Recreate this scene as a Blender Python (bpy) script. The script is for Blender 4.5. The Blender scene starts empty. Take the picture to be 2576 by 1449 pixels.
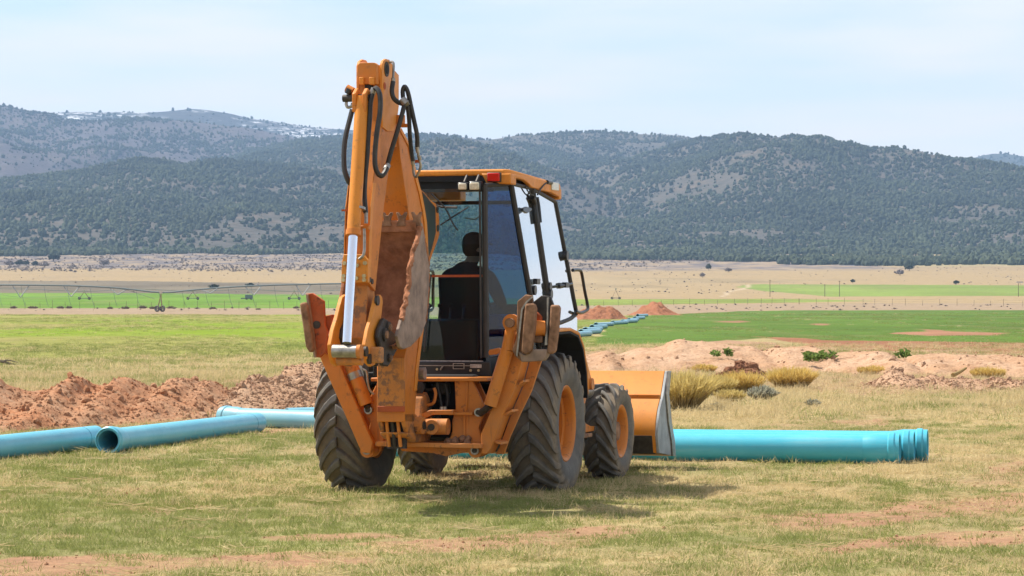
import bpy, math, random
import numpy as np
from mathutils import Vector, Matrix

random.seed(7)
rng = np.random.default_rng(7)
scene = bpy.context.scene
COL = scene.collection

# ---------------------------------------------------------------- camera
cam_data = bpy.data.cameras.new("camera")
cam_data.lens = 100.0
cam_data.sensor_width = 36.0
cam_data.shift_y = 60.5 / 2576.0
cam_data.clip_start = 0.5
cam_data.clip_end = 60000
cam = bpy.data.objects.new("camera", cam_data)
COL.objects.link(cam)
cam.location = (0, 0, 1.6)
cam.rotation_euler = (math.pi / 2, 0, 0)
scene.camera = cam

# ---------------------------------------------------------------- sun and sky
SUN_EL = math.radians(57)
SUN_VEC = Vector((-0.90, 0.44, 0)).normalized() * math.cos(SUN_EL) + Vector((0, 0, math.sin(SUN_EL)))
sun_data = bpy.data.lights.new("sun", 'SUN')
sun_data.energy = 4.5
sun_data.angle = math.radians(0.9)
sun_data.color = (1.0, 0.93, 0.82)
sun = bpy.data.objects.new("sun", sun_data)
COL.objects.link(sun)
sun.rotation_euler = SUN_VEC.to_track_quat('Z', 'Y').to_euler()
sun.location = (-30, 20, 50)

world = bpy.data.worlds.new("World")
scene.world = world
world.use_nodes = True
wn, wl = world.node_tree.nodes, world.node_tree.links
wn.clear()
w_out = wn.new('ShaderNodeOutputWorld')
w_bg = wn.new('ShaderNodeBackground')
w_sky = wn.new('ShaderNodeTexSky')
w_sky.sky_type = 'NISHITA'
w_sky.sun_disc = False
w_sky.sun_elevation = SUN_EL
w_sky.sun_rotation = math.atan2(SUN_VEC.x, SUN_VEC.y)
w_sky.altitude = 1900
w_sky.air_density = 1.0
w_sky.dust_density = 1.2
w_sky.ozone_density = 1.0
w_bg.inputs['Strength'].default_value = 0.105
# a thin veil of high cloud over the whole sky, denser towards the horizon haze
w_tc = wn.new('ShaderNodeTexCoord')
w_map = wn.new('ShaderNodeMapping')
w_map.inputs['Scale'].default_value = (3.6, 3.6, 26.0)
w_noise = wn.new('ShaderNodeTexNoise')
w_noise.inputs['Scale'].default_value = 2.2
w_noise.inputs['Detail'].default_value = 7
w_noise.inputs['Roughness'].default_value = 0.5
w_ramp = wn.new('ShaderNodeMapRange')
w_ramp.inputs['From Min'].default_value = 0.36
w_ramp.inputs['From Max'].default_value = 0.66
w_ramp.inputs['To Min'].default_value = 0.05
w_ramp.inputs['To Max'].default_value = 0.55
w_mix = wn.new('ShaderNodeMixRGB')
w_mix.inputs['Color2'].default_value = (7.0, 6.5, 5.8, 1)
wl.new(w_tc.outputs['Generated'], w_map.inputs['Vector'])
wl.new(w_map.outputs['Vector'], w_noise.inputs['Vector'])
wl.new(w_noise.outputs['Fac'], w_ramp.inputs['Value'])
# the veil is seen edge-on near the horizon, so it looks thicker there
w_sep = wn.new('ShaderNodeSeparateXYZ')
w_low = wn.new('ShaderNodeMapRange')
w_low.inputs['From Min'].default_value = 0.02
w_low.inputs['From Max'].default_value = 0.12
w_low.inputs['To Min'].default_value = 0.95
w_low.inputs['To Max'].default_value = 0.10
w_add = wn.new('ShaderNodeMath')
w_add.operation = 'ADD'
w_add.use_clamp = True
wl.new(w_tc.outputs['Generated'], w_sep.inputs[0])
wl.new(w_sep.outputs['Z'], w_low.inputs['Value'])
wl.new(w_ramp.outputs['Result'], w_add.inputs[0])
wl.new(w_low.outputs['Result'], w_add.inputs[1])
wl.new(w_add.outputs[0], w_mix.inputs['Fac'])
wl.new(w_sky.outputs['Color'], w_mix.inputs['Color1'])
wl.new(w_mix.outputs['Color'], w_bg.inputs['Color'])
wl.new(w_bg.outputs['Background'], w_out.inputs['Surface'])

scene.view_settings.view_transform = 'Standard'
scene.view_settings.look = 'None'
scene.view_settings.exposure = 0.85
scene.view_settings.gamma = 1.0
scene.render.engine = 'CYCLES'
scene.cycles.max_bounces = 8
scene.cycles.transparent_max_bounces = 16

# ---------------------------------------------------------------- helpers
def tag(o, label=None, cat=None, group=None, kind=None):
    if label: o['label'] = label
    if cat: o['category'] = cat
    if group: o['group'] = group
    if kind: o['kind'] = kind
    return o

def empty(name, loc=(0, 0, 0), rz=0.0):
    o = bpy.data.objects.new(name, None)
    o.empty_display_size = 0.3
    COL.objects.link(o)
    o.location = loc
    o.rotation_euler = (0, 0, rz)
    return o

def copy_tree(o, parent=None):
    c = o.copy()
    COL.objects.link(c)
    c.parent = parent
    for ch in list(o.children):
        copy_tree(ch, c)
    return c

def spline(pts, sub=6, closed=False):
    P = [Vector(p) for p in pts]
    if len(P) < 3:
        return P
    out = []
    n = len(P)
    for i in range(n - 1):
        p0 = P[i - 1] if i > 0 else P[0] * 2 - P[1]
        p1, p2 = P[i], P[i + 1]
        p3 = P[i + 2] if i + 2 < n else P[-1] * 2 - P[-2]
        for k in range(sub):
            t = k / sub
            out.append(0.5 * ((2 * p1) + (p2 - p0) * t + (2 * p0 - 5 * p1 + 4 * p2 - p3) * t * t
                              + (3 * p1 - p0 - 3 * p2 + p3) * t ** 3))
    out.append(P[-1])
    return out

class MB:
    """collects shapes; build() links them as one mesh object"""
    def __init__(self):
        self.v, self.f = [], []
    def add(self, vs, fs):
        b = len(self.v)
        self.v += [tuple(p) for p in vs]
        self.f += [tuple(i + b for i in q) for q in fs]
        return self
    def prism(self, ring0, ring1):
        n = len(ring0)
        fs = [tuple(range(n))[::-1], tuple(range(n, 2 * n))]
        for i in range(n):
            j = (i + 1) % n
            fs.append((i, j, n + j, n + i))
        return self.add(list(ring0) + list(ring1), fs)
    def px(self, yz, x0, x1):
        return self.prism([(x0, y, z) for y, z in yz], [(x1, y, z) for y, z in yz])
    def py(self, xz, y0, y1):
        return self.prism([(x, y0, z) for x, z in xz], [(x, y1, z) for x, z in xz])
    def pz(self, xy, z0, z1):
        return self.prism([(x, y, z0) for x, y in xy], [(x, y, z1) for x, y in xy])
    def plate(self, pts, off):
        """solid plate: polygon of 3-D points, thickened by the vector off"""
        o = Vector(off)
        return self.prism(pts, [tuple(Vector(p) + o) for p in pts])
    def box(self, c, s, rz=0.0):
        x, y, z = s[0] / 2, s[1] / 2, s[2] / 2
        co, si = math.cos(rz), math.sin(rz)
        vs = [(c[0] + a * co - b * si, c[1] + a * si + b * co, c[2] + d)
              for a, b, d in ((-x, -y, -z), (x, -y, -z), (x, y, -z), (-x, y, -z), (-x, -y, z), (x, -y, z), (x, y, z), (-x, y, z))]
        return self.add(vs, [(3, 2, 1, 0), (4, 5, 6, 7), (0, 1, 5, 4), (1, 2, 6, 5), (2, 3, 7, 6), (3, 0, 4, 7)])
    def frame(self, d):
        d = Vector(d).normalized()
        u = d.cross(Vector((0, 0, 1)))
        if u.length < 1e-3:
            u = d.cross(Vector((1, 0, 0)))
        u.normalize()
        return u, d.cross(u).normalized()
    def cyl(self, p0, p1, r0, r1=None, n=20, caps=True):
        r1 = r0 if r1 is None else r1
        p0, p1 = Vector(p0), Vector(p1)
        u, w = self.frame(p1 - p0)
        vs = []
        for p, r in ((p0, r0), (p1, r1)):
            for k in range(n):
                a = 2 * math.pi * k / n
                vs.append(p + u * (r * math.cos(a)) + w * (r * math.sin(a)))
        fs = [(i, (i + 1) % n, n + (i + 1) % n, n + i) for i in range(n)]
        if caps:
            fs += [tuple(range(n))[::-1], tuple(range(n, 2 * n))]
        return self.add(vs, fs)
    def tube(self, pts, r, n=8, sub=6, rads=None):
        P = spline(pts, sub) if sub > 1 else [Vector(p) for p in pts]
        m = len(P)
        u = None
        vs = []
        for i, p in enumerate(P):
            d = (P[min(i + 1, m - 1)] - P[max(i - 1, 0)]).normalized()
            if u is None:
                u, _ = self.frame(d)
            u = (u - d * u.dot(d)).normalized()
            w = d.cross(u)
            rr = r if rads is None else rads[0] + (rads[1] - rads[0]) * i / (m - 1)
            for k in range(n):
                a = 2 * math.pi * k / n
                vs.append(p + u * (rr * math.cos(a)) + w * (rr * math.sin(a)))
        fs = []
        for i in range(m - 1):
            for k in range(n):
                k2 = (k + 1) % n
                fs.append((i * n + k, i * n + k2, (i + 1) * n + k2, (i + 1) * n + k))
        fs += [tuple(range(n))[::-1], tuple(range((m - 1) * n, m * n))]
        return self.add(vs, fs)
    def lathe(self, prof, o, d, n=48, closed=False):
        """profile of (radius, distance along the axis)"""
        o, d = Vector(o), Vector(d).normalized()
        u, w = self.frame(d)
        m = len(prof)
        vs = []
        for r, a in prof:
            for k in range(n):
                t = 2 * math.pi * k / n
                vs.append(o + d * a + u * (r * math.cos(t)) + w * (r * math.sin(t)))
        fs = []
        for i in range(m if closed else m - 1):
            i2 = (i + 1) % m
            for k in range(n):
                k2 = (k + 1) % n
                fs.append((i * n + k, i * n + k2, i2 * n + k2, i2 * n + k))
        return self.add(vs, fs)
    def build(self, name, mat, parent=None, bevel=0.0, smooth=False, seg=2):
        me = bpy.data.meshes.new(name)
        me.from_pydata(self.v, [], self.f)
        me.validate()
        me.update()
        import bmesh
        bm = bmesh.new()
        bm.from_mesh(me)
        bmesh.ops.recalc_face_normals(bm, faces=bm.faces)
        bm.to_mesh(me)
        bm.free()
        me.materials.append(mat)
        o = bpy.data.objects.new(name, me)
        COL.objects.link(o)
        o.parent = parent
        if smooth or bevel:
            for p in me.polygons:
                p.use_smooth = True
            me.set_sharp_from_angle(angle=math.radians(38))
        if bevel:
            b = o.modifiers.new('bevel', 'BEVEL')
            b.width = bevel
            b.segments = seg
            b.limit_method = 'ANGLE'
            b.angle_limit = math.radians(40)
            b.harden_normals = False
        return o

# ---------------------------------------------------------------- materials
class NT:
    def __init__(self, name):
        self.m = bpy.data.materials.new(name)
        self.m.use_nodes = True
        self.n, self.l = self.m.node_tree.nodes, self.m.node_tree.links
        self.bsdf = self.n['Principled BSDF']
        self.out = self.n['Material Output']
    def new(self, t, **kw):
        nd = self.n.new(t)
        for k, v in kw.items():
            if k in nd.inputs.keys():
                nd.inputs[k].default_value = v
            else:
                setattr(nd, k, v)
        return nd
    def coord(self, kind='Object', scale=(1, 1, 1)):
        tc = self.new('ShaderNodeTexCoord')
        mp = self.new('ShaderNodeMapping')
        mp.inputs['Scale'].default_value = scale
        self.l.new(tc.outputs[kind], mp.inputs['Vector'])
        return mp.outputs['Vector']
    def noise(self, vec, scale, detail=5, rough=0.55, dist=0.0):
        nd = self.new('ShaderNodeTexNoise')
        nd.inputs['Scale'].default_value = scale
        nd.inputs['Detail'].default_value = detail
        nd.inputs['Roughness'].default_value = rough
        nd.inputs['Distortion'].default_value = dist
        self.l.new(vec, nd.inputs['Vector'])
        return nd.outputs['Fac']
    def ramp(self, fac, a, b, lo=0.0, hi=1.0):
        nd = self.new('ShaderNodeMapRange')
        nd.inputs['From Min'].default_value = a
        nd.inputs['From Max'].default_value = b
        nd.inputs['To Min'].default_value = lo
        nd.inputs['To Max'].default_value = hi
        self.l.new(fac, nd.inputs['Value'])
        return nd.outputs['Result']
    def mix(self, fac, c1, c2, mode='MIX'):
        nd = self.new('ShaderNodeMixRGB', blend_type=mode)
        for s, v in (('Fac', fac), ('Color1', c1), ('Color2', c2)):
            if isinstance(v, (int, float)):
                nd.inputs[s].default_value = v
            elif isinstance(v, tuple):
                nd.inputs[s].default_value = v if len(v) == 4 else (*v, 1)
            else:
                self.l.new(v, nd.inputs[s])
        return nd.outputs['Color']
    def math(self, op, a, b=None):
        nd = self.new('ShaderNodeMath', operation=op)
        for i, v in enumerate((a, b)):
            if v is None: continue
            if isinstance(v, (int, float)):
                nd.inputs[i].default_value = v
            else:
                self.l.new(v, nd.inputs[i])
        return nd.outputs[0]
    def bump(self, h, strength, dist):
        nd = self.new('ShaderNodeBump')
        nd.inputs['Strength'].default_value = strength
        nd.inputs['Distance'].default_value = dist
        self.l.new(h, nd.inputs['Height'])
        self.l.new(nd.outputs['Normal'], self.bsdf.inputs['Normal'])
    def col(self, c):
        if isinstance(c, tuple):
            self.bsdf.inputs['Base Color'].default_value = (*c, 1)
        else:
            self.l.new(c, self.bsdf.inputs['Base Color'])
    def rough(self, r):
        if isinstance(r, (int, float)):
            self.bsdf.inputs['Roughness'].default_value = r
        else:
            self.l.new(r, self.bsdf.inputs['Roughness'])
    def set(self, **kw):
        for k, v in kw.items():
            self.bsdf.inputs[k.replace('_', ' ')].default_value = v
        return self.m

def paint(name, base, dust=(0.30, 0.17, 0.09), dust_amt=0.35, rust=(0.07, 0.03, 0.018), rust_amt=0.5, rough=0.42, scale=1.0, fade=None, wear=0.0):
    t = NT(name)
    v = t.coord('Object')
    n1 = t.noise(v, 1.7 * scale, 6, 0.6)
    c = t.mix(t.ramp(n1, 0.3, 0.75), tuple(b * 0.86 for b in base), fade or tuple(min(1, b * 1.1) for b in base))
    n2 = t.noise(v, 5.0 * scale, 8, 0.65, 0.6)
    c = t.mix(t.ramp(n2, 0.48, 0.80, 0, dust_amt), c, dust)
    n3 = t.noise(v, 14.0 * scale, 8, 0.7)
    n4 = t.noise(v, 2.3 * scale, 3, 0.5)
    spots = t.math('MULTIPLY', t.ramp(n3, 0.555 - wear, 0.63 - wear), t.ramp(n4, 0.44 - 1.5 * wear, 0.60 - 1.5 * wear))
    c = t.mix(t.math('MULTIPLY', spots, rust_amt), c, rust)
    vs = t.coord('Object', (30, 30, 2.2))
    st = t.noise(vs, 1.4 * scale, 4, 0.6)
    c = t.mix(t.ramp(st, 0.60, 0.74, 0, 0.55 * rust_amt), c, rust)
    gm = t.noise(v, 0.9 * scale, 5, 0.6)
    c = t.mix(t.ramp(gm, 0.50, 0.72, 0, 0.6 * dust_amt), c, (0.50, 0.31, 0.16))
    t.col(c)
    t.rough(t.ramp(n2, 0.3, 0.75, rough - 0.02, rough + 0.30))
    t.bump(n3, 0.08, 0.004)
    t.bsdf.inputs['Specular IOR Level'].default_value = 0.4
    return t.m

def plain(name, base, rough=0.5, metal=0.0, var=0.25, scale=6.0, bump=0.0, spec=0.5):
    t = NT(name)
    v = t.coord('Object')
    n = t.noise(v, scale, 6, 0.6)
    t.col(t.mix(t.ramp(n, 0.3, 0.72), tuple(b * (1 - var) for b in base), tuple(min(1, b * (1 + var)) for b in base)))
    t.rough(rough)
    if bump:
        t.bump(t.noise(v, scale * 5, 7, 0.65), bump, 0.01)
    t.bsdf.inputs['Metallic'].default_value = metal
    t.bsdf.inputs['Specular IOR Level'].default_value = spec
    return t.m

def leafy(t, amt=0.4):
    """thin blades let some sunlight through"""
    tr = t.new('ShaderNodeBsdfTranslucent')
    lk = t.bsdf.inputs['Base Color'].links[0].from_socket
    t.l.new(lk, tr.inputs['Color'])
    mx = t.new('ShaderNodeMixShader')
    mx.inputs['Fac'].default_value = amt
    t.l.new(t.bsdf.outputs[0], mx.inputs[1]); t.l.new(tr.outputs[0], mx.inputs[2])
    t.l.new(mx.outputs[0], t.out.inputs['Surface'])

def glass(name, tint, ior=1.5, refl=1.0, rough=0.0):
    """thin pane: tinted see-through with Fresnel reflection"""
    t = NT(name)
    t.n.remove(t.bsdf)
    tr = t.new('ShaderNodeBsdfTransparent')
    tr.inputs['Color'].default_value = (*tint, 1)
    gl = t.new('ShaderNodeBsdfGlossy')
    gl.inputs['Roughness'].default_value = rough
    gl.inputs['Color'].default_value = (1, 1, 1, 1)
    fr = t.new('ShaderNodeFresnel')
    fr.inputs['IOR'].default_value = ior
    mx = t.new('ShaderNodeMixShader')
    gm = t.new('ShaderNodeNewGeometry')       # each pane is a thin slab: only its outer skins reflect
    fac = t.math('MULTIPLY', fr.outputs['Fac'], t.math('SUBTRACT', 1.0, gm.outputs['Backfacing']))
    if refl != 1.0:
        fac = t.math('MINIMUM', t.math('MULTIPLY', fac, refl), 1.0)
    t.l.new(fac, mx.inputs['Fac'])
    t.l.new(tr.outputs[0], mx.inputs[1])
    t.l.new(gl.outputs[0], mx.inputs[2])
    t.l.new(mx.outputs[0], t.out.inputs['Surface'])
    return t.m

M = {}
M['orange'] = paint('orange_paint', (0.60, 0.190, 0.018), dust_amt=0.40, rust_amt=0.62)
M['orange_worn'] = paint('worn_orange_paint', (0.60, 0.20, 0.030), dust=(0.34, 0.17, 0.08), dust_amt=0.65, rust_amt=1.0, rough=0.55)
M['orange_clean'] = paint('loader_orange_paint', (0.70, 0.250, 0.022), dust_amt=0.20, rust_amt=0.4, rough=0.40)
M['scraped'] = paint('scraped_orange_paint', (0.56, 0.205, 0.040), dust=(0.30, 0.17, 0.09), dust_amt=0.7, rust=(0.15, 0.08, 0.05), rust_amt=0.8, rough=0.55, wear=0.08)
M['rust_orange'] = paint('rusty_orange_paint', (0.42, 0.085, 0.020), dust=(0.16, 0.05, 0.025), dust_amt=0.7, rust_amt=1.0, rough=0.6)
M['mud'] = plain('dried_mud', (0.27, 0.155, 0.095), 0.9, var=0.45, scale=14, bump=0.6, spec=0.1)
M['red_dirt'] = plain('caked_red_dirt', (0.36, 0.165, 0.092), 0.95, var=0.4, scale=9, bump=0.7, spec=0.08)
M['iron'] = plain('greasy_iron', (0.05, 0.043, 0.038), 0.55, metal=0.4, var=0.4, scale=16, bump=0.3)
M['steel'] = plain('worn_steel', (0.33, 0.31, 0.28), 0.42, metal=0.8, var=0.35, scale=20, bump=0.1)
M['bucket_side'] = plain('muddy_bucket_steel', (0.30, 0.215, 0.165), 0.75, metal=0.1, var=0.4, scale=7, bump=0.5)
M['loader_side'] = plain('scuffed_blue_grey_steel', (0.30, 0.32, 0.33), 0.6, metal=0.1, var=0.4, scale=5, bump=0.2)
M['chrome'] = plain('chrome_rod', (0.82, 0.84, 0.88), 0.16, metal=1.0, var=0.03)
M['black'] = plain('black_paint', (0.012, 0.013, 0.015), 0.35, var=0.3)
M['black_matt'] = plain('black_matt', (0.010, 0.010, 0.011), 0.8, var=0.3)
M['seal'] = plain('black_rubber_seal', (0.030, 0.027, 0.024), 0.6, var=0.3)
M['hose'] = plain('rubber_hose', (0.022, 0.020, 0.018), 0.5, var=0.6, scale=12)
M['bolt'] = plain('zinc_bolt', (0.52, 0.44, 0.26), 0.4, metal=0.6, var=0.3, scale=30)
M['red_lens'] = plain('red_lens', (0.60, 0.02, 0.012), 0.12, var=0.1)
M['clear_lens'] = plain('clear_lens', (0.62, 0.58, 0.44), 0.12, var=0.2, scale=40)
M['glass_rear'] = glass('rear_window_glass', (0.72, 0.85, 0.85), 1.36)
M['glass_blue'] = glass('blue_tinted_glass', (0.10, 0.36, 0.62), 1.4)
M['glass_side'] = glass('mirror_filmed_side_glass', (0.45, 0.49, 0.52), 3.2, 2.1)
M['seat'] = plain('seat_vinyl', (0.007, 0.009, 0.010), 0.6)
M['label'] = plain('faded_label', (0.55, 0.48, 0.42), 0.6, var=0.4, scale=50)

# ================================================================ ground
def vhash(ix, iy, seed):
    h = (ix.astype(np.int64) * 374761393 + iy.astype(np.int64) * 668265263 + seed * 974711) & 0x7fffffff
    h = ((h ^ (h >> 13)) * 1274126177) & 0x7fffffff
    return ((h ^ (h >> 16)) & 0xffff) / 65535.0
def vnoise(x, y, seed=0):
    ix, iy = np.floor(x), np.floor(y)
    fx, fy = x - ix, y - iy
    fx, fy = fx * fx * (3 - 2 * fx), fy * fy * (3 - 2 * fy)
    a, b = vhash(ix, iy, seed), vhash(ix + 1, iy, seed)
    c, d = vhash(ix, iy + 1, seed), vhash(ix + 1, iy + 1, seed)
    return (a * (1 - fx) + b * fx) * (1 - fy) + (c * (1 - fx) + d * fx) * fy
def fbm(x, y, seed=0, oct_=4, gain=0.5):
    s, a, t = 0.0, 1.0, 0.0
    for k in range(oct_):
        s = s + a * vnoise(x * 2 ** k + 17.3 * k, y * 2 ** k - 9.1 * k, seed + k)
        t += a
        a *= gain
    return s / t
PROF = np.array([(-500, 0), (0, 0), (100, 0.0), (130, .06), (153, .26), (200, .42), (260, .78), (330, 1.16), (420, 1.45), (480, 1.62), (570, 2.5), (700, 4.15),
                 (1000, 8.9), (1300, 16), (1700, 28.4), (2200, 44.6), (3000, 75), (9000, 300)])
def gz(X, Y):
    """height of the ground: flat yard, then a long slope up to the foot of the hills"""
    X, Y = np.asarray(X, float), np.asarray(Y, float)
    z = np.interp(Y, PROF[:, 0], PROF[:, 1])
    near = np.clip((75 - Y) / 30, 0, 1)
    z = z + near * (0.05 * (fbm(X * 0.6, Y * 0.6, 3, 3) - 0.5) + 0.03 * (fbm(X * 3, Y * 3, 5, 2) - 0.5))
    far = np.clip((Y - 1500) / 700, 0, 1)
    z = z + far * 9 * (fbm(X / 160, Y / 160, 8, 4) - 0.5)
    return z
def gz1(x, y): return float(gz(np.array([x]), np.array([y]))[0])

def inpoly(X, Y, poly):
    c = np.zeros(X.shape, bool)
    n = len(poly)
    for i in range(n):
        x0, y0 = poly[i]; x1, y1 = poly[(i + 1) % n]
        if y0 == y1: continue
        c ^= ((y0 > Y) != (y1 > Y)) & (X < (x1 - x0) * (Y - y0) / (y1 - y0) + x0)
    return c
SOIL, STRAW, TAN = (0.335, 0.195, 0.115), (0.375, 0.290, 0.150), (0.53, 0.425, 0.255)
# field boundaries in metres (x across, y away from the camera)
FIELDS = [
    # tan plain, scrub, brush belts
    ([(-543.472, 1777.46), (549.433, 1777.46), (118.517, 383.412), (-117.231, 383.412)], (0.29, 0.215, 0.115), 0.02, 'tan'),
    ([(-402.377, 1316.002), (-178.956, 1296.166), (-71.218, 1190.743), (-30.06, 1144.211), (-23.487, 894.02), (-49.153, 821.828), (-281.599, 920.987)], (0.135, 0.112, 0.075), 0.05, 'scrub'),
    ([(18.212, 1416.586), (77.982, 1354.471), (130.015, 1306.723), (120.934, 1215.458), (67.19, 1167.013), (58.964, 1024.145), (12.806, 996.105)], (0.25, 0.19, 0.105), 0.05, 'scrub'),
    ([(-290.357, 949.632), (-115.155, 927.985), (-51.95, 868.587), (-33.077, 553.043), (-170.507, 557.654)], (0.105, 0.195, 0.018), 0.003, 'crop'),
    ([(-50.513, 844.56), (17.003, 751.07), (75.66, 760.423), (91.232, 715.852), (67.492, 678.335), (36.849, 640.025), (14.138, 605.811), (-33.077, 553.043)], (0.165, 0.205, 0.040), 0.003, 'crop'),
    ([(93.053, 1160.077), (101.964, 1178.758), (225.772, 1144.211), (299.861, 1122.282), (225.657, 844.56), (164.268, 846.903), (91.876, 821.828), (91.378, 920.987), (88.589, 1024.145), (86.133, 1090.921)], (0.165, 0.220, 0.045), 0.003, 'crop'),
    ([(-170.507, 557.654), (-33.353, 557.654), (14.138, 605.811), (65.531, 658.623), (175.976, 658.623), (135.447, 506.935), (43.354, 506.935), (21.47, 370.217), (15.102, 346.377), (-20.717, 346.377), (-109.431, 357.901)], (0.27, 0.20, 0.13), 0.01, 'tan'),
    # the fields in front of the fence
    ([(-113.197, 370.217), (-21.406, 357.901), (-14.404, 357.901), (-5.117, 127.14), (-7.048, 117.835), (-10.208, 106.179), (-13.397, 97.031), (-29.668, 97.031)], (0.160, 0.225, 0.016), 0.05, 'meadow'),
    ([(-11.935, 296.547), (16.36, 346.377), (7.052, 224.285), (3.457, 131.585), (1.933, 123.483), (-4.742, 117.835)], (0.150, 0.185, 0.035), 0.03, 'meadow'),
    ([(22.235, 383.412), (39.758, 495.664), (49.039, 510.806), (144.725, 514.737), (37.253, 132.498), (16.413, 135.312), (14.8, 140.279), (12.993, 150.202), (11.505, 143.438), (7.337, 135.312), (3.457, 131.585), (7.052, 224.285), (16.36, 346.377)], (0.078, 0.138, 0.019), 0.012, 'crop'),
    ([(13.298, 156), (15.389, 144.522), (26.512, 134.361), (36.997, 131.585), (27.993, 99.562), (20.282, 102.79), (13.532, 106.179), (12.781, 120.031)], (0.25, 0.115, 0.062), 0.02, 'dirt'),
    ([(27.845, 202.908), (26.796, 184.026), (29.635, 172.132), (27.502, 159.742), (22.715, 156), (24.574, 179.076)], (0.28, 0.145, 0.085), 0.03, 'dirt'),
    ([(24.549, 236.756), (25.844, 233.51), (24.5, 221.369), (23.256, 224.285)], (0.25, 0.14, 0.08), 0.03, 'dirt'),
    ([(19.51, 262.431), (21.405, 254.441), (20.198, 240.094), (18.367, 247.059)], (0.25, 0.14, 0.08), 0.03, 'dirt'),
    ([(60.179, 821.828), (78.316, 1015.267), (96.544, 1167.013), (96.561, 1155.499), (78.23, 996.105), (60.513, 810.914)], (0.38, 0.30, 0.20), 0.01, 'tan'),
    # worked ground round the pale spoil bank on the right, dry grass before it
    ([(1.951, 124.679), (7.234, 133.423), (12.224, 141.316), (13.371, 117.835), (28.901, 102.79), (18.188, 64.687), (9.696, 57.248), (6.496, 57.248), (6.231, 67.351), (3.995, 69.392), (1.195, 76.331)], (0.30, 0.185, 0.115), 0.10, 'dirt'),
    # red soil under the left spoil bank
    ([(-15.491, 58.716), (-8.107, 58.716), (-4.247, 69.392), (-2.048, 50.887), (-2.803, 45.798), (-3.77, 41.635), (-5.536, 38.165), (-9.017, 34.178)], (0.26, 0.135, 0.078), 0.08, 'dirt'),
]
def classify(X, Y):
    """colour of the ground and how much grass grows there"""
    n = X.size
    col = np.empty((n, 3)); col[:] = STRAW
    a = fbm(X * 0.35, Y * 0.2, 21, 4)
    b = fbm(X * 1.6, Y * 0.9, 31, 4)
    dry = fbm(X * 0.16 + 5, Y * 0.12, 41, 4)
    e_ = fbm(X * 3.2, Y * 1.7, 33, 3)
    green = 0.45 + 1.5 * (a - 0.5) + 1.1 * (b - 0.5) + 1.0 * (e_ - 0.5) - 0.05 * X.clip(-3, 4) - 0.012 * (Y - 30).clip(-14, 12)
    green = np.clip(green + 0.35 * np.clip((Y - 70) / 40, 0, 1), 0.04, 1)
    cover = np.clip(0.80 + 1.5 * (fbm(X * 0.9, Y * 0.55, 51, 4) - 0.42) - 0.05 * X.clip(0, 4), 0.22, 1)
    # bare wheel tracks and scraped patches in the yard
    bare = np.zeros(n)
    for poly, amt in BARE:
        cx_ = np.mean([p[0] for p in poly]); cy_ = np.mean([p[1] for p in poly])
        wob = 0.30
        m = inpoly(X + wob * 2.2 * (fbm(X * 1.3, Y * 1.3, 61, 3) - 0.5), Y + wob * 3.5 * (fbm(X * 1.1, Y * 1.1, 71, 3) - 0.5), poly)
        bare = np.maximum(bare, m * amt * (0.45 + 1.0 * fbm(X * 2.4, Y * 2.0, 81, 3)))
    bare = np.clip(bare, 0, 1)
    soil = np.array(SOIL)
    g0 = np.array((0.135, 0.165, 0.045))
    w = np.clip(green * 0.65, 0, 1)[:, None]
    col = np.array(STRAW) * (1 - w) + g0 * w
    sp = np.clip((0.60 - cover) * 1.6, 0, 1)[:, None]
    col = col * (1 - sp) + soil * sp
    col = col * (1 - bare[:, None]) + soil * bare[:, None]
    cover = cover * (1 - 0.85 * bare)
    # tall dry grass belt behind the yard
    mid = (np.clip((Y - 42) / 15, 0, 1) * (1 - np.clip((Y - 130) / 40, 0, 1)))[:, None]
    c2 = np.array((0.30, 0.235, 0.115)) * (1 - 0.5 * w) + np.array((0.15, 0.19, 0.045)) * 0.5 * w
    col = col * (1 - mid) + c2 * mid
    kind = np.zeros(n, int)
    for poly, c, wobble, kd in FIELDS:
        ys = np.array([p[1] for p in poly])
        y0 = max(float(ys.mean()), 20.0)
        sc = 14.0 / y0
        dx = (fbm(X * sc, Y * sc * 0.6, 91, 4) - 0.5) * wobble * Y * 1.2
        dy = (fbm(X * sc + 31, Y * sc * 0.6, 95, 4) - 0.5) * wobble * Y * 1.6
        m = inpoly(X + dx, Y + dy, poly)
        c = np.array(c)
        v = fbm(X * sc * 2.5, Y * sc * 1.0, 101, 4)[m][:, None]
        cc = np.repeat(c[None], int(m.sum()), 0)
        if kd == 'meadow':
            p_ = np.clip((fbm(X * 0.05, Y * 0.022, 111, 5)[m] - 0.47) * 6, 0, 1)[:, None] * 0.50
            q_ = np.clip((fbm(X * 0.22, Y * 0.05, 115, 4)[m] - 0.45) * 5, 0, 1)[:, None] * 0.45
            cc = cc * (1 - q_) + np.array((0.21, 0.19, 0.065)) * q_
            cc = cc * (1 - p_) + np.array((0.27, 0.205, 0.095)) * p_
        elif kd == 'scrub':
            cc = cc * (0.6 + 0.8 * v)
        elif kd == 'tan':
            p_ = np.clip((v - 0.55) * 3.5, 0, 1) * 0.4
            cc = cc * (1 - p_) + np.array((0.225, 0.175, 0.11)) * p_
        elif kd == 'crop':
            cc = cc * (0.70 + 0.60 * v)
            q_ = np.clip((fbm(X * sc * 6, Y * sc * 1.2, 117, 4)[m] - 0.55) * 5, 0, 1)[:, None] * 0.30
            cc = cc * (1 - q_) + np.array((0.20, 0.17, 0.075)) * q_
        elif kd == 'dirt':
            cc = cc * (0.80 + 0.4 * v)
        col[m] = cc
        kind[m] = {'tan': 1, 'scrub': 2, 'crop': 3, 'meadow': 4, 'dirt': 5}[kd]
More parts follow.
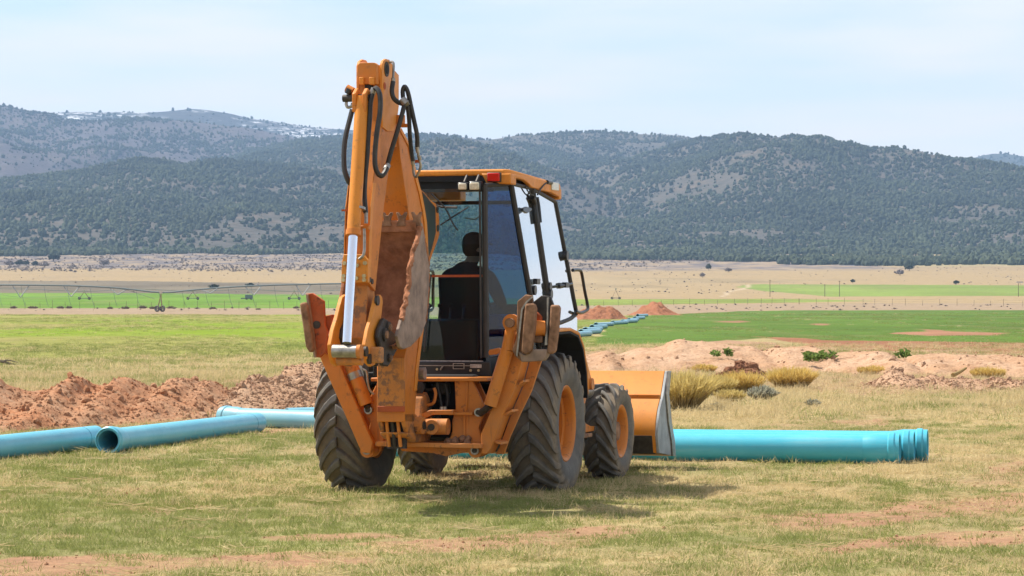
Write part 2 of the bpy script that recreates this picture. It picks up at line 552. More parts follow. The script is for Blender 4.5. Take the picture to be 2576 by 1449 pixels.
    # scrub belt at the foot of the hills: grey brush over straw
    s_ = np.clip((Y - 1560 - 200 * (fbm(X / 140, Y / 200, 121, 3) - 0.5)) / 120, 0, 1) * np.where(X < 230, 1, 0.25)
    br = np.clip((fbm(X / 9, Y / 22, 131, 4) - 0.40) * 5, 0, 1)
    scol = np.array((0.26, 0.20, 0.135)) * (1 - br[:, None]) + np.array((0.13, 0.112, 0.108)) * br[:, None]
    col = col * (1 - s_[:, None]) + scol * s_[:, None]
    return col, green, cover, kind
BARE = [
    ([(-3.582, 18.467), (-2.736, 18.863), (-2.258, 18.617), (-2.074, 16.715), (-3.195, 16.474)], 1.0),
    ([(-2.362, 18.617), (-1.568, 19.083), (-0.891, 18.863), (-0.985, 18.174), (-1.905, 17.751), (-2.218, 17.48)], 0.95),
    ([(-1.052, 19.406), (-0.11, 20.63), (0.984, 21.203), (0.997, 20.265), (0.032, 19.083), (-0.801, 18.617)], 0.9),
    ([(-1.659, 20.193), (-0.823, 20.446), (-0.807, 20.052), (-1.619, 19.707)], 0.7),
    ([(1.901, 22.232), (3.141, 23.367), (4.858, 24.623), (4.564, 23.131), (3.084, 21.809), (1.943, 21.008)], 1.0),
    ([(2.084, 19.572), (3.235, 20.817), (4.223, 21.401), (3.999, 20.265), (3.016, 19.406), (2.113, 18.617)], 1.0),
    ([(3.04, 23.853), (4.529, 25.164), (5.009, 25.387), (4.858, 24.623), (3.109, 23.131)], 0.9),
    ([(4.575, 41.334), (5.404, 42.406), (5.888, 41.635), (5.084, 39.894)], 0.9),
    ([(-3.456, 38.165), (-3.055, 39.894), (-2.864, 38.812), (-3.19, 36.348)], 1.0),
    ([(-0.585, 28.271), (-0.073, 28.986), (-0.031, 28.132), (-0.526, 27.261)], 0.7),
    ([(-3.066, 22.899), (-2.402, 23.607), (-2.215, 23.037), (-2.821, 22.232)], 0.7),
    ([(4.393, 28.271), (6.364, 32.252), (6.106, 30.945), (4.427, 27.261)], 0.75),
]
rows = [-120, -60, -20, 0, 6, 10, 13]
y = 14.0
while y < 3300:
    rows.append(y)
    y *= 1.0062
rows = np.array(rows)
NC = 600
tt = np.linspace(-1, 1, NC)
half = np.where(rows < 14, 60, 0.40 * rows + 9 + np.clip(rows - 60, 0, 1e9) * 0.06)
GX = (half[:, None] * tt[None, :]).ravel()
GY = np.repeat(rows, NC)
GZ = gz(GX, GY)
gcol, ggreen, gcover, gkind = classify(GX, GY)
nr = len(rows)
idx = np.arange(nr * NC).reshape(nr, NC)
quads = np.stack([idx[:-1, :-1], idx[:-1, 1:], idx[1:, 1:], idx[1:, :-1]], -1).reshape(-1, 4)
def grid_mesh(name, co, quads, mat, colors=None):
    me = bpy.data.meshes.new(name)
    me.vertices.add(len(co)); me.vertices.foreach_set('co', np.asarray(co, np.float32).ravel())
    nq = len(quads)
    me.loops.add(nq * 4); me.loops.foreach_set('vertex_index', quads.astype(np.int32).ravel())
    me.polygons.add(nq)
    me.polygons.foreach_set('loop_start', np.arange(nq, dtype=np.int32) * 4)
    me.polygons.foreach_set('use_smooth', np.ones(nq, bool))
    me.update(calc_edges=True)
    if colors is not None:
        ca = me.color_attributes.new('tone', 'FLOAT_COLOR', 'POINT')
        ca.data.foreach_set('color', np.concatenate([colors, np.ones((len(colors), 1))], 1).astype(np.float32).ravel())
    me.materials.append(mat)
    o = bpy.data.objects.new(name, me)
    COL.objects.link(o)
    return o
t = NT('ground_soil_and_turf')
at = t.new('ShaderNodeAttribute', attribute_name='tone')
geo = t.new('ShaderNodeNewGeometry')
n1 = t.noise(geo.outputs['Position'], 6.0, 8, 0.7)
n2 = t.noise(geo.outputs['Position'], 0.35, 8, 0.7)
n3 = t.noise(geo.outputs['Position'], 45.0, 5, 0.7)
f_ = t.math('MULTIPLY', t.ramp(n1, 0.25, 0.75, 0.70, 1.30), t.ramp(n2, 0.3, 0.7, 0.76, 1.24))
f_ = t.math('MULTIPLY', f_, t.ramp(n3, 0.25, 0.75, 0.75, 1.25))
cm = t.new('ShaderNodeVectorMath', operation='SCALE')
t.l.new(at.outputs['Color'], cm.inputs[0]); t.l.new(f_, cm.inputs['Scale'])
t.col(cm.outputs[0]); t.rough(0.95)
t.bsdf.inputs['Specular IOR Level'].default_value = 0.1
t.bump(t.math('ADD', n1, t.math('MULTIPLY', n3, 0.4)), 0.7, 0.06)
M['ground'] = t.m
ground = grid_mesh('ground', np.stack([GX, GY, GZ], 1), quads, M['ground'], gcol)
tag(ground, kind='structure')

# ================================================================ scattering of plants by geometry nodes
def scatter(name, pts, protos, rot, scale, index):
    """one object whose points carry instances of the prototype meshes"""
    me = bpy.data.meshes.new(name)
    n = len(pts)
    me.vertices.add(n)
    me.vertices.foreach_set('co', np.asarray(pts, np.float32).ravel())
    for nm, data, ty in (('rot', rot, 'FLOAT_VECTOR'), ('scl', scale, 'FLOAT_VECTOR')):
        at_ = me.attributes.new(nm, ty, 'POINT')
        at_.data.foreach_set('vector', np.asarray(data, np.float32).ravel())
    ai = me.attributes.new('idx', 'INT', 'POINT')
    ai.data.foreach_set('value', np.asarray(index, np.int32))
    o = bpy.data.objects.new(name, me)
    COL.objects.link(o)
    ng = bpy.data.node_groups.new(name + '_nodes', 'GeometryNodeTree')
    ng.interface.new_socket('Geometry', in_out='INPUT', socket_type='NodeSocketGeometry')
    ng.interface.new_socket('Geometry', in_out='OUTPUT', socket_type='NodeSocketGeometry')
    gi, go = ng.nodes.new('NodeGroupInput'), ng.nodes.new('NodeGroupOutput')
    jn = ng.nodes.new('GeometryNodeJoinGeometry')
    def attr(nm, ty):
        a = ng.nodes.new('GeometryNodeInputNamedAttribute'); a.data_type = ty
        a.inputs['Name'].default_value = nm
        return a.outputs['Attribute']
    ra, sa, ia = attr('rot', 'FLOAT_VECTOR'), attr('scl', 'FLOAT_VECTOR'), attr('idx', 'INT')
    for k, p in enumerate(protos):
        oi = ng.nodes.new('GeometryNodeObjectInfo'); oi.inputs['Object'].default_value = p
        oi.inputs['As Instance'].default_value = True
        cp = ng.nodes.new('FunctionNodeCompare'); cp.data_type = 'INT'; cp.operation = 'EQUAL'
        ng.links.new(ia, cp.inputs[2]); cp.inputs[3].default_value = k
        ip = ng.nodes.new('GeometryNodeInstanceOnPoints')
        ng.links.new(gi.outputs[0], ip.inputs['Points'])
        ng.links.new(cp.outputs['Result'], ip.inputs['Selection'])
        ng.links.new(oi.outputs['Geometry'], ip.inputs['Instance'])
        e2 = ng.nodes.new('FunctionNodeEulerToRotation'); ng.links.new(ra, e2.inputs[0])
        ng.links.new(e2.outputs[0], ip.inputs['Rotation'])
        ng.links.new(sa, ip.inputs['Scale'])
        ng.links.new(ip.outputs['Instances'], jn.inputs[0])
    ng.links.new(jn.outputs[0], go.inputs[0])
    md = o.modifiers.new('scatter', 'NODES'); md.node_group = ng
    return o
PROTO = bpy.data.collections.new('prototypes')   # not linked to the scene
def proto(mb, name, mat, smooth=True):
    o = mb.build(name, mat, None, smooth=False)
    COL.objects.unlink(o)
    PROTO.objects.link(o)
    for p in o.data.polygons: p.use_smooth = smooth
    return o

# ================================================================ hills
def leafmat(name, c0, c1, rough=0.9):
    t = NT(name)
    oi = t.new('ShaderNodeObjectInfo')
    geo = t.new('ShaderNodeNewGeometry')
    n = t.noise(geo.outputs['Position'], 0.9, 3, 0.6)
    f = t.math('ADD', t.math('MULTIPLY', oi.outputs['Random'], 0.6), t.math('MULTIPLY', n, 0.4))
    big = t.ramp(t.noise(geo.outputs['Position'], 0.006, 5, 0.6), 0.35, 0.65, 0.72, 1.25)
    sc_ = t.new('ShaderNodeVectorMath', operation='SCALE')
    t.l.new(t.mix(f, c0, c1), sc_.inputs[0]); t.l.new(big, sc_.inputs['Scale'])
    t.col(sc_.outputs[0]); t.rough(rough)
    t.bsdf.inputs['Specular IOR Level'].default_value = 0.15
    return t.m
M['juniper'] = leafmat('juniper_foliage', (0.040, 0.055, 0.032), (0.078, 0.092, 0.050))
M['bare_brush'] = leafmat('bare_brush_twigs', (0.20, 0.17, 0.155), (0.33, 0.28, 0.245))
def hill_mat(name, c_a, c_b, c_c, snow=0.0):
    t = NT(name)
    geo = t.new('ShaderNodeNewGeometry')
    p = geo.outputs['Position']
    n1 = t.noise(p, 0.0045, 8, 0.62)
    n2 = t.noise(p, 0.03, 8, 0.7)
    n3 = t.noise(p, 0.11, 5, 0.7)
    c = t.mix(t.ramp(n1, 0.38, 0.62), c_a, c_b)
    c = t.mix(t.ramp(n2, 0.52, 0.66, 0, 0.75), c, c_c)
    dark = t.mix(1.0, c, (0.55, 0.62, 0.55), 'MULTIPLY')
    c = t.mix(t.ramp(n3, 0.46, 0.60, 0, 0.75), c, dark)
    if snow:
        sn = t.noise(p, 0.0052, 7, 0.66)
        sn2 = t.noise(p, 0.035, 6, 0.75)
        m = t.math('MULTIPLY', t.ramp(sn, 0.475, 0.55), t.ramp(sn2, 0.48, 0.57, 0.0, 1.0))
        c = t.mix(t.math('MULTIPLY', m, snow), c, (0.85, 0.87, 0.90))
    t.col(c); t.rough(0.95)
    t.bsdf.inputs['Specular IOR Level'].default_value = 0.05
    t.bump(n2, 0.5, 6.0)
    return t.m
M['hill_near'] = hill_mat('hill_slope_soil', (0.112, 0.098, 0.078), (0.088, 0.084, 0.075), (0.165, 0.125, 0.092))
M['hill_mid'] = hill_mat('hill_slope_brush', (0.12, 0.10, 0.10), (0.10, 0.088, 0.097), (0.15, 0.125, 0.105))
M['hill_snow'] = hill_mat('hill_slope_snow_patches', (0.075, 0.075, 0.078), (0.055, 0.06, 0.06), (0.12, 0.11, 0.10), snow=0.75)
M['hill_far'] = hill_mat('far_hill_forest', (0.06, 0.07, 0.065), (0.075, 0.08, 0.07), (0.10, 0.10, 0.085))

class Hill:
    def __init__(self, crest, Yc, Yf, mat, seed, rav=0.16, shape=1.0, foot=None, nx=340, ny=90):
        self.cx = np.array([c[0] for c in crest]); self.cz = np.array([c[1] for c in crest])
        o_ = np.argsort(self.cx); self.cx, self.cz = self.cx[o_], self.cz[o_]
        self.cx = np.concatenate([[self.cx[0] - 1400], self.cx, [self.cx[-1] + 1400]]); self.cz = np.concatenate([[self.cz[0] * 0.8], self.cz, [self.cz[-1] * 0.8]])
        self.Yc, self.Yf, self.seed, self.rav, self.shape = Yc, Yf, seed, rav, shape
        x0, x1 = self.cx[0], self.cx[-1]
        X, Y = np.meshgrid(np.linspace(x0, x1, nx), np.linspace(Yf - 60, Yc + 0.35 * (Yc - Yf), ny))
        Z = self.z(X.ravel(), Y.ravel())
        idx = np.arange(nx * ny).reshape(ny, nx)
        q = np.stack([idx[:-1, :-1], idx[:-1, 1:], idx[1:, 1:], idx[1:, :-1]], -1).reshape(-1, 4)
        self.o = grid_mesh('hills', np.stack([X.ravel(), Y.ravel(), Z], 1), q, mat)
        tag(self.o, kind='structure')
    def z(self, X, Y):
        cr = np.interp(X, self.cx, self.cz)
        cr = cr + 0.010 * self.Yc * 0.12 * (fbm(X / (0.02 * self.Yc), X * 0, self.seed + 7, 4) - 0.5)
        v = (Y - self.Yf) / (self.Yc - self.Yf)
        f0 = np.interp(np.minimum(Y, self.Yf + 400), PROF[:, 0], PROF[:, 1]) - 4
        S = np.where(v <= 1, np.clip(v, 0, 1) ** self.shape * (1.12 - 0.12 * np.clip(v, 0, 1)), 1 - 0.6 * np.clip(v - 1, 0, 9) ** 1.2)
        L = (self.Yc - self.Yf)
        r1 = np.abs(fbm(X / (0.22 * L) + 0.25 * Y / L, Y / (0.7 * L), self.seed, 4) - 0.5) * 2
        r2 = np.abs(fbm(X / (0.09 * L), Y / (0.22 * L), self.seed + 3, 4) - 0.5) * 2
        w = np.sin(np.pi * np.clip(v, 0, 1)) ** 0.8
        rel = (cr - f0)
        z = f0 + rel * S + rel * self.rav * w * (1.4 * r1 + 0.6 * r2 - 0.55)
        return np.where(v < 0, f0 + rel * 0.3 * v, z)
H_A = Hill([(-1724.036, 476.963), (-1241.923, 480.82), (-1097.289, 485.641), (-1039.435, 486.606), (-952.655, 488.534), (-885.159, 485.641), (-827.306, 488.534), (-779.094, 494.319), (-730.883, 491.427), (-682.672, 484.677), (-624.818, 471.178), (-566.965, 461.536), (-509.111, 452.858), (-441.615, 448.037), (-403.046, 446.108), (-277.697, 435.502), (11.571, 401.754), (300.838, 353.542)], 6900, 5750, M['hill_snow'], 11, rav=0.12)
H_F = Hill([(892.119, 280.387), (1068.195, 339.079), (1117.105, 373.316), (1146.451, 385.054), (1185.579, 392.88), (1229.598, 391.902), (1283.399, 383.098), (1430.129, 397.771), (1674.679, 378.207)], 7000, 5700, M['hill_far'], 15, rav=0.1)
H_B = Hill([(-1477.473, 428.095), (-1242.705, 410.879), (-1086.193, 410.879), (-1007.937, 406.966), (-980.548, 403.836), (-949.245, 394.445), (-910.117, 392.097), (-882.728, 381.142), (-827.949, 376.446), (-749.693, 381.142), (-671.437, 377.229), (-601.006, 374.099), (-538.401, 367.056), (-475.797, 357.665), (-413.192, 342.014), (-342.761, 324.797), (-225.377, 287.234), (9.391, 208.978)], 5600, 3500, M['hill_mid'], 21, rav=0.34)
H_D = Hill([(-690.33, 221.695), (-550.587, 256.631), (-452.767, 288.073), (-368.921, 304.143), (-292.063, 309.733), (-201.23, 313.227), (-159.307, 313.925), (-110.397, 311.829), (-44.019, 304.143), (8.385, 311.829), (78.256, 318.118), (134.153, 320.912), (176.076, 318.816), (217.999, 315.323), (287.87, 311.829), (357.742, 304.842), (427.613, 300.65), (497.485, 295.759), (567.356, 290.169), (637.228, 283.182), (707.099, 276.195), (790.945, 266.413), (860.816, 253.137), (916.713, 232.176), (1056.456, 200.734), (1266.07, 172.785)], 5000, 2450, M['hill_near'], 31, rav=0.34)
H_C = Hill([(-972.331, 140.994), (-776.691, 150.776), (-654.416, 135.124), (-566.378, 131.212), (-522.359, 140.994), (-478.34, 159.579), (-424.539, 179.143), (-360.956, 187.458), (-287.591, 183.056), (-214.226, 180.122), (-140.861, 170.34), (-67.496, 140.994), (5.869, 99.42), (79.234, 72.52), (201.509, 65.183)], 3500, 2230, M['hill_near'], 41, rav=0.22)
H_E = Hill([(-61.71, 61.969), (5.366, 66.441), (72.443, 81.645), (121.632, 89.694), (184.237, 102.215), (251.314, 107.581), (318.39, 104.004), (385.467, 107.581), (452.543, 120.102), (519.62, 131.281), (575.964, 138.883), (720.85, 151.404), (899.721, 155.876)], 3200, 2260, M['hill_near'], 51, rav=0.16)

# juniper woodland: small rounded crowns of several shapes
protos = []
for k in range(4):
    rr = random.Random(k)
    mb = MB()
    import bmesh
    bm = bmesh.new()
    bmesh.ops.create_icosphere(bm, subdivisions=2, radius=1.0)
    vs = []
    from mathutils import noise as mnz
    for v_ in bm.verts:
        p = v_.co.normalized()
        s_ = 1 + 0.55 * mnz.noise(p * 1.7 + Vector((k * 7.1, 1.3, 0))) + 0.25 * mnz.noise(p * 4.5 + Vector((0, k * 3.3, 0)))
        vs.append((p.x * s_, p.y * s_, max(-0.1, p.z * s_ * (1.0 + 0.15 * k) + 0.55)))
    fs = [tuple(v.index for v in f.verts) for f in bm.faces]
    bm.free()
    mb.add(vs, fs)
    protos.append(proto(mb, 'juniper_crown', M['juniper'], smooth=False))
def wood(hill, n, thr, soft, size, seed, name, sc, ext=0.255, vmax=1.04):
    Y = hill.Yf + (hill.Yc - hill.Yf) * (rng.random(n) * (vmax + 0.06) - 0.06)
    X = (rng.random(n) * 2 - 1) * ext * Y
    ok = (X > hill.cx[0]) & (X < hill.cx[-1])
    d = fbm(X / sc, Y / (sc * 2.0), seed, 5)
    d2 = fbm(X / (sc * 0.18), Y / (sc * 0.3), seed + 9, 3)
    p = np.clip((d + 0.7 * (d2 - 0.5) - thr) / soft, 0.10, 1)
    ok &= rng.random(n) < p
    X, Y = X[ok], Y[ok]
    Z = hill.z(X, Y) - 0.3
    m = len(X)
    s = size * (0.35 + 1.1 * rng.random(m) ** 2.0) * (0.75 + 0.5 * fbm(X / 60, Y / 120, seed + 5, 3))
    o = scatter(name, np.stack([X, Y, Z], 1), protos, np.stack([np.zeros(m), np.zeros(m), rng.random(m) * 6.28], 1), np.stack([s, s, s * (0.85 + 0.4 * rng.random(m))], 1), rng.integers(0, 4, m))
    return o
tag(wood(H_C, 95000, 0.26, 0.34, 1.9, 201, 'juniper_woodland', 170), 'dense dark green juniper woodland on the near left hill', 'woodland', kind='stuff')
tag(wood(H_D, 255000, 0.25, 0.38, 1.9, 211, 'juniper_woodland', 260), 'juniper woodland covering the long hill behind the cab', 'woodland', kind='stuff')
tag(wood(H_B, 150000, 0.43, 0.36, 2.1, 221, 'juniper_woodland', 240), 'scattered juniper woodland on the purple slope of the left mountain', 'woodland', kind='stuff')
tag(wood(H_A, 26000, 0.42, 0.3, 2.6, 226, 'juniper_woodland', 260), 'dark conifer cover on the snow patched ridge', 'woodland', kind='stuff')
tag(wood(H_F, 14000, 0.2, 0.3, 2.6, 228, 'juniper_woodland', 260), 'dark conifer cover on the far blue hill at the right edge', 'woodland', kind='stuff')
tag(wood(H_E, 60000, 0.30, 0.32, 1.85, 231, 'juniper_woodland', 150), 'juniper woodland on the low foothills at right', 'woodland', kind='stuff')
# the wood's ragged lower edge on the plain and the grey brush in front of it
n = 26000
Y = 1780 + 620 * rng.random(n); X = (rng.random(n) * 2 - 1) * 0.255 * Y
edge = np.interp(X / Y, [-0.2, -0.15, -0.11, -0.06, -0.02, 0.02, 0.07, 0.13, 0.2], [2080, 2060, 2180, 2230, 2230, 2050, 1900, 1830, 1790])
d = fbm(X / 60, Y / 130, 241, 4) - 0.5
gap = np.where((X / Y > 0.05), np.clip((fbm(X / 130, Y / 60, 251, 3) - 0.42) * 6, 0.05, 1), 1)
ok = (Y + 260 * d > edge) & (rng.random(n) < 0.75 * gap)
X, Y = X[ok], Y[ok]; m = len(X); s = 2.2 * (0.5 + 0.7 * rng.random(m))
tag(scatter('juniper_woodland', np.stack([X, Y, gz(X, Y) - 0.2], 1), protos, np.stack([np.zeros(m), np.zeros(m), rng.random(m) * 6.28], 1), np.stack([s, s, s], 1), rng.integers(0, 4, m)),
    'ragged lower edge of the juniper wood where it meets the plain', 'woodland', kind='stuff')
bprotos = []
for k in range(3):
    mb = MB()
    rr = random.Random(40 + k)
    for q in range(46):
        a, e = rr.random() * 6.28, 0.35 + rr.random() * 1.2
        L = 0.6 + 0.5 * rr.random()
        d_ = Vector((math.cos(a) * math.cos(e), math.sin(a) * math.cos(e), math.sin(e)))
        b0 = d_ * L * 0.25; b1 = d_ * L
        w_ = d_.cross(Vector((rr.random() - .5, rr.random() - .5, rr.random()))).normalized() * 0.11
        mb.add([b0, b1 + w_, b1 * 1.05 - w_], [(0, 1, 2)])
    bprotos.append(proto(mb, 'brush_clump', M['bare_brush'], smooth=False))
n = 14000
Y = 1480 + 760 * rng.random(n); X = (rng.random(n) * 2 - 1) * 0.255 * Y
lim = np.interp(X / Y, [-0.2, -0.1, -0.05, 0.0, 0.03, 0.06, 0.1, 0.2], [1560, 1540, 1560, 1600, 1640, 1800, 1900, 2000])
ok = (Y + 160 * (fbm(X / 50, Y / 90, 261, 3) - 0.5) > lim) & (rng.random(n) < np.clip((fbm(X / 25, Y / 45, 271, 4) - 0.33) * 4, 0.05, 1))
X, Y = X[ok], Y[ok]; m = len(X); s = 1.15 * (0.4 + 0.9 * rng.random(m) ** 2)
tag(scatter('grey_brush', np.stack([X, Y, gz(X, Y) - 0.1], 1), bprotos, np.stack([np.zeros(m), np.zeros(m), rng.random(m) * 6.28], 1), np.stack([s, s, s * 0.9], 1), rng.integers(0, 3, m)),
    'grey leafless brush along the foot of the hills', 'brush', kind='stuff')

# low brush dotted over the tan plain
n = 2600
Y = 900 + 850 * rng.random(n); X = (rng.random(n) * 2 - 1) * 0.255 * Y
_, _, _, kd = classify(X, Y)
ok = (kd != 3) & (rng.random(n) < np.clip((fbm(X / 40, Y / 90, 281, 4) - 0.42) * 4, 0.06, 1))
X, Y = X[ok], Y[ok]; m = len(X); s = 0.25 + 0.55 * rng.random(m) ** 3
tag(scatter('grey_brush', np.stack([X, Y, gz(X, Y) - 0.05], 1), bprotos, np.stack([np.zeros(m), np.zeros(m), rng.random(m) * 6.28], 1), np.stack([s, s, s * 0.7], 1), rng.integers(0, 3, m)),
    'low brush dotted thinly over the tan plain', 'brush', kind='stuff')

# brush scattered along the two fence strips
n = 650
Y = 500 + 130 * rng.random(n); X = (rng.random(n) * 2 - 1) * 0.2 * Y
_, _, _, kd = classify(X, Y)
ok = (kd == 1) & (rng.random(n) < np.clip((fbm(X / 14, Y / 20, 291, 4) - 0.40) * 4, 0.08, 1))
X, Y = X[ok], Y[ok]; m = len(X); s = 0.15 + 0.32 * rng.random(m) ** 2
tag(scatter('grey_brush', np.stack([X, Y, gz(X, Y) - 0.03], 1), bprotos, np.stack([np.zeros(m), np.zeros(m), rng.random(m) * 6.28], 1), np.stack([s * 1.6, s, s * 0.8], 1), rng.integers(0, 3, m)),
    'low weeds and brush on the bare strip beside the wire fences', 'brush', kind='stuff')

# ================================================================ the backhoe loader
TH = math.radians(15.3)
MLOC = (-0.553, 25.5, 0.0)
root = empty('backhoe_loader', MLOC, -TH)
tag(root, 'orange backhoe loader with folded digging arm and enclosed cab, parked on the grass', 'backhoe loader')

def R_(o, c, r, n=16, a0=0.0, a1=2 * math.pi):
    return [(c[0] + r * math.cos(a0 + (a1 - a0) * k / n), c[1] + r * math.sin(a0 + (a1 - a0) * k / n)) for k in range(n)]

# ---- wheels
def make_tyre(R, w, rr, nl, mat, parent, phase=0.0):
    mb = MB()
    h = w / 2
    d = R - rr
    half = [(rr - 0.01, h * 0.72), (rr + 0.02, h * 0.80), (rr + 0.28 * d, h * 0.97), (rr + 0.52 * d, h * 1.0),
            (rr + 0.74 * d, h * 0.95), (R - 0.062, h * 0.86), (R - 0.050, h * 0.70), (R - 0.044, h * 0.3)]
    prof = half + [(r, -a) for r, a in half[::-1]]
    mb.lathe(prof, (0, 0, 0), (1, 0, 0), n=72, closed=True)
    pitch = 2 * math.pi / nl
    path = [(-0.03, R, 0.0), (0.22, R, 0.10), (0.50, R - 0.003, 0.30), (0.74, R - 0.010, 0.55), (0.90, R - 0.028, 0.80), (0.985, R - 0.07, 0.97), (1.01, R - 0.13, 1.05)]
    for sg in (-1, 1):
        for k in range(nl):
            p0 = pitch * (k + (0.5 if sg > 0 else 0)) + phase
            wob = 1 + 0.08 * math.sin(k * 2.3 + sg)
            vs = []
            for t, (fa, r, ph) in enumerate(path):
                a = sg * h * fa
                phi = p0 - ph * pitch * 1.75
                wt, wb = (0.037, 0.056) if t < 4 else (0.042, 0.055)
                wt *= wob * R / 0.63; wb *= wob * R / 0.63
                ca = a * (0.9 if t == 6 else 1.0)
                for dphi, rad, aa in ((-wb / R, r - 0.06, ca * 0.97), (-wt / R, r, a), (wt / R, r, a), (wb / R, r - 0.06, ca * 0.97)):
                    q = phi + dphi
                    vs.append((aa, -rad * math.cos(q), rad * math.sin(q)))
            m = len(path)
            fs = []
            for i in range(m - 1):
                for j in range(3):
                    fs.append((i * 4 + j, i * 4 + j + 1, (i + 1) * 4 + j + 1, (i + 1) * 4 + j))
            fs += [(0, 1, 2, 3), ((m - 1) * 4 + 3, (m - 1) * 4 + 2, (m - 1) * 4 + 1, (m - 1) * 4)]
            mb.add(vs, fs)
    o = mb.build('tyre', mat, parent, bevel=0.010, seg=2)
    return o

def tyre_mat(name, R):
    t = NT(name)
    v = t.coord('Object')
    n1 = t.noise(v, 2.6, 7, 0.62)
    n2 = t.noise(v, 9, 7, 0.7)
    sep = t.new('ShaderNodeSeparateXYZ'); t.l.new(v, sep.inputs[0])
    cmb = t.new('ShaderNodeCombineXYZ'); t.l.new(sep.outputs['Y'], cmb.inputs['Y']); t.l.new(sep.outputs['Z'], cmb.inputs['Z'])
    rad = t.new('ShaderNodeVectorMath', operation='LENGTH'); t.l.new(cmb.outputs[0], rad.inputs[0])
    c = t.mix(t.ramp(n1, 0.34, 0.66), (0.085, 0.083, 0.080), (0.180, 0.168, 0.148))
    # dried mud stays in the grooves between the lugs
    gr = t.math('MULTIPLY', t.ramp(rad.outputs['Value'], R - 0.030, R - 0.052), t.ramp(rad.outputs['Value'], R - 0.16, R - 0.10))
    c = t.mix(t.math('MULTIPLY', gr, t.ramp(n2, 0.30, 0.60, 0.25, 0.95)), c, (0.225, 0.175, 0.120))
    c = t.mix(t.ramp(n2, 0.50, 0.72, 0, 0.55), c, (0.26, 0.225, 0.175))
    t.col(c); t.rough(0.88); t.bump(n2, 0.3, 0.012)
    t.bsdf.inputs['Specular IOR Level'].default_value = 0.25
    return t.m
M['tyre'] = tyre_mat('dusty_tyre_rubber', 0.632)
M['tyre_front'] = tyre_mat('dusty_front_tyre_rubber', 0.462)

def make_wheel(x, y, z, R, w, rr, nl, side, rz=0.0, phase=0.0, front=False):
    wh = empty('wheel', (x, y, z), rz)
    wh.parent = root
    make_tyre(R, w, rr, nl, M['tyre_front'] if front else M['tyre'], wh, phase)
    h = w / 2
    s = side
    mb = MB()
    if front:
        prof = [(rr + 0.022, h * 0.80), (rr + 0.014, h * 0.83), (rr - 0.004, h * 0.80), (rr - 0.02, h * 0.70), (rr - 0.035, h * 0.45), (rr - 0.05, h * 0.20),
                (rr - 0.09, h * 0.16), (0.09, h * 0.10), (0.085, h * 0.2), (0.0, h * 0.2)]
    else:
        prof = [(rr + 0.024, h * 0.80), (rr + 0.014, h * 0.835), (rr - 0.004, h * 0.80), (rr - 0.022, h * 0.70), (rr - 0.026, h * 0.42), (rr - 0.055, h * 0.36), (rr - 0.058, h * 0.05),
                (rr - 0.10, h * -0.05), (0.11, h * -0.10), (0.10, h * 0.1), (0.0, h * 0.1)]
    mb.lathe([(max(r, 0.002), a * s) for r, a in prof], (0, 0, 0), (1, 0, 0), n=56)
    inner = [(rr + 0.014, -h * 0.82), (rr - 0.02, -h * 0.6), (rr - 0.03, -h * 0.1), (0.03, -h * 0.12)]
    mb.lathe([(r, a * s) for r, a in inner], (0, 0, 0), (1, 0, 0), n=40)
    mb.build('rim', M['orange'], wh, smooth=True)
    mb = MB()
    ex = h * (0.62 if front else 0.3) * s
    rh = 0.095 if front else 0.12
    mb.lathe([(rh * 1.25, 0.02 * s), (rh * 1.2, ex * 0.6), (rh, ex * 0.75), (rh * 0.92, ex), (rh * 0.5, ex * 1.04), (0.002, ex * 1.05)], (0, 0, 0), (1, 0, 0), n=28)
    mb.build('hub', M['mud'] if front else M['orange_worn'], wh, smooth=True)
    for k in range(8):
        a = 2 * math.pi * k / 8 + 0.2
        rb = rh + (0.045 if front else 0.07)
        x0 = (h * 0.14 if front else -h * 0.07) * s
        b = MB().cyl((x0, rb * math.cos(a), rb * math.sin(a)), (x0 + 0.03 * s, rb * math.cos(a), rb * math.sin(a)), 0.014, n=6)
        b.build('lug_nut', M['steel'], wh)
    return wh

make_wheel(0.885, 0.02, 0.612, 0.632, 0.45, 0.318, 19, 1)
make_wheel(-0.885, 0.02, 0.612, 0.632, 0.45, 0.318, 19, -1, phase=0.06)
make_wheel(0.925, 2.217, 0.455, 0.462, 0.33, 0.235, 17, 1, rz=math.radians(-1.5), phase=0.1, front=True)
make_wheel(-0.925, 2.217, 0.455, 0.462, 0.33, 0.235, 17, -1, rz=math.radians(-1.5), front=True)

# ---- chassis, axles, hood, loader
mb = MB()
mb.box((0, 1.0, 0.74), (0.62, 3.6, 0.30)); mb.box((0, 0.7, 0.92), (1.1, 1.9, 0.10))
mb.build('chassis', M['black'], root, bevel=0.01)
mb = MB()
mb.cyl((-0.72, 0.02, 0.612), (0.72, 0.02, 0.612), 0.12, n=20)
mb.lathe([(0.14, -0.25), (0.24, -0.15), (0.26, 0.0), (0.24, 0.15), (0.14, 0.25)], (0, 0.02, 0.612), (1, 0, 0), n=24)
mb.build('rear_axle', M['iron'], root, smooth=True)
mb = MB()
mb.cyl((-0.78, 2.217, 0.455), (0.78, 2.217, 0.455), 0.075, n=16)
mb.lathe([(0.08, -0.2), (0.17, -0.08), (0.17, 0.08), (0.08, 0.2)], (0.1, 2.217, 0.455), (1, 0, 0), n=20)
mb.build('front_axle', M['iron'], root, smooth=True)
hood = MB().px([(1.55, 0.95), (3.05, 0.95), (3.1, 1.30), (2.95, 1.46), (1.55, 1.62)], -0.40, 0.40).build('hood', M['orange_clean'], root, bevel=0.05, seg=3)
for k in range(6):
    MB().box((0, 3.085, 1.02 + k * 0.05), (0.62, 0.03, 0.018)).build('grille_slat', M['black'], hood)
MB().cyl((0.24, 2.2, 1.5), (0.24, 2.2, 1.98), 0.035, n=14).build('exhaust_pipe', M['iron'], root, smooth=True)

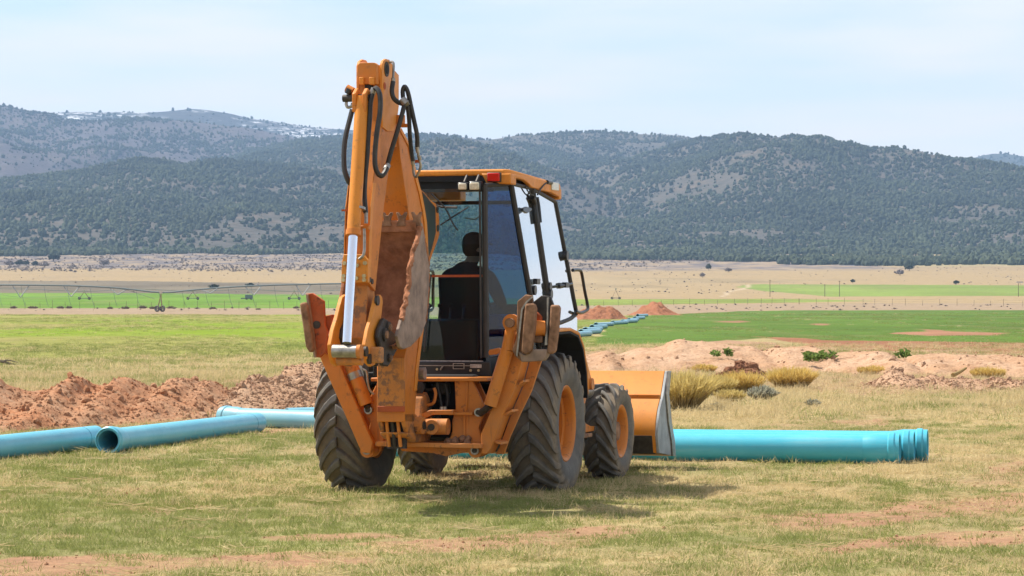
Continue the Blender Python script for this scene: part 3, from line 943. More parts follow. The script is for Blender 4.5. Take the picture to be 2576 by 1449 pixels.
for s in (-1, 1):
    # loader tower and brace, lift arm and lift cylinder
    tw = [(1.011, 1.413), (1.148, 1.372), (1.6, 0.96), (1.711, 0.927), (1.695, 0.871), (1.458, 0.873), (1.427, 0.8), (1.225, 0.806), (1.057, 1.178)]
    MB().px(tw, s * 0.70, s * 0.92).build('loader_tower', M['orange_clean'], root, bevel=0.012)
    c0 = [(0.93, 1.527, 0.924)][0]
    MB().cyl((s * 0.69, c0[1], c0[2]), (s * 0.945, c0[1], c0[2]), 0.055, n=18).build('pivot_pin', M['orange_worn'], root, smooth=True)
    arm = [(1.15, 1.36), (1.45, 1.40), (2.6, 1.02), (3.55, 0.52), (3.55, 0.36), (3.38, 0.34), (2.5, 0.82), (1.2, 1.18)]
    MB().px(arm, s * 0.50, s * 0.60).build('lift_arm', M['orange_clean'], root, bevel=0.012)
    MB().cyl((s * 0.55, 1.2, 0.85), (s * 0.55, 2.3, 0.86), 0.055, n=16).build('lift_cylinder', M['orange'], root, smooth=True)
    MB().cyl((s * 0.55, 2.3, 0.86), (s * 0.55, 2.75, 0.88), 0.028, n=14).build('lift_rod', M['chrome'], root, smooth=True)
    # step and bracket between the wheels
    mb = MB()
    mb.px([(1.104, 0.927), (1.461, 0.888), (1.492, 0.835), (1.258, 0.59), (1.635, 0.524), (1.827, 0.517), (1.811, 0.472), (1.258, 0.472), (1.104, 0.515)], s * 0.86, s * 0.90)
    mb.build('step_bracket', M['orange'], root, bevel=0.008)
    mb = MB().pz([(s * 0.60, 0.86), (s * 1.0, 0.86), (s * 1.0, 1.28), (s * 0.60, 1.28)], 0.44, 0.475)
    mb.build('step', M['mud'], root, bevel=0.006)
    q = [(0.93, 1.339, 0.854)][0]
    MB().cyl((s * 0.82, q[1] - 0.1, q[2]), (s * 0.82, q[1] + 0.45, q[2]), 0.075, n=18).build('air_tank', M['steel'], root, smooth=True)

# loader bucket across the front
prof = [(3.753, 1.002), (3.568, 0.76), (3.406, 0.621), (3.331, 0.496), (3.295, 0.367), (3.357, 0.193)]
bot = [(4.148, 0.123)][0]
topf = [(3.935, 1)][0]
inner = [(y + 0.022, z + (0.0 if i < 5 else 0.022)) for i, (y, z) in enumerate(prof)]
mb = MB().px(prof + [bot, (bot[0] - 0.02, bot[1] + 0.025)] + inner[::-1], -1.15, 1.15)
lb = mb.build('loader_bucket', M['orange_clean'], root, bevel=0.006)
side = [(3.753, 1.002), (3.568, 0.76), (3.406, 0.621), (3.331, 0.496), (3.295, 0.367), (3.357, 0.19), (4.158, 0.121), (4.129, 0.267), (3.974, 0.472), (3.839, 0.764), (3.935, 1)]
for s in (-1, 1):
    MB().px(side, s * 1.152, s * 1.18).build('side_plate', M['loader_side'], lb, bevel=0.005)
    edge = [(3.795, 1.003), (3.7, 0.768), (3.834, 0.478), (3.988, 0.273), (4.017, 0.128), (3.93, 0.132), (3.891, 0.278), (3.738, 0.481), (3.624, 0.77), (3.7, 1.005)]
    MB().px(edge, s * 1.181, s * 1.198).build('side_cutter', M['steel'], lb, bevel=0.003)
r0, r1 = prof[1], prof[2]
MB().py([(-1.14, r0[1] - 0.035), (1.14, r0[1] - 0.035), (1.14, r0[1] + 0.01), (-1.14, r0[1] + 0.01)], r0[0] - 0.035, r0[0] + 0.03).build('stiffener', M['orange'], lb, bevel=0.008)
w0, w1 = prof[4], prof[5]
MB().px([(w0[0] - 0.014, w0[1]), (w1[0] - 0.014, w1[1] - 0.004), (w1[0] + 0.10, w1[1] - 0.016), (w1[0] + 0.1, w1[1]), (w0[0], w0[1])], -1.12, 1.12).build('wear_plate', M['iron'], lb, bevel=0.004)
for s in (-1, 1):
    MB().px([(3.42, 0.30), (3.50, 0.66), (prof[2][0] + 0.01, prof[2][1] + 0.06), (prof[4][0] + 0.01, prof[4][1])], s * 0.62, s * 0.66).build('bucket_lug', M['orange_clean'], lb, bevel=0.006)

# fenders over the rear wheels
for s in (-1, 1):
    outer = [(-0.30, 1.435), (-0.22, 1.452), (0.30, 1.46), (0.62, 1.42), (0.80, 1.30), (0.93, 1.08), (0.97, 0.86)]
    inn = [(y - 0.010 * (i > 2), z - 0.030) for i, (y, z) in enumerate(outer)]
    mb = MB().px(outer + inn[::-1], s * 0.60, s * 1.04)
    fe = mb.build('fender', M['orange_clean'], root, bevel=0.012)
    MB().px([(y - 0.004 * (i > 2), z - 0.002) for i, (y, z) in enumerate(inn)] + [(y - 0.022 * (i > 2), z - 0.020) for i, (y, z) in enumerate(inn)][::-1], s * 0.61, s * 1.036).build('fender_underside', M['black_matt'], fe)  # black sheet added under the orange fender to darken its underside
    MB().px([(-0.27, 1.40), (0.6, 1.385), (0.93, 0.9), (0.55, 0.75), (-0.35, 0.95)], s * 0.585, s * 0.60).build('fender_liner', M['black_matt'], fe)

# ---- cab
cab = MB()
cab.box((0.0, 0.45, 1.02), (1.20, 2.0, 0.10))
cab.px([(1.35, 1.07), (1.72, 1.07), (1.70, 1.48), (1.45, 1.52)], -0.48, 0.48)
cab = cab.build('cab', M['black_matt'], root, bevel=0.01)
cor = [(0.626, -0.231, 2.733), (0.734, 0.017, 1.752), (0.776, 0.121, 1.369), (0.793, 0.166, 1.209)]        # rear side corner, top to bottom
mid = [(0.627, 0.487, 2.721), (0.736, 0.641, 1.73), (0.762, 0.684, 1.491)]
fro = [(0.637, 1.301, 2.629), (0.737, 1.607, 1.724), (0.753, 1.603, 1.574), (0.761, 0.996, 1.501)]
rp = [(0.475, 2.707), (0.49, 1.183), (0.493, 1.045)]
rl = [(-p[0] + 0.0, p[1]) for p in rp]
def mir(p): return (-p[0], p[1], p[2])
for s in (1, -1):
    k = (lambda p: p) if s > 0 else mir
    A = [k(p) for p in cor]; B = [k(p) for p in mid]; C = [k(p) for p in fro]
    MB().tube([A[0], A[1], A[3]], 0.026, 8, 4).build('corner_post', M['seal'], cab, smooth=True)
    MB().tube([B[0], B[2]], 0.030, 8, 1).build('door_post', M['seal'], cab, smooth=True)
    MB().tube([C[0], C[1], C[2], C[3], B[2]], 0.020, 8, 3).build('front_post', M['seal'], cab, smooth=True)
    MB().tube([A[0], B[0], C[0]], 0.018, 8, 1).build('top_rail', M['seal'], cab, smooth=True)
    off = (-0.006 * s, 0, 0)
    MB().plate([A[0], B[0], B[1], B[2], A[3], A[2], A[1]], off).build('quarter_window', M['glass_side'], cab)
    MB().plate([B[0], C[0], C[1], C[2], C[3], B[2], B[1]], off).build('door_window', M['glass_side'], cab)
    # lower door glass
    D = [k(p) for p in [(0.764, 0.708, 1.48), (0.762, 0.992, 1.494), (0.754, 1.584, 1.566), (0.757, 1.667, 1.544), (0.77, 1.614, 1.424), (0.772, 0.706, 1.408)]]
    MB().plate(D, off).build('lower_door_window', M['glass_side'], cab)
    # blue corner pane between the rear post and the side corner
    Rt, Rb = k((rp[0][0], -0.55, rp[0][1])), k((rp[1][0], -0.55, rp[1][1] + 0.02))
    rows_ = [(tuple(Vector(Rt).lerp(Vector(Rb), (Rt[2] - a[2]) / (Rt[2] - Rb[2]) if i else 0.0)), a) for i, a in enumerate(A)]
    vs = [q for r_ in rows_ for q in r_]; n_ = len(vs)
    vs += [(q[0] - 0.004 * s, q[1] + 0.006, q[2]) for q in vs]
    fs = []
    for i in range(len(A) - 1):
        a_ = 2 * i
        fs += [(a_, a_ + 1, a_ + 3, a_ + 2), (n_ + a_, n_ + a_ + 2, n_ + a_ + 3, n_ + a_ + 1), (a_, a_ + 2, n_ + a_ + 2, n_ + a_), (a_ + 1, n_ + a_ + 1, n_ + a_ + 3, a_ + 3)]
    fs += [(0, n_, n_ + 1, 1), (n_ - 2, n_ - 1, 2 * n_ - 1, 2 * n_ - 2)]
    MB().add(vs, fs).build('corner_window', M['glass_blue'], cab)
    MB().tube([Rt, Rb], 0.028, 8, 1).build('rear_post', M['seal'], cab, smooth=True)
    MB().tube([(p[0] - 0.035 * s, p[1] - 0.03, p[2]) for p in (Rt, Rb)], 0.010, 6, 1).build('window_seal', M['iron'], cab)
    MB().tube([Rt, A[0]], 0.02, 8, 1).build('top_rail', M['seal'], cab, smooth=True)
    MB().plate([Rb, A[3], (A[3][0], A[3][1], 1.0), (Rb[0], -0.55, 1.0)], (-0.01 * s, 0.02, 0)).build('corner_panel', M['black'], cab)
    MB().plate([A[3], B[2], (B[2][0], B[2][1], 1.05), (A[3][0], A[3][1], 1.05)], (-0.02 * s, 0, 0)).build('sill_panel', M['black'], cab)
# rear window, split by a bar, and the black panel with its fittings under it
x1 = rp[0][0] - 0.03
xb = rp[1][0] - 0.03
zt, zb_, zm = [(0.475, 2.68)][0][1], [(0.475, 1.176)][0][1], [(0.334, 1.916)][0][1]
MB().py([(-x1, zt), (x1, zt), (xb, zm + 0.012), (-xb, zm + 0.012)], -0.55, -0.544).build('rear_window', M['glass_rear'], cab)
MB().py([(-xb, zm - 0.012), (xb, zm - 0.012), (xb, zb_), (-xb, zb_)], -0.55, -0.544).build('rear_window', M['glass_rear'], cab)
MB().box((0, -0.555, zm), (2 * xb, 0.02, 0.020)).build('window_bar', M['rust_orange'], cab)
MB().box((0, -0.55, zb_ - 0.01), (2 * xb, 0.03, 0.018)).build('window_sill', M['label'], cab)
panel = MB().box((0, -0.56, 1.10), (2 * xb + 0.16, 0.05, 0.135)).build('rear_panel', M['black'], cab, bevel=0.008)
pl, stk, b1, b2, lt = [(0.252, 1.127), (0.407, 1.128), (0.361, 1.09), (0.433, 1.09), (0.085, 1.099)]
MB().box((pl[0], -0.59, pl[1]), (0.105, 0.010, 0.052)).build('plate_frame', M['steel'], panel)
MB().box((pl[0], -0.5965, pl[1]), (0.088, 0.006, 0.038)).build('number_plate', M['black_matt'], panel)
MB().box((stk[0], -0.588, stk[1]), (0.102, 0.006, 0.030)).build('sticker', M['label'], panel)
for b in (b1, b2, (lt[0] - 0.03, lt[1])):
    MB().cyl((b[0], -0.585, b[1]), (b[0], -0.60, b[1]), 0.011, n=8).build('bolt', M['bolt'], panel)
MB().tube([(lt[0], -0.585, lt[1]), (lt[0] + 0.01, -0.61, lt[1]), (lt[0] + 0.03, -0.62, lt[1] + 0.03)], 0.008, 6, 3).build('latch', M['steel'], panel)
MB().box((-0.02, -0.59, zb_ - 0.045), (0.86, 0.02, 0.006)).build('hinge_strip', M['steel'], panel)
# gas strut at the left of the rear window
MB().tube([(0.001, -0.6, 1.931), (-0.032, -0.6, 1.583), (-0.061, -0.6, 1.252)], 0.008, 6, 2).build('gas_strut', M['seal'], cab)
# roof
plan = [(-0.62, -0.40), (0.62, -0.40), (0.665, -0.34), (0.665, 1.40), (0.58, 1.52), (-0.58, 1.52), (-0.665, 1.40), (-0.665, -0.34)]
def zr(y): return 2.855 - max(0, y) * 0.035
mb = MB()
mb.prism([(x, y, zr(y) - 0.055) for x, y in plan], [(x * 0.985, y, zr(y)) for x, y in plan])
roof = mb.build('roof', M['orange_clean'], cab, bevel=0.018, seg=3)
for s in (-1, 1):
    # rear corner block of the roof, side skirt and front visor
    cb = [(0.399, 2.819), (0.428, 2.776), (0.449, 2.731), (0.674, 2.721), (0.674, 2.815)]
    MB().py([(s * x, z) for x, z in cb], -0.41, -0.22).build('roof_corner', M['orange_clean'], roof, bevel=0.012)
    sk = [(-0.386, 2.817), (-0.386, 2.723), (-0.32, 2.771), (-0.159, 2.785), (0.057, 2.781), (0.236, 2.753), (0.333, 2.725), (0.672, 2.714), (1.049, 2.708), (1.346, 2.679), (1.346, 2.802), (0.361, 2.816)]
    MB().px(sk, s * 0.625, s * 0.668).build('roof_skirt', M['orange_clean'], roof, bevel=0.008)
    MB().pz([(s * 0.30, 1.34), (s * 0.665, 1.34), (s * 0.665, 1.42), (s * 0.58, 1.535), (s * 0.30, 1.535)], zr(1.4) - 0.15, zr(1.4) - 0.05).build('visor', M['orange_clean'], roof, bevel=0.012)
    ml = [(0.67, 1.144, 2.767)][0]
    MB().box((s * 0.672, ml[1], ml[2]), (0.02, 0.26, 0.075)).build('marker_lamp', M['clear_lens'], roof, bevel=0.006)
    tl = [(0.528, 2.782)][0]
    lamp = MB().box((s * tl[0], -0.425, tl[1]), (0.125, 0.035, 0.085)).build('tail_lamp', M['iron'], roof, bevel=0.006)
    MB().box((s * tl[0], -0.448, tl[1]), (0.110, 0.02, 0.072)).build('red_lens', M['red_lens'], roof, bevel=0.006)
MB().box((0, -0.36, 2.775), (1.0, 0.06, 0.05)).build('rear_header', M['black_matt'], roof)
MB().py([(-0.55, 2.66), (0.50, 2.66), (0.50, 2.80), (-0.55, 2.80)], -0.36, -0.34).build('rear_fascia', M['black_matt'], roof)
MB().box((0, 0.52, 2.765), (1.16, 1.6, 0.03)).build('headliner', M['black_matt'], roof)
wl1, wl2 = [(0.291, -0.55, 2.696), (0.4, -0.55, 2.698)]
for q, s_ in ((wl1, 0.9), (wl2, 1.05)):
    for m_ in (1, -1):
        if m_ < 0 and q is wl1: continue
        MB().box((q[0] * m_, -0.56, q[2]), (0.105 * s_, 0.09, 0.085 * s_)).build('work_lamp', M['black'], roof, bevel=0.012)
        MB().box((q[0] * m_, -0.61, q[2]), (0.082 * s_, 0.02, 0.060 * s_)).build('lamp_lens', M['clear_lens'], roof, bevel=0.008)
        MB().tube([(q[0] * m_, -0.55, q[2] + 0.04), (q[0] * m_ + 0.01, -0.50, q[2] + 0.10)], 0.012, 6, 1).build('lamp_bracket', M['iron'], roof)
MB().tube([(-0.016, -0.57, 2.566), (0.086, -0.57, 2.523), (0.232, -0.57, 2.515)], 0.012, 6, 4).build('wiper_rail', M['iron'], cab)
MB().tube([(0.005, -0.6, 2.638), (0.132, -0.6, 2.508), (0.197, -0.6, 2.382), (0.248, -0.6, 2.312)], 0.007, 6, 5).build('wiper_hose', M['hose'], cab)
MB().tube([(0.082, -0.58, 2.363), (0.198, -0.58, 2.435), (0.336, -0.58, 2.517)], 0.007, 6, 2).build('wiper_arm', M['black'], cab)
MB().tube([(0.284, -0.5, 2.426), (0.374, -0.5, 2.415), (0.436, -0.5, 2.46)], 0.006, 6, 4).build('cable', M['hose'], cab)
# handles, hinges, hatches on the right side; grab rail at the front
def sidept(s, p, o=0.02): return (s * (p[0] + o), p[1], p[2])
for s in (1, -1):
    P = lambda pts, o=0.02: [sidept(s, p, o) for p in pts]
    hb = P([(0.637, 0.395, 2.635), (0.643, 0.456, 2.58), (0.653, 0.458, 2.482), (0.662, 0.467, 2.403)])
    MB().tube(hb, 0.022, 8, 3).build('hinge_bar', M['black'], cab, smooth=True)
    hb = P([(0.636, 0.552, 2.641), (0.645, 0.574, 2.559), (0.661, 0.571, 2.414)])
    MB().tube(hb, 0.020, 8, 3).build('hinge_bar', M['black'], cab, smooth=True)
    mr = P([(0.649, -0.076, 2.521), (0.647, 0.067, 2.54), (0.648, 0.241, 2.529), (0.65, 0.205, 2.51), (0.654, 0.042, 2.479), (0.652, -0.086, 2.496)])
    MB().plate(mr, (0.03 * s, 0, 0)).build('side_mirror', M['black'], cab, bevel=0.005)
    for q in ([(0.721, 0.12, 1.866), (0.719, 0.265, 1.882)], [(0.724, 0.993, 1.839), (0.721, 1.485, 1.865)]):
        a, b = P(q, 0.03)
        h_ = MB().tube([a, b], 0.014, 8, 1); c_ = [(a[i] + b[i]) / 2 for i in range(3)]
        h_.box(c_, (0.04, 0.12, 0.05)); h_.build('window_latch', M['black'], cab, bevel=0.004)
    for q in P([(0.729, 0.09, 1.795), (0.692, 1.402, 2.129), (0.725, 0.653, 1.828), (0.732, 0.655, 1.763)]):
        MB().cyl((q[0] - 0.02 * s, q[1], q[2]), (q[0] + 0.02 * s, q[1], q[2]), 0.045, n=14).build('window_knob', M['black'], cab, smooth=True)
    MB().tube(P([(0.627, 0.183, 2.723), (0.633, 0.299, 2.671), (0.634, 0.445, 2.655)]), 0.007, 6, 4).build('cable', M['hose'], cab)
    MB().tube([sidept(s, p, 0.05) for p in [(0.633, 0.477, 2.663), (0.626, 0.63, 2.727), (0.62, 0.825, 2.783), (0.619, 1.005, 2.798)]], 0.008, 6, 4).build('aerial_lead', M['iron'], cab)
    q = sidept(s, [(0.619, 0.946, 2.796)][0], 0.05)
    MB().cyl((q[0], q[1] - 0.08, q[2]), (q[0], q[1] + 0.08, q[2]), 0.02, n=10).build('side_lamp', M['black'], cab, smooth=True)
    gr = [sidept(s, p, 0.03) for p in [(0.707, 1.571, 1.994), (0.706, 1.791, 2.001), (0.709, 1.905, 1.976), (0.727, 1.957, 1.809), (0.745, 2.013, 1.649), (0.749, 1.917, 1.611), (0.751, 1.689, 1.592), (0.75, 1.525, 1.607)]]
    MB().tube(gr, 0.016, 8, 5).build('grab_rail', M['black'], cab, smooth=True)
# front windscreen and dash
fx = fro[0][0] - 0.02
MB().prism([(-fx, fro[0][1] - 0.01, fro[0][2]), (fx, fro[0][1] - 0.01, fro[0][2]), (0.68, fro[1][1], fro[1][2]), (-0.68, fro[1][1], fro[1][2])],
           [(-fx, fro[0][1] - 0.004, fro[0][2]), (fx, fro[0][1] - 0.004, fro[0][2]), (0.68, fro[1][1] + 0.006, fro[1][2]), (-0.68, fro[1][1] + 0.006, fro[1][2])]).build('windscreen', glass('windscreen_glass', (0.86, 0.92, 0.92)), cab)
MB().tube([(-fx, fro[0][1], fro[0][2]), (fx, fro[0][1], fro[0][2])], 0.02, 6, 1).build('windscreen_rail', M['seal'], cab)
MB().px([(1.30, 1.45), (1.62, 1.45), (1.68, 1.62), (1.36, 1.68)], -0.42, 0.42).build('dashboard', M['black_matt'], cab, bevel=0.03)
st_ = MB().tube([(0, 1.35, 1.55), (0, 1.12, 1.78)], 0.03, 8, 1).build('steering_column', M['black'], cab)
ring = [(0.17 * math.cos(a), 1.10 - 0.10 * math.sin(a), 1.80 + 0.13 * math.sin(a)) for a in np.linspace(0, 2 * math.pi, 25)]
MB().tube(ring, 0.014, 8, 1).build('steering_wheel', M['black'], st_, smooth=True)
# seat and the control tower of the digging arm
se = MB().box((0.10, 0.38, 1.42), (0.50, 0.48, 0.12)).build('seat', M['seat'], cab, bevel=0.04, seg=3)
MB().box((0.10, 0.38, 1.22), (0.34, 0.34, 0.30)).build('seat_base', M['black'], se, bevel=0.02)
MB().px([(0.10, 1.44), (0.20, 1.44), (0.10, 1.93), (0.02, 1.93)], -0.13, 0.33).build('seat_back', M['seat'], se, bevel=0.03, seg=3)
ct = MB().box((0.08, -0.30, 1.28), (0.60, 0.24, 0.52)).build('control_tower', M['black_matt'], cab, bevel=0.02)
for x_ in (-0.12, -0.02, 0.08, 0.2):
    MB().tube([(x_, -0.30, 1.50), (x_, -0.26, 1.64)], 0.009, 6, 1).build('control_lever', M['black'], ct)
    MB().lathe([(0.004, -0.02), (0.02, -0.01), (0.022, 0.01), (0.004, 0.025)], (x_, -0.255, 1.655), (0, 0.2, 1), n=10).build('lever_knob', M['black_matt'], ct, smooth=True)
MB().box((0.46, 0.10, 1.33), (0.14, 0.6, 0.50)).build('side_console', plain('blue_console', (0.02, 0.04, 0.16), 0.5), cab, bevel=0.02)

# ---- rear frame that carries the stabilisers
frame_poly = [(0.378, 1.016), (0.537, 1.024), (0.642, 0.801), (0.66, 0.747), (0.618, 0.672), (0.593, 0.611), (0.639, 0.469), (0.649, 0.419), (0.621, 0.378), (0.579, 0.367), (0.477, 0.417), (0.402, 0.429), (0.264, 0.478), (0.339, 0.53), (0.356, 0.581), (0.356, 0.666), (0.388, 0.782)]
lf = [(-0.303, 1.019), (-0.253, 1.019), (-0.253, 0.455), (-0.346, 0.468), (-0.4, 0.371), (-0.462, 0.398), (-0.465, 0.452), (-0.433, 0.504), (-0.397, 0.573), (-0.379, 0.642), (-0.408, 0.693), (-0.436, 0.761)]
fr = MB().py(frame_poly, -1.15, -1.11).build('rear_frame', M['orange'], root, bevel=0.008)
MB().py(lf, -1.15, -1.11).build('frame_plate', M['orange'], fr, bevel=0.008)
# second plate behind, upper beam, lower bar
MB().py([(x, z) for x, z in frame_poly], -0.98, -0.95).build('frame_plate', M['orange_worn'], fr, bevel=0.006)
MB().py([(x, z) for x, z in lf], -0.98, -0.95).build('frame_plate', M['orange_worn'], fr, bevel=0.006)
ub = [(-0.356, 1.035), (0.683, 1.041), (0.683, 1.011), (-0.356, 1.004)]
MB().py(ub, -1.20, -0.60).build('upper_beam', M['orange'], fr, bevel=0.006)
lbm = [(-0.269, 0.496), (0.664, 0.483), (0.664, 0.446), (-0.269, 0.455)]
MB().py(lbm, -1.34, -0.95).build('lower_bar', M['orange_worn'], fr, bevel=0.006)
lb2 = [(-0.131, 0.45), (0.508, 0.441), (0.491, 0.407), (0.296, 0.367), (0.19, 0.392), (-0.095, 0.406)]
MB().py(lb2, -1.14, -1.0).build('lower_skirt', M['orange_worn'], fr, bevel=0.006)
rib = [(0.483, 1.007), (0.504, 1.007), (0.497, 0.77), (0.48, 0.736), (0.48, 0.481), (0.455, 0.481), (0.458, 0.736), (0.483, 0.804)]
MB().py(rib, -1.165, -1.148).build('rib', M['orange'], fr, bevel=0.004)
sh = [(0.346, 0.746), (0.558, 0.748), (0.558, 0.724), (0.346, 0.722)]
MB().py(sh, -1.22, -1.10).build('shelf_plate', M['orange'], fr, bevel=0.003)
for p in [(0.603, 0.747), (-0.383, 0.758), (0.571, 0.422), (-0.397, 0.409)]:
    b = MB().cyl((p[0], -1.15, p[1]), (p[0], -1.20, p[1]), 0.036, n=20)
    pin = b.build('pivot_pin', M['steel'], fr, smooth=True)
    MB().cyl((p[0], -1.20, p[1]), (p[0], -1.208, p[1]), 0.022, n=16).build('pin_head', M['iron'], fr, smooth=True)
for p in [(0.571, 0.422), (-0.397, 0.409)]:
    MB().cyl((p[0], -1.18, p[1]), (p[0], -1.0, p[1]), 0.062, n=24).build('pivot_boss', M['orange'], fr, smooth=True)
# hydraulics in the opening of the frame
hy = MB().box((0.10, -0.80, 0.78), (0.75, 0.14, 0.56)).build('valve_bank', M['black_matt'], root, bevel=0.02)
for (a, b, m_) in ((( -0.02, 0.80), (0.09, 0.16), 'iron'), ((0.02, 0.95), (0.10, 0.09), 'black'), ((0.20, 0.94), (0.12, 0.10), 'iron'), ((0.10, 0.66), (0.16, 0.10), 'iron')):
    MB().box((a[0], -0.92, a[1]), (b[0], 0.12, b[1])).build('valve_block', M[m_], hy, bevel=0.015)
oc = [(0.153, -1.25, 0.624), (0.354, -1.25, 0.626)]
sw = MB().cyl(oc[0], oc[1], 0.070, n=22).build('swing_cylinder', M['orange_worn'], root, smooth=True)
p = [(0.232, -1.3, 0.623)][0]
MB().cyl((p[0], -1.30, p[2]), (p[0], -1.345, p[2]), 0.062, n=20).build('cylinder_cap', M['orange_worn'], sw, smooth=True)
MB().cyl((p[0], -1.345, p[2]), (p[0], -1.352, p[2]), 0.030, n=16).build('cap_port', M['iron'], sw, smooth=True)
br = [(0.112, 0.734), (0.193, 0.766), (0.398, 0.767), (0.398, 0.727), (0.211, 0.725), (0.133, 0.684)]
MB().py(br, -1.26, -1.12).build('swing_bracket', M['orange'], sw, bevel=0.006)
for pts in ([(0.095, -1.05, 0.933), (0.177, -1.05, 0.917), (0.159, -1.05, 0.831), (0.124, -1.05, 0.763)], [(0.186, -1.02, 0.995), (0.204, -1.02, 0.899), (0.229, -1.02, 0.763)], [(0.037, -1, 0.863), (0.09, -1, 0.822), (0.18, -1, 0.837), (0.208, -1, 0.803)], [(0.251, -1, 0.985), (0.273, -1, 0.865), (0.251, -1, 0.742)]):
    MB().tube(pts, 0.016, 8, 5).build('hydraulic_hose', M['hose'], hy, smooth=True)
for p in [(0.279, -1.2, 0.772), (0.308, -1.2, 0.773)]:
    MB().cyl((p[0], p[1], p[2] - 0.04), (p[0], p[1], p[2] + 0.02), 0.016, n=6).build('fitting', M['steel'], hy)
MB().tube([(0.109, -1.12, 0.799), (0.181, -1.12, 0.82), (0.202, -1.12, 0.902), (0.188, -1.12, 0.95)], 0.014, 8, 5).build('oil_pipe', M['orange'], hy, smooth=True)
# dirt that lies on the lower bar
dd = MB()
for k in range(26):
    a = random.random()
    q = (0.30 + 0.24 * a, -1.20 + 0.08 * random.random(), 0.49 + 0.05 * random.random() * a)
    r_ = 0.018 + 0.022 * random.random()
    dd.lathe([(0.003, -r_), (r_ * 0.8, -r_ * 0.4), (r_, 0.1 * r_), (0.6 * r_, 0.7 * r_), (0.003, r_)], q, (random.random() - .5, random.random() - .5, 1), n=6)
dd = dd.build('dirt_crumbs', M['mud'], fr); dd['kind'] = 'stuff'

# ---- stabiliser legs, cylinders and flip pads
# right
rl_ = [(0.646, 0.565), (0.727, 0.751), (0.818, 0.971), (0.873, 1.186), (0.929, 1.382), (0.957, 1.432), (1.061, 1.432), (1.02, 1.247), (0.947, 0.972), (0.849, 0.752), (0.765, 0.529), (0.734, 0.438), (0.699, 0.397), (0.653, 0.397)]
leg = MB().py(rl_, -1.27, -1.21).build('stabiliser_leg', M['orange'], root, bevel=0.008)
rc = [(0.849, 0.752), (0.947, 0.972), (1.02, 1.247), (1.117, 1.214), (1.02, 0.929), (0.926, 0.743), (0.825, 0.523), (0.776, 0.385), (0.699, 0.384), (0.734, 0.438), (0.765, 0.529)]
MB().py(rc, -1.00, -0.97).build('leg_back', M['orange_worn'], leg, bevel=0.005)
web = [(0.687, -1.21, 0.395), (0.754, -1.21, 0.528), (0.838, -1.21, 0.751), (0.936, -1.21, 0.971), (1.009, -1.21, 1.247)]
MB().prism([(p[0], -1.21, p[2]) for p in web] + [(p[0] - 0.02, -1.21, p[2]) for p in web[::-1]],
           [(p[0], -0.98, p[2]) for p in web] + [(p[0] - 0.02, -0.98, p[2]) for p in web[::-1]]).build('leg_web', M['orange'], leg)
gus = [(0.748, -1.2, 0.51), (0.811, -1.2, 0.497), (0.839, -1.2, 0.74), (0.905, -1.2, 0.775), (0.943, -1.2, 0.984), (1.006, -1.2, 1.028)]
for i in (0, 2, 4):
    a, b = Vector(gus[i]), Vector(gus[i + 1])
    MB().prism([(a.x, -1.22, a.z), (b.x, -1.22, b.z), (b.x, -1.22, b.z - 0.02), (a.x, -1.22, a.z - 0.02)],
               [(a.x, -1.0, a.z), (b.x, -1.0, b.z), (b.x, -1.0, b.z - 0.02), (a.x, -1.0, a.z - 0.02)]).build('gusset', M['orange_worn'], leg)
ca, cb_, cc = [(0.749, -1.34, 0.812), (0.898, -1.34, 1.282), (0.94, -1.34, 1.51)]
cy = MB().cyl(ca, cb_, 0.056, n=22).build('stabiliser_cylinder', M['orange'], root, smooth=True)
MB().cyl(cb_, cc, 0.050, 0.046, n=20).build('cylinder_head', M['orange'], cy, smooth=True)
MB().lathe([(0.002, -0.035), (0.072, -0.03), (0.072, 0.03), (0.002, 0.035)], (cc[0], cc[1] - 0.01, cc[2]), (0, 1, 0), n=22).build('cylinder_eye', M['orange'], cy, smooth=True)
MB().cyl((cc[0], -1.37, cc[2]), (cc[0], -1.43, cc[2]), 0.040, n=18).build('pivot_pin', M['mud'], cy, smooth=True)
MB().cyl((ca[0], -1.34, ca[2]), [(0.636, -1.25, 0.74)][0], 0.03, n=14).build('cylinder_rod', M['iron'], cy, smooth=True)
# arm rest plate right of the cab corner (orange tongue beside the leg)
MB().py([(0.639, 1.256), (0.649, 1.277), (0.734, 1.294), (0.755, 1.263), (0.713, 1.239), (0.646, 1.232)], -1.01, -0.97).build('tongue', M['orange'], root, bevel=0.004)
pad = MB().py([(1.075, 1.747), (1.134, 1.737), (1.131, 1.583), (1.103, 1.383), (1.069, 1.196), (1.048, 1.179), (0.985, 1.226), (0.958, 1.282), (0.992, 1.383), (1.003, 1.69)], -1.40, -1.36).build('stabiliser_pad', M['mud'], root, bevel=0.006)
MB().prism([(p[0], p[1], p[2]) for p in [(1.14, -1.402, 1.74), (1.081, -1.402, 1.693), (1.036, -1.402, 1.63), (0.991, -1.402, 1.236), (1.005, -1.402, 1.226), (1.05, -1.402, 1.62), (1.092, -1.402, 1.683), (1.14, -1.402, 1.723)]],
           [(p[0], p[1], p[2]) for p in [(1.153, -1.45, 1.74), (1.094, -1.45, 1.693), (1.049, -1.45, 1.63), (1.005, -1.45, 1.237), (1.018, -1.45, 1.227), (1.063, -1.45, 1.62), (1.105, -1.45, 1.683), (1.153, -1.45, 1.723)]]).build('pad_flange', M['steel'], pad)
MB().py([(1.093, 1.67), (1.169, 1.673), (1.183, 1.63), (1.173, 1.45), (1.142, 1.271), (1.104, 1.241), (1.059, 1.264), (1.073, 1.484)], -1.49, -1.405).build('rubber_cleat', M['mud'], pad, bevel=0.018, seg=3)
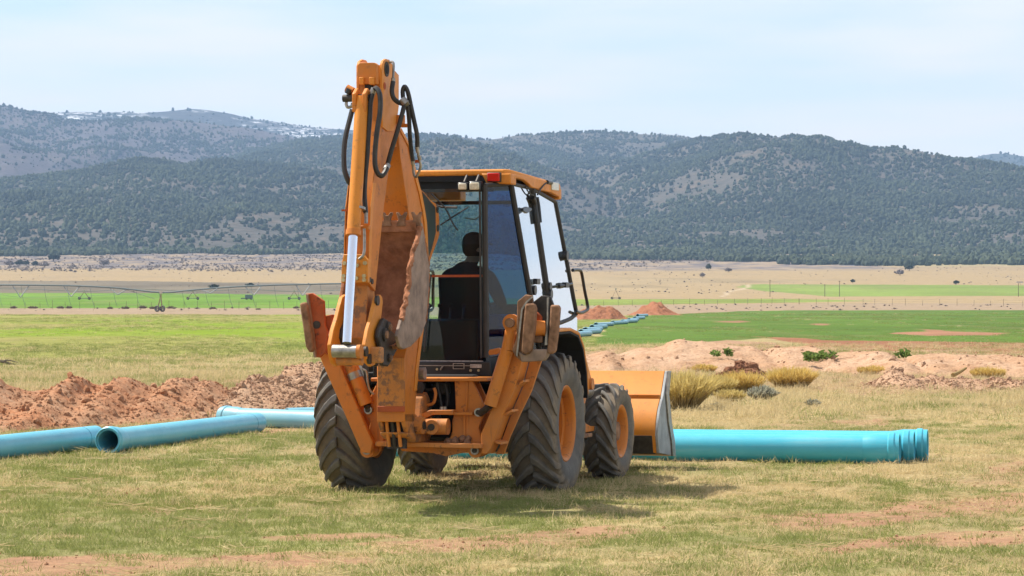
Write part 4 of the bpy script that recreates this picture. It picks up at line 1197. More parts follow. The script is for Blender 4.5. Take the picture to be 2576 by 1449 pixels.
MB().py([(1.12, 1.684), (1.192, 1.74), (1.268, 1.734), (1.296, 1.667), (1.286, 1.45), (1.248, 1.309), (1.179, 1.309), (1.151, 1.55)], -1.33, -1.29).build('pad_plate', M['iron'], pad, bevel=0.006)
MB().py([(1.25, 1.723), (1.263, 1.723), (1.263, 1.55), (1.246, 1.323), (1.232, 1.323), (1.25, 1.55)], -1.37, -1.33).build('pad_flange', M['steel'], pad)
MB().py([(1.294, 1.66), (1.36, 1.66), (1.37, 1.63), (1.356, 1.45), (1.332, 1.271), (1.298, 1.244), (1.263, 1.257), (1.284, 1.45)], -1.43, -1.335).build('rubber_cleat', M['mud'], pad, bevel=0.018, seg=3)
MB().py([(1.008, 1.276), (1.074, 1.24), (1.136, 1.287), (1.267, 1.29), (1.263, 1.234), (1.232, 1.19), (1.046, 1.18)], -1.43, -1.32).build('pad_web', M['bucket_side'], pad, bevel=0.01)
bo = [(1.124, -1.38, 1.463), (1.224, -1.34, 1.463)]
MB().cyl(bo[0], bo[1], 0.065, n=20).build('pad_pivot', M['orange_worn'], pad, smooth=True)
MB().py([(1.113, 1.577), (1.162, 1.603), (1.203, 1.563), (1.203, 1.35), (1.12, 1.349)], -1.35, -1.30).build('pad_bracket', M['rust_orange'], pad, bevel=0.01)
MB().py([(1.118, 1.4), (1.215, 1.4), (1.215, 1.343), (1.118, 1.343)], -1.39, -1.35).build('pad_bracket', M['mud'], pad, bevel=0.008)
# left
ll = [(-0.818, 1.336), (-0.68, 1.337), (-0.63, 1.19), (-0.565, 1.036), (-0.371, 0.605), (-0.314, 0.486), (-0.335, 0.39), (-0.414, 0.396), (-0.443, 0.45), (-0.572, 0.729), (-0.796, 1.21)]
leg = MB().py(ll, -1.27, -1.21).build('stabiliser_leg', M['orange'], root, bevel=0.008)
MB().py([(x + 0.006, z + 0.004) for x, z in ll], -1.02, -0.98).build('leg_back', M['orange_worn'], leg, bevel=0.005)
e0 = [(-0.806, -1.21, 1.202), (-0.586, -1.21, 0.727), (-0.456, -1.21, 0.448)]
MB().prism([(p[0], -1.21, p[2]) for p in e0] + [(p[0] + 0.025, -1.21, p[2]) for p in e0[::-1]],
           [(p[0], -1.02, p[2]) for p in e0] + [(p[0] + 0.025, -1.02, p[2]) for p in e0[::-1]]).build('leg_web', M['orange'], leg)
ca, cb_, cc = [(-0.395, -1.2, 0.804), (-0.499, -1.2, 1.053), (-0.589, -1.2, 1.275)]
cy = MB().cyl(ca, cc, 0.060, n=22).build('stabiliser_cylinder', M['orange'], root, smooth=True)
d_ = (Vector(cb_) - Vector(ca)).normalized()
MB().cyl(Vector(cb_) + d_ * 0.03, Vector(cb_) - d_ * 0.03, 0.064, n=22).build('hose_clamp', M['steel'], cy, smooth=True)
MB().tube([(-0.417, -1.24, 1.112), (-0.382, -1.24, 1.085), (-0.371, -1.24, 1.003), (-0.353, -1.24, 0.935), (-0.317, -1.24, 0.895)], 0.010, 6, 5).build('hydraulic_hose', M['steel'], cy, smooth=True)
MB().cyl(ca, [(-0.379, -1.17, 0.759)][0], 0.03, n=14).build('cylinder_rod', M['iron'], cy, smooth=True)
pad = MB().py([(-0.877, 1.757), (-0.815, 1.762), (-0.713, 1.695), (-0.704, 1.491), (-0.679, 1.426), (-0.693, 1.263), (-0.75, 1.212), (-0.803, 1.21)], -1.40, -1.36).build('stabiliser_pad', M['rust_orange'], root, bevel=0.006)
MB().py([(-0.913, 1.675), (-0.856, 1.688), (-0.838, 1.658), (-0.802, 1.447), (-0.78, 1.27), (-0.82, 1.25), (-0.856, 1.304), (-0.892, 1.549)], -1.47, -1.39).build('rubber_cleat', M['mud'], pad, bevel=0.018, seg=3)
MB().py([(-0.863, 1.753), (-0.845, 1.75), (-0.798, 1.447), (-0.773, 1.212), (-0.791, 1.212), (-0.819, 1.447)], -1.44, -1.40).build('pad_flange', M['bucket_side'], pad)
MB().py([(-0.742, 1.566), (-0.656, 1.58), (-0.663, 1.365), (-0.703, 1.231), (-0.742, 1.276)], -1.35, -1.28).build('pad_bracket', M['rust_orange'], pad, bevel=0.008)
p = [(-0.776, 1.491)][0]
MB().cyl((p[0], -1.39, p[1]), (p[0], -1.412, p[1]), 0.034, n=18).build('pivot_pin', M['iron'], pad, smooth=True)  # dark disc added where the pad plate has an open hole

# ---- boom (curved, next to the cab)
bp = [(-1.749, 0.68), (-1.749, 1.221), (-1.682, 1.307), (-1.626, 1.817), (-1.604, 2.085), (-1.604, 2.335), (-1.682, 2.516), (-1.771, 2.692), (-1.87, 2.89), (-1.914, 3.052), (-1.914, 3.108), (-1.826, 3.134), (-1.57, 2.989), (-1.458, 2.827), (-1.367, 2.71), (-1.263, 2.6), (-1.183, 2.48), (-1.124, 2.367), (-1.101, 2.248), (-1.078, 2.051), (-1.101, 1.89), (-1.136, 1.685), (-1.206, 1.481), (-1.286, 1.312), (-1.367, 1.117), (-1.412, 0.933), (-1.458, 0.743), (-1.492, 0.67)]
boom = MB().px(bp, -0.122, 0.122).build('boom', M['orange'], root, bevel=0.006)
# raised flanges along the side plates
for s in (-1, 1):
    fl = [(-1.82, 3.108), (-1.586, 2.988), (-1.474, 2.826), (-1.383, 2.709), (-1.28, 2.599), (-1.199, 2.48), (-1.141, 2.366), (-1.118, 2.248), (-1.094, 2.05), (-1.118, 1.89), (-1.152, 1.685), (-1.222, 1.481), (-1.303, 1.312), (-1.383, 1.118), (-1.428, 0.934)]
    MB().px(fl + [(y - 0.075, z) for y, z in fl[::-1]], s * 0.123, s * 0.132).build('boom_flange', M['orange_clean'], boom, bevel=0.003)
    bk = [(-1.28, 2.646), (-1.129, 2.605), (-1.012, 2.565), (-0.847, 2.54), (-0.751, 2.447), (-0.739, 2.275), (-0.787, 2.225), (-0.93, 2.112), (-1.047, 2.014), (-1.106, 2.043), (-1.129, 2.247), (-1.21, 2.479)]
    pl_ = MB().px(bk, s * 0.095, s * 0.121).build('boom_bracket', M['orange'], boom, bevel=0.004)
    dk = [(-1.257, 2.627), (-1.118, 2.585), (-1, 2.545), (-0.87, 2.505), (-0.859, 2.289), (-0.977, 2.148), (-1.083, 2.061), (-1.106, 2.248), (-1.176, 2.481)]
    MB().px(dk, s * 0.122, s * 0.125).build('black_panel', M['black'], pl_)
    for q in [(-0.811, 2.49), (-0.793, 2.328)]:
        MB().cyl((s * 0.12, q[0], q[1]), (s * 0.127, q[0], q[1]), 0.030, n=16).build('pin_hole', M['iron'], pl_)
# wear plate on the lower rear face, scraped to bare metal at the bottom
wp = [(-0.107, 1.217), (0.127, 1.218), (0.127, 0.77), (-0.107, 0.768)]
MB().py(wp, -1.775, -1.752).build('wear_plate', M['scraped'], boom, bevel=0.004)
wq = [(-0.107, 0.811), (0.133, 0.813), (0.133, 0.767), (-0.107, 0.765)]
MB().py(wq, -1.788, -1.776).build('weld_strip', M['rust_orange'], boom, bevel=0.003)
# forked foot, rods between the fork, swing casting
ff = [(-1.749, 0.753), (-1.738, 0.679), (-1.671, 0.6), (-1.537, 0.544), (-1.286, 0.507), (-1.078, 0.525), (-1.148, 0.63), (-1.286, 0.676), (-1.446, 0.742)]
for x0 in (-0.122, 0.084):
    MB().px(ff, x0, x0 + 0.038).build('boom_fork', M['scraped'], boom, bevel=0.008)
MB().box((0, -1.58, 0.58), (0.165, 0.05, 0.26)).build('fork_shade_plate', M['iron'], boom)  # dark plate added to stand for the shade inside the fork gap
for k, x_ in enumerate((-0.055, -0.005, 0.045)):
    MB().cyl((x_, -1.70, 0.70), (x_, -1.62, 0.47), 0.016, n=10).build('swing_rod', M['orange_worn'] if k != 1 else M['iron'], boom, smooth=True)
ks = [(-1.693, 0.591), (-1.649, 0.556), (-1.559, 0.525), (-1.401, 0.495), (-1.054, 0.472), (-0.96, 0.554), (-0.937, 0.725), (-1.031, 0.865), (-1.113, 0.918), (-1.24, 0.871), (-1.309, 0.67), (-1.458, 0.591)]
king = MB().px(ks, -0.125, 0.125).build('swing_post', M['scraped'], root, bevel=0.02, seg=3)
for s in (-1, 1):
    q = [(-1.423, 0.641)][0]
    MB().cyl((s * 0.10, q[0], q[1]), (s * 0.185, q[0], q[1]), 0.075, n=22).build('pivot_boss', M['orange_worn'], king, smooth=True)
    MB().cyl((s * 0.185, q[0], q[1]), (s * 0.20, q[0], q[1]), 0.035, n=16).build('pivot_pin', M['iron'], king, smooth=True)
# boom cylinders hidden between post and cab, and a pin boss on the boom side
q = [(-1.324, 1.076)][0]
MB().cyl((0.12, q[0], q[1]), (0.17, q[0], q[1]), 0.055, n=18).build('pin_boss', M['steel'], boom, smooth=True)
q = [(-1.381, 0.959)][0]
MB().cyl((0.12, q[0], q[1]), (0.16, q[0], q[1]), 0.05, n=18).build('pin_boss', M['iron'], boom, smooth=True)

# ---- dipper (the arm folded down behind the boom)
dp = [(-2.313, 3.62), (-2.323, 3.304), (-2.376, 3.074), (-2.449, 2.843), (-2.532, 2.646), (-2.605, 2.45), (-2.635, 2.193), (-2.656, 1.837), (-2.47, 1.768), (-2.376, 2.066), (-2.249, 2.447), (-2.154, 2.676), (-2.089, 2.823), (-2.014, 2.958), (-1.796, 2.983), (-1.818, 3.092), (-1.894, 3.203), (-1.862, 3.304), (-1.862, 3.582), (-1.938, 3.602)]
dip = MB().px(dp, -0.10, 0.10).build('dipper', M['orange'], root, bevel=0.006)
for s in (-1, 1):
    ear = [(-2.328, 3.297), (-2.328, 3.612), (-2.297, 3.654), (-2.223, 3.677), (-2.137, 3.677), (-2.051, 3.645), (-1.997, 3.591), (-1.877, 3.574), (-1.877, 3.309), (-1.921, 3.201), (-2.019, 3.096), (-2.18, 3.086), (-2.318, 3.11)]
    e_ = MB().px(ear, s * 0.088, s * 0.112).build('dipper_ear', M['orange_clean'], dip, bevel=0.004)
    q1, q2 = [(-2.217, 3.592), (-2.27, 3.451)]
    MB().cyl((s * 0.09, q1[0], q1[1]), (s * 0.118, q1[0], q1[1]), 0.062, n=22).build('bushing', M['iron'], e_, smooth=True)
    MB().cyl((s * 0.118, q1[0], q1[1]), (s * 0.122, q1[0], q1[1]), 0.040, n=18).build('pin_hole', M['black_matt'], e_, smooth=True)
    MB().cyl((s * 0.10, q2[0], q2[1]), (s * 0.116, q2[0], q2[1]), 0.030, n=16).build('pin_hole', M['rust_orange'], e_, smooth=True)
    fl = [(-2.548, 2.645), (-2.62, 2.45), (-2.651, 2.192), (-2.671, 1.837), (-2.61, 1.821), (-2.589, 2.194), (-2.548, 2.452), (-2.475, 2.648)]
    MB().px(fl, s * 0.101, s * 0.108).build('dipper_flange', M['orange_clean'], dip)
tp = [(-0.057, 3.635), (0.066, 3.632), (0.086, 3.616), (0.086, 3.457), (-0.074, 3.46), (-0.081, 3.613)]
MB().py(tp, -2.40, -2.33).build('nose_plate', M['orange'], dip, bevel=0.004)
slot = [(-0.017, 3.454), (0.031, 3.453), (0.031, 3.404), (-0.017, 3.405)]
MB().py(slot, -2.39, -2.30).build('slot', M['black_matt'], dip)
for q in [(-0.034, -2.41, 3.482), (0.051, -2.41, 3.481)]:
    MB().box((q[0], -2.41, q[2]), (0.035, 0.05, 0.06)).build('lug', M['orange_clean'], dip, bevel=0.004)
# bolted guard plate near the lower end
gp = [(-0.089, 2.065), (0.073, 2.064), (0.116, 2.016), (0.116, 1.837), (-0.11, 1.837), (-0.103, 2.001)]
gd = MB().py(gp, -2.72, -2.665).build('guard_plate', M['orange_clean'], dip, bevel=0.005)
for q in [(-0.076, 1.993), (-0.083, 1.891), (-0.086, 1.859), (0.096, 1.993), (0.089, 1.89), (0.089, 1.859), (0.029, 1.974), (0.025, 1.872)]:
    MB().cyl((q[0], -2.72, q[1]), (q[0], -2.74, q[1]), 0.017, n=6).build('bolt', M['bolt'], gd)
for q in [(-2.64, 1.859), (-2.584, 1.847)]:
    MB().cyl((0.10, q[0], q[1]), (0.115, q[0], q[1]), 0.022, n=14).build('bolt', M['iron'], gd)
# narrow lower nose of the dipper
nz = [(-2.585, 1.873), (-2.626, 1.552), (-2.647, 1.392), (-2.585, 1.321), (-2.461, 1.319), (-2.378, 1.389), (-2.399, 1.551), (-2.42, 1.875)]
MB().px(nz, -0.075, 0.075).build('dipper_nose', M['scraped'], dip, bevel=0.006)

# ---- bucket cylinder
t0, t1, t2, t3 = [(0.003, -2.52, 3.341), (0.028, -2.82, 2.227), (0.028, -2.83, 2.198), (0.042, -3.02, 1.357)]
bc = MB().cyl(t0, t1, 0.054, n=26).build('bucket_cylinder', M['orange_clean'], root, smooth=True)
dv = (Vector(t1) - Vector(t0)).normalized()
MB().cyl(Vector(t1) - dv * 0.03, Vector(t1) + dv * 0.015, 0.062, n=26).build('gland', M['orange'], bc, smooth=True)
MB().cyl(t1, t3, 0.037, n=26).build('rod', M['chrome'], bc, smooth=True)
tc_ = [(0.042, -2.74, 2.43)][0]
MB().cyl(Vector(tc_) - dv * 0.010, Vector(tc_) + dv * 0.010, 0.060, n=26).build('strap', M['steel'], bc, smooth=True)
MB().box([(-0.076, -2.72, 2.419)][0], (0.05, 0.03, 0.015)).build('strap_lug', M['rust_orange'], bc)
for px_ in [(-0.045, -2.52, 3.358), (0.04, -2.52, 3.356)]:
    MB().px([(px_[1] - 0.07, px_[2] - 0.14), (px_[1] + 0.07, px_[2] - 0.14), (px_[1] + 0.07, px_[2] + 0.03), (px_[1], px_[2] + 0.06), (px_[1] - 0.07, px_[2] + 0.01)], px_[0] - 0.017, px_[0] + 0.017).build('clevis', M['orange'], bc, bevel=0.008)
q = [(0.04, -2.52, 3.356)][0]
MB().cyl((q[0] - 0.2, q[1], q[2] - 0.02), (q[0] + 0.025, q[1], q[2] - 0.02), 0.03, n=16).build('pivot_pin', M['iron'], bc, smooth=True)
# oil pipe along the barrel and its fittings
MB().tube([(0.086, -2.72, 2.271), (0.089, -2.72, 2.175), (0.089, -2.74, 2.063), (0.049, -2.74, 2.025)], 0.012, 8, 3).build('oil_pipe', M['steel'], bc, smooth=True)
MB().cyl(*[(0.096, -2.7, 2.399), (0.099, -2.71, 2.312)], 0.015, n=10).build('fitting', M['steel'], bc, smooth=True)
MB().box([(0.079, -2.69, 2.278)][0], (0.09, 0.05, 0.035)).build('pipe_bracket', M['orange'], bc, bevel=0.005)

# ---- links between cylinder rod, dipper nose and bucket
rk = [(-2.526, 1.742), (-2.474, 1.719), (-2.464, 1.681), (-2.495, 1.584), (-2.568, 1.455), (-2.609, 1.334), (-2.609, 1.215), (-2.671, 1.175), (-2.763, 1.163), (-2.844, 1.19), (-2.894, 1.251), (-2.915, 1.337), (-2.844, 1.457), (-2.753, 1.552), (-2.681, 1.648), (-2.619, 1.719)]
lk_r = MB().px(rk, 0.128, 0.162).build('bucket_link', M['orange_clean'], root, bevel=0.006)
MB().px(rk, -0.162, -0.128).build('bucket_link', M['orange_clean'], root, bevel=0.006)
for q in [(-2.629, 1.693), (-2.92, 1.287), (-2.829, 1.225)]:
    MB().cyl((0.155, q[0], q[1]), (0.176, q[0], q[1]), 0.042, n=18).build('link_pin', M['iron'], lk_r, smooth=True)
cr = [(-0.074, -3.02, 1.29), (0.132, -3.02, 1.288)]
MB().cyl(cr[0], cr[1], 0.052, n=24).build('cross_pin', M['steel'], root, smooth=True)
MB().cyl((cr[1][0], -3.02, cr[1][2]), (cr[1][0] + 0.03, -3.02, cr[1][2]), 0.058, n=24).build('pin_collar', M['orange_worn'], root, smooth=True)
cb2 = [(-0.061, -2.96, 1.21), (0.152, -2.96, 1.211)]
MB().cyl(cb2[0], cb2[1], 0.036, n=18).build('cross_bar', M['scraped'], root, smooth=True)
MB().box([(0.129, -2.75, 1.256)][0], (0.24, 0.10, 0.13)).build('link_block', M['scraped'], root, bevel=0.015)

# ---- digging bucket, curled up between dipper and boom, caked with red dirt
mouth = [(-1.863, 2.31), (-1.885, 2.257), (-2.007, 2.148), (-2.084, 2.042), (-2.139, 1.956), (-2.172, 1.805), (-2.258, 1.665), (-2.334, 1.577), (-2.377, 1.539), (-2.505, 1.407), (-2.43, 1.319)]
back = [(-1.818, 2.344), (-1.728, 2.214), (-1.694, 2.155), (-1.637, 2.05), (-1.603, 1.964), (-1.626, 1.73), (-1.694, 1.524), (-1.852, 1.402), (-2.139, 1.316), (-2.345, 1.296)]
rim_ = mouth + back[::-1]
bk = MB()
ins = [(y - 0.028, z + (0.028 if i > 6 else 0.0)) for i, (y, z) in enumerate(back)]
bk.px(back + ins[::-1], -0.268, 0.268)
bucket = bk.build('digging_bucket', M['red_dirt'], root, smooth=True)
for s in (-1, 1):
    MB().px(rim_, s * 0.268, s * 0.298).build('bucket_side', M['bucket_side'] if s > 0 else M['red_dirt'], bucket, bevel=0.006)
# ragged rind of dirt on the right side plate's edge and inside the shell
from mathutils import noise as mn
def rind(path, r, name, jitter, mat, parent, seed, x):
    mb = MB()
    P = spline([(x, y, z) for y, z in path], 12)
    P = [p + Vector((jitter * mn.noise(p * 16 + Vector((seed, 0, 0))), jitter * mn.noise(p * 14 + Vector((0, seed, 0))), 0)) for p in P]
    n = 9
    vs, fs = [], []
    for i, p in enumerate(P):
        d = (P[min(i + 1, len(P) - 1)] - P[max(i - 1, 0)]).normalized()
        u, w = mb.frame(d)
        for k in range(n):
            a = 2 * math.pi * k / n
            rr = r * (1 + 0.7 * mn.noise(p * 26 + Vector((k * 1.3, seed, 0))))
            vs.append(p + u * (rr * math.cos(a)) + w * (rr * math.sin(a)))
    for i in range(len(P) - 1):
        for k in range(n):
            fs.append((i * n + k, i * n + (k + 1) % n, (i + 1) * n + (k + 1) % n, (i + 1) * n + k))
    fs += [tuple(range(n))[::-1], tuple(range((len(P) - 1) * n, len(P) * n))]
    return mb.add(vs, fs).build(name, mat, parent, smooth=True)
rind(mouth[:9], 0.020, 'dirt_rind', 0.016, M['red_dirt'], bucket, 3.0, 0.285)
rind([(y - 0.02, z) for y, z in back[1:7]], 0.014, 'dirt_rind', 0.012, M['red_dirt'], bucket, 9.0, 0.29)
# caked dirt sheet lining the shell
nu, nv = 26, 40
pts_b = spline([(0, y, z) for y, z in back], 6)
vs, fs = [], []
for j in range(nv + 1):
    p = pts_b[int(j / nv * (len(pts_b) - 1))]
    for i in range(nu + 1):
        x = -0.265 + 0.53 * i / nu
        edge = (abs(x) / 0.265) ** 4
        dthick = 0.035 + 0.05 * edge + 0.035 * mn.noise(Vector((x * 5, p.y * 3, p.z * 5))) + 0.016 * mn.noise(Vector((x * 19, p.y, p.z * 19)))
        low = max(0, (2.05 - p.z)) * 0.25
        vs.append((x, p.y - dthick - low * 0.5, p.z + low * 0.15))
for j in range(nv):
    for i in range(nu):
        a = j * (nu + 1) + i
        fs.append((a, a + 1, a + nu + 2, a + nu + 1))
MB().add(vs, fs).build('dirt_lining', M['red_dirt'], bucket, smooth=True)
# cutting edge and teeth: each a two-pronged worn tip
le = [(-0.927, 2.374)][0]
zt_ = back[0][1]
yt_ = back[0][0]
MB().box((0, yt_ - 0.015, zt_ - 0.03), (0.56, 0.035, 0.10)).build('cutting_edge', M['red_dirt'], bucket, bevel=0.008)
for x_ in (-0.25, -0.125, 0.0, 0.125, 0.255):
    sh_ = [(x_ - 0.042, zt_ - 0.03), (x_ + 0.042, zt_ - 0.03), (x_ + 0.026, zt_ + 0.03), (x_ + 0.046, zt_ + 0.085), (x_ + 0.030, zt_ + 0.09), (x_ + 0.012, zt_ + 0.062), (x_ - 0.012, zt_ + 0.062), (x_ - 0.030, zt_ + 0.09), (x_ - 0.046, zt_ + 0.085), (x_ - 0.026, zt_ + 0.03)]
    MB().py(sh_, yt_ - 0.045, yt_ + 0.005).build('tooth', M['mud'], bucket, bevel=0.006)
# hinge ears at the lower end: dark greasy castings with pins
for x_ in (0.10, 0.19, -0.12):
    he = [(-2.565, 1.552), (-2.46, 1.532), (-2.397, 1.455), (-2.194, 1.401), (-2.161, 1.322), (-2.28, 1.259), (-2.46, 1.158), (-2.596, 1.167), (-2.638, 1.296), (-2.721, 1.393), (-2.7, 1.456)]
    MB().px(he, x_ - 0.018, x_ + 0.018).build('hinge_ear', M['iron'], bucket, bevel=0.01)
for q, r_ in zip([(-2.575, 1.417), (-2.481, 1.474), (-2.46, 1.229)], (0.055, 0.05, 0.035)):
    MB().cyl((-0.14, q[0], q[1]), (0.225, q[0], q[1]), r_, n=20).build('hinge_pin', M['iron'], bucket, smooth=True)
    MB().cyl((0.225, q[0], q[1]), (0.24, q[0], q[1]), r_ * 0.6, n=8).build('pin_bolt', M['mud'], bucket, smooth=True)

# ---- hoses and fittings of the arm
def hose(pts, r=0.019, mat='hose', name='hydraulic_hose', parent=None):
    return MB().tube(pts, r, 8, 6).build(name, M[mat], parent or dip, smooth=True)
hose([(-0.072, -2.55, 3.24), (-0.086, -2.57, 3.162), (-0.106, -2.6, 3.048), (-0.116, -2.62, 2.947), (-0.113, -2.64, 2.837), (-0.099, -2.66, 2.739), (-0.062, -2.66, 2.649), (-0.042, -2.6, 2.619)], 0.021)
hose([(0.088, -2.5, 3.386), (0.077, -2.53, 3.29), (0.077, -2.55, 3.16), (0.073, -2.58, 2.998), (0.073, -2.6, 2.871), (0.063, -2.62, 2.707), (0.069, -2.66, 2.545), (0.093, -2.7, 2.396)], 0.020)
hose([(0.094, -2.5, 3.402), (0.125, -2.52, 3.412), (0.158, -2.54, 3.365), (0.168, -2.55, 3.287), (0.165, -2.56, 3.19), (0.151, -2.57, 3.093), (0.141, -2.58, 2.99), (0.131, -2.58, 2.872), (0.134, -2.58, 2.778), (0.151, -2.56, 2.718), (0.172, -2.53, 2.703), (0.189, -2.5, 2.73), (0.196, -2.47, 2.77)], 0.021)
hose([(0.142, -2.3, 2.779), (0.173, -2.28, 2.916), (0.207, -2.26, 3.04), (0.242, -2.24, 3.178), (0.266, -2.22, 3.289)], 0.020)
hose([(0.164, -2.2, 3.491), (0.16, -2.22, 3.415), (0.174, -2.22, 3.356), (0.202, -2.2, 3.324), (0.237, -2.18, 3.309), (0.264, -2.18, 3.292)], 0.020)
hose([(0.237, -2.16, 3.359), (0.234, -2.16, 3.418), (0.251, -2.16, 3.45), (0.275, -2.15, 3.405), (0.296, -2.13, 3.288), (0.32, -2.12, 3.168), (0.338, -2.1, 3.054), (0.335, -2.08, 2.944)], 0.019)
hose([(0.272, -2.15, 3.294), (0.279, -2.13, 3.184), (0.28, -2.11, 3.055), (0.284, -2.08, 2.925), (0.291, -2.06, 2.845)], 0.018)
hose([(0.111, -2.15, 3.65), (0.135, -2.15, 3.659), (0.155, -2.16, 3.642), (0.161, -2.18, 3.575), (0.164, -2.2, 3.521)], 0.010, 'steel', 'oil_pipe')
hose([(0.339, -2.08, 2.944), (0.339, -2.06, 2.886), (0.35, -2.05, 2.834), (0.35, -2.04, 2.796), (0.33, -2.03, 2.75), (0.306, -2.02, 2.715), (0.286, -2.02, 2.738), (0.282, -2.03, 2.804), (0.291, -2.06, 2.845)], 0.011, 'steel', 'oil_pipe')
hose([(-0.119, -2.5, 3.387), (-0.133, -2.5, 3.335), (-0.14, -2.5, 3.29), (-0.123, -2.5, 3.264), (-0.075, -2.5, 3.276), (-0.038, -2.5, 3.275)], 0.013, 'steel', 'oil_pipe')
def fit(a, b, r, mat='steel'):
    MB().cyl(a, b, r, n=10).build('hose_fitting', M[mat], dip, smooth=True)
fit(*[(0.081, -2.5, 3.37), (0.101, -2.5, 3.414)], 0.026)
fit(*[(0.164, -2.2, 3.521), (0.164, -2.2, 3.468)], 0.018)
fit(*[(0.18, -2.45, 2.755), (0.181, -2.4, 2.793)], 0.026)
fit(*[(0.233, -2.18, 3.345), (0.271, -2.18, 3.305)], 0.034)
fit(*[(0.254, -2.17, 3.306), (0.285, -2.17, 3.325)], 0.026)
fit(*[(-0.136, -2.5, 3.419), (-0.082, -2.5, 3.392)], 0.034, 'orange_worn')
fit(*[(-0.103, -2.52, 3.411), (-0.12, -2.52, 3.372)], 0.028, 'black')
fit(*[(-0.096, -2.5, 3.28), (-0.055, -2.5, 3.276)], 0.022)
fit(*[(0.335, -2.09, 2.957), (0.342, -2.08, 2.911)], 0.017)
fit(*[(0.343, -2.06, 2.886), (0.35, -2.05, 2.854)], 0.018)
fit(*[(0.288, -2.06, 2.867), (0.288, -2.05, 2.816)], 0.018)
MB().box([(0.174, -1.95, 3.145)][0], (0.07, 0.03, 0.03)).build('hose_hook', M['orange'], dip)
MB().cyl(*[(0.121, -1.9, 3.235), (0.121, -1.9, 3.162)], 0.05, n=18).build('pin_boss', M['orange_worn'], dip, smooth=True)
MB().box([(0.266, -1.9, 2.85)][0], (0.08, 0.03, 0.025)).build('hose_hook', M['rust_orange'], boom)

# ================================================================ the driver, seated in the cab
def skin_mesh(verts, edges, radii, root_i=0, sub=2):
    me = bpy.data.meshes.new('tmp')
    me.from_pydata(verts, edges, [])
    o = bpy.data.objects.new('tmp', me)
    COL.objects.link(o)
    o.modifiers.new('skin', 'SKIN').use_smooth_shade = True
    sv = me.skin_vertices[0].data
    for i, r in enumerate(radii):
        sv[i].radius = r if isinstance(r, tuple) else (r, r)
    sv[root_i].use_root = True
    ss = o.modifiers.new('sub', 'SUBSURF'); ss.levels = sub; ss.render_levels = sub
    dg = bpy.context.evaluated_depsgraph_get()
    out = bpy.data.meshes.new_from_object(o.evaluated_get(dg))
    bpy.data.objects.remove(o); bpy.data.meshes.remove(me)
    return out
hx, hy_, hz = 0.27, 0.20, 0.0
V = []; E_ = []; RR = []
def jv(p, r, link=None):
    V.append((p[0] + 0.13, p[1] + 0.22, p[2] + 1.50)); RR.append(r)
    if link is not None: E_.append((link, len(V) - 1))
    return len(V) - 1
pel = jv((0, 0, 0.03), (0.17, 0.13))
ab = jv((-0.01, -0.02, 0.17), (0.155, 0.12), pel)
ch = jv((-0.03, -0.02, 0.34), (0.185, 0.125), ab)
up = jv((-0.03, -0.01, 0.45), (0.14, 0.10), ch)
nk = jv((-0.01, 0.01, 0.54), 0.062, up)
h0 = jv((0.025, 0.03, 0.595), (0.058, 0.066), nk)
h1 = jv((0.03, 0.02, 0.68), (0.088, 0.098), h0)
h2 = jv((0.03, 0.02, 0.75), (0.086, 0.098), h1)
h3 = jv((0.025, 0.015, 0.80), (0.05, 0.06), h2)
hands = []
for s in (-1, 1):
    sh = jv((-0.03 + 0.20 * s, 0.0, 0.42), 0.078, up)
    el = jv((-0.02 + 0.27 * s, 0.14, 0.17), 0.056, sh)
    wr = jv((0.16 * s, 0.40, 0.17), 0.036, el)
    pm = jv((0.14 * s, 0.48, 0.20), (0.040, 0.022), wr)
    hands.append(pm)
    hp = jv((0.10 * s, 0.10, 0.0), 0.095, pel)
    kn = jv((0.15 * s, 0.52, 0.02), 0.07, hp)
    an = jv((0.15 * s, 0.60, -0.36), 0.05, kn)
    jv((0.15 * s, 0.74, -0.41), 0.045, an)
pm_ = skin_mesh(V, E_, RR)
M['jacket'] = plain('dark_jacket', (0.030, 0.029, 0.033), 0.85, var=0.3)
M['skin'] = plain('skin', (0.34, 0.18, 0.12), 0.55, var=0.08)
pm_.materials.clear(); pm_.materials.append(M['jacket']); pm_.materials.append(M['skin'])
for p in pm_.polygons:
    c_ = p.center
    p.use_smooth = True
    head = c_.z > 2.05
    hand = c_.y > 0.62 and c_.z > 1.60
    p.material_index = 1 if head or hand else 0
person = bpy.data.objects.new('person', pm_)
COL.objects.link(person)
person.location = MLOC
person.rotation_euler = (0, 0, -TH)
tag(person, 'person in dark clothing and a cap seated behind the rear window of the cab', 'person')
Hc = Vector((0.16, 0.24, 2.19))
fd = Vector((0.8, 0.6, 0)).normalized()          # the way the face looks
sd = Vector((fd.y, -fd.x, 0))
mb = MB()
mb.lathe([(0.106, 0.0), (0.106, 0.03), (0.096, 0.07), (0.072, 0.10), (0.03, 0.117), (0.002, 0.120)], Hc + Vector((-0.01, 0, 0.015)), (0, 0, 1), n=26)
vis = [Hc + fd * (0.07 + 0.10 * math.cos(a)) + sd * (0.085 * math.sin(a)) + Vector((0, 0, 0.028)) for a in np.linspace(-1.4, 1.4, 11)]
mb.plate([tuple(p) for p in vis], (0, 0, -0.008))
mb.build('cap', M['jacket'], person, smooth=True)
mb = MB()                                        # nose, ears, brow
mb.add([Hc + fd * 0.085 + Vector((0, 0, 0.0)), Hc + fd * 0.085 + sd * 0.016 + Vector((0, 0, -0.045)), Hc + fd * 0.085 - sd * 0.016 + Vector((0, 0, -0.045)), Hc + fd * 0.122 + Vector((0, 0, -0.040))],
       [(0, 1, 3), (0, 3, 2), (1, 2, 3), (0, 2, 1)])
mb.build('nose', M['skin'], person, smooth=True)
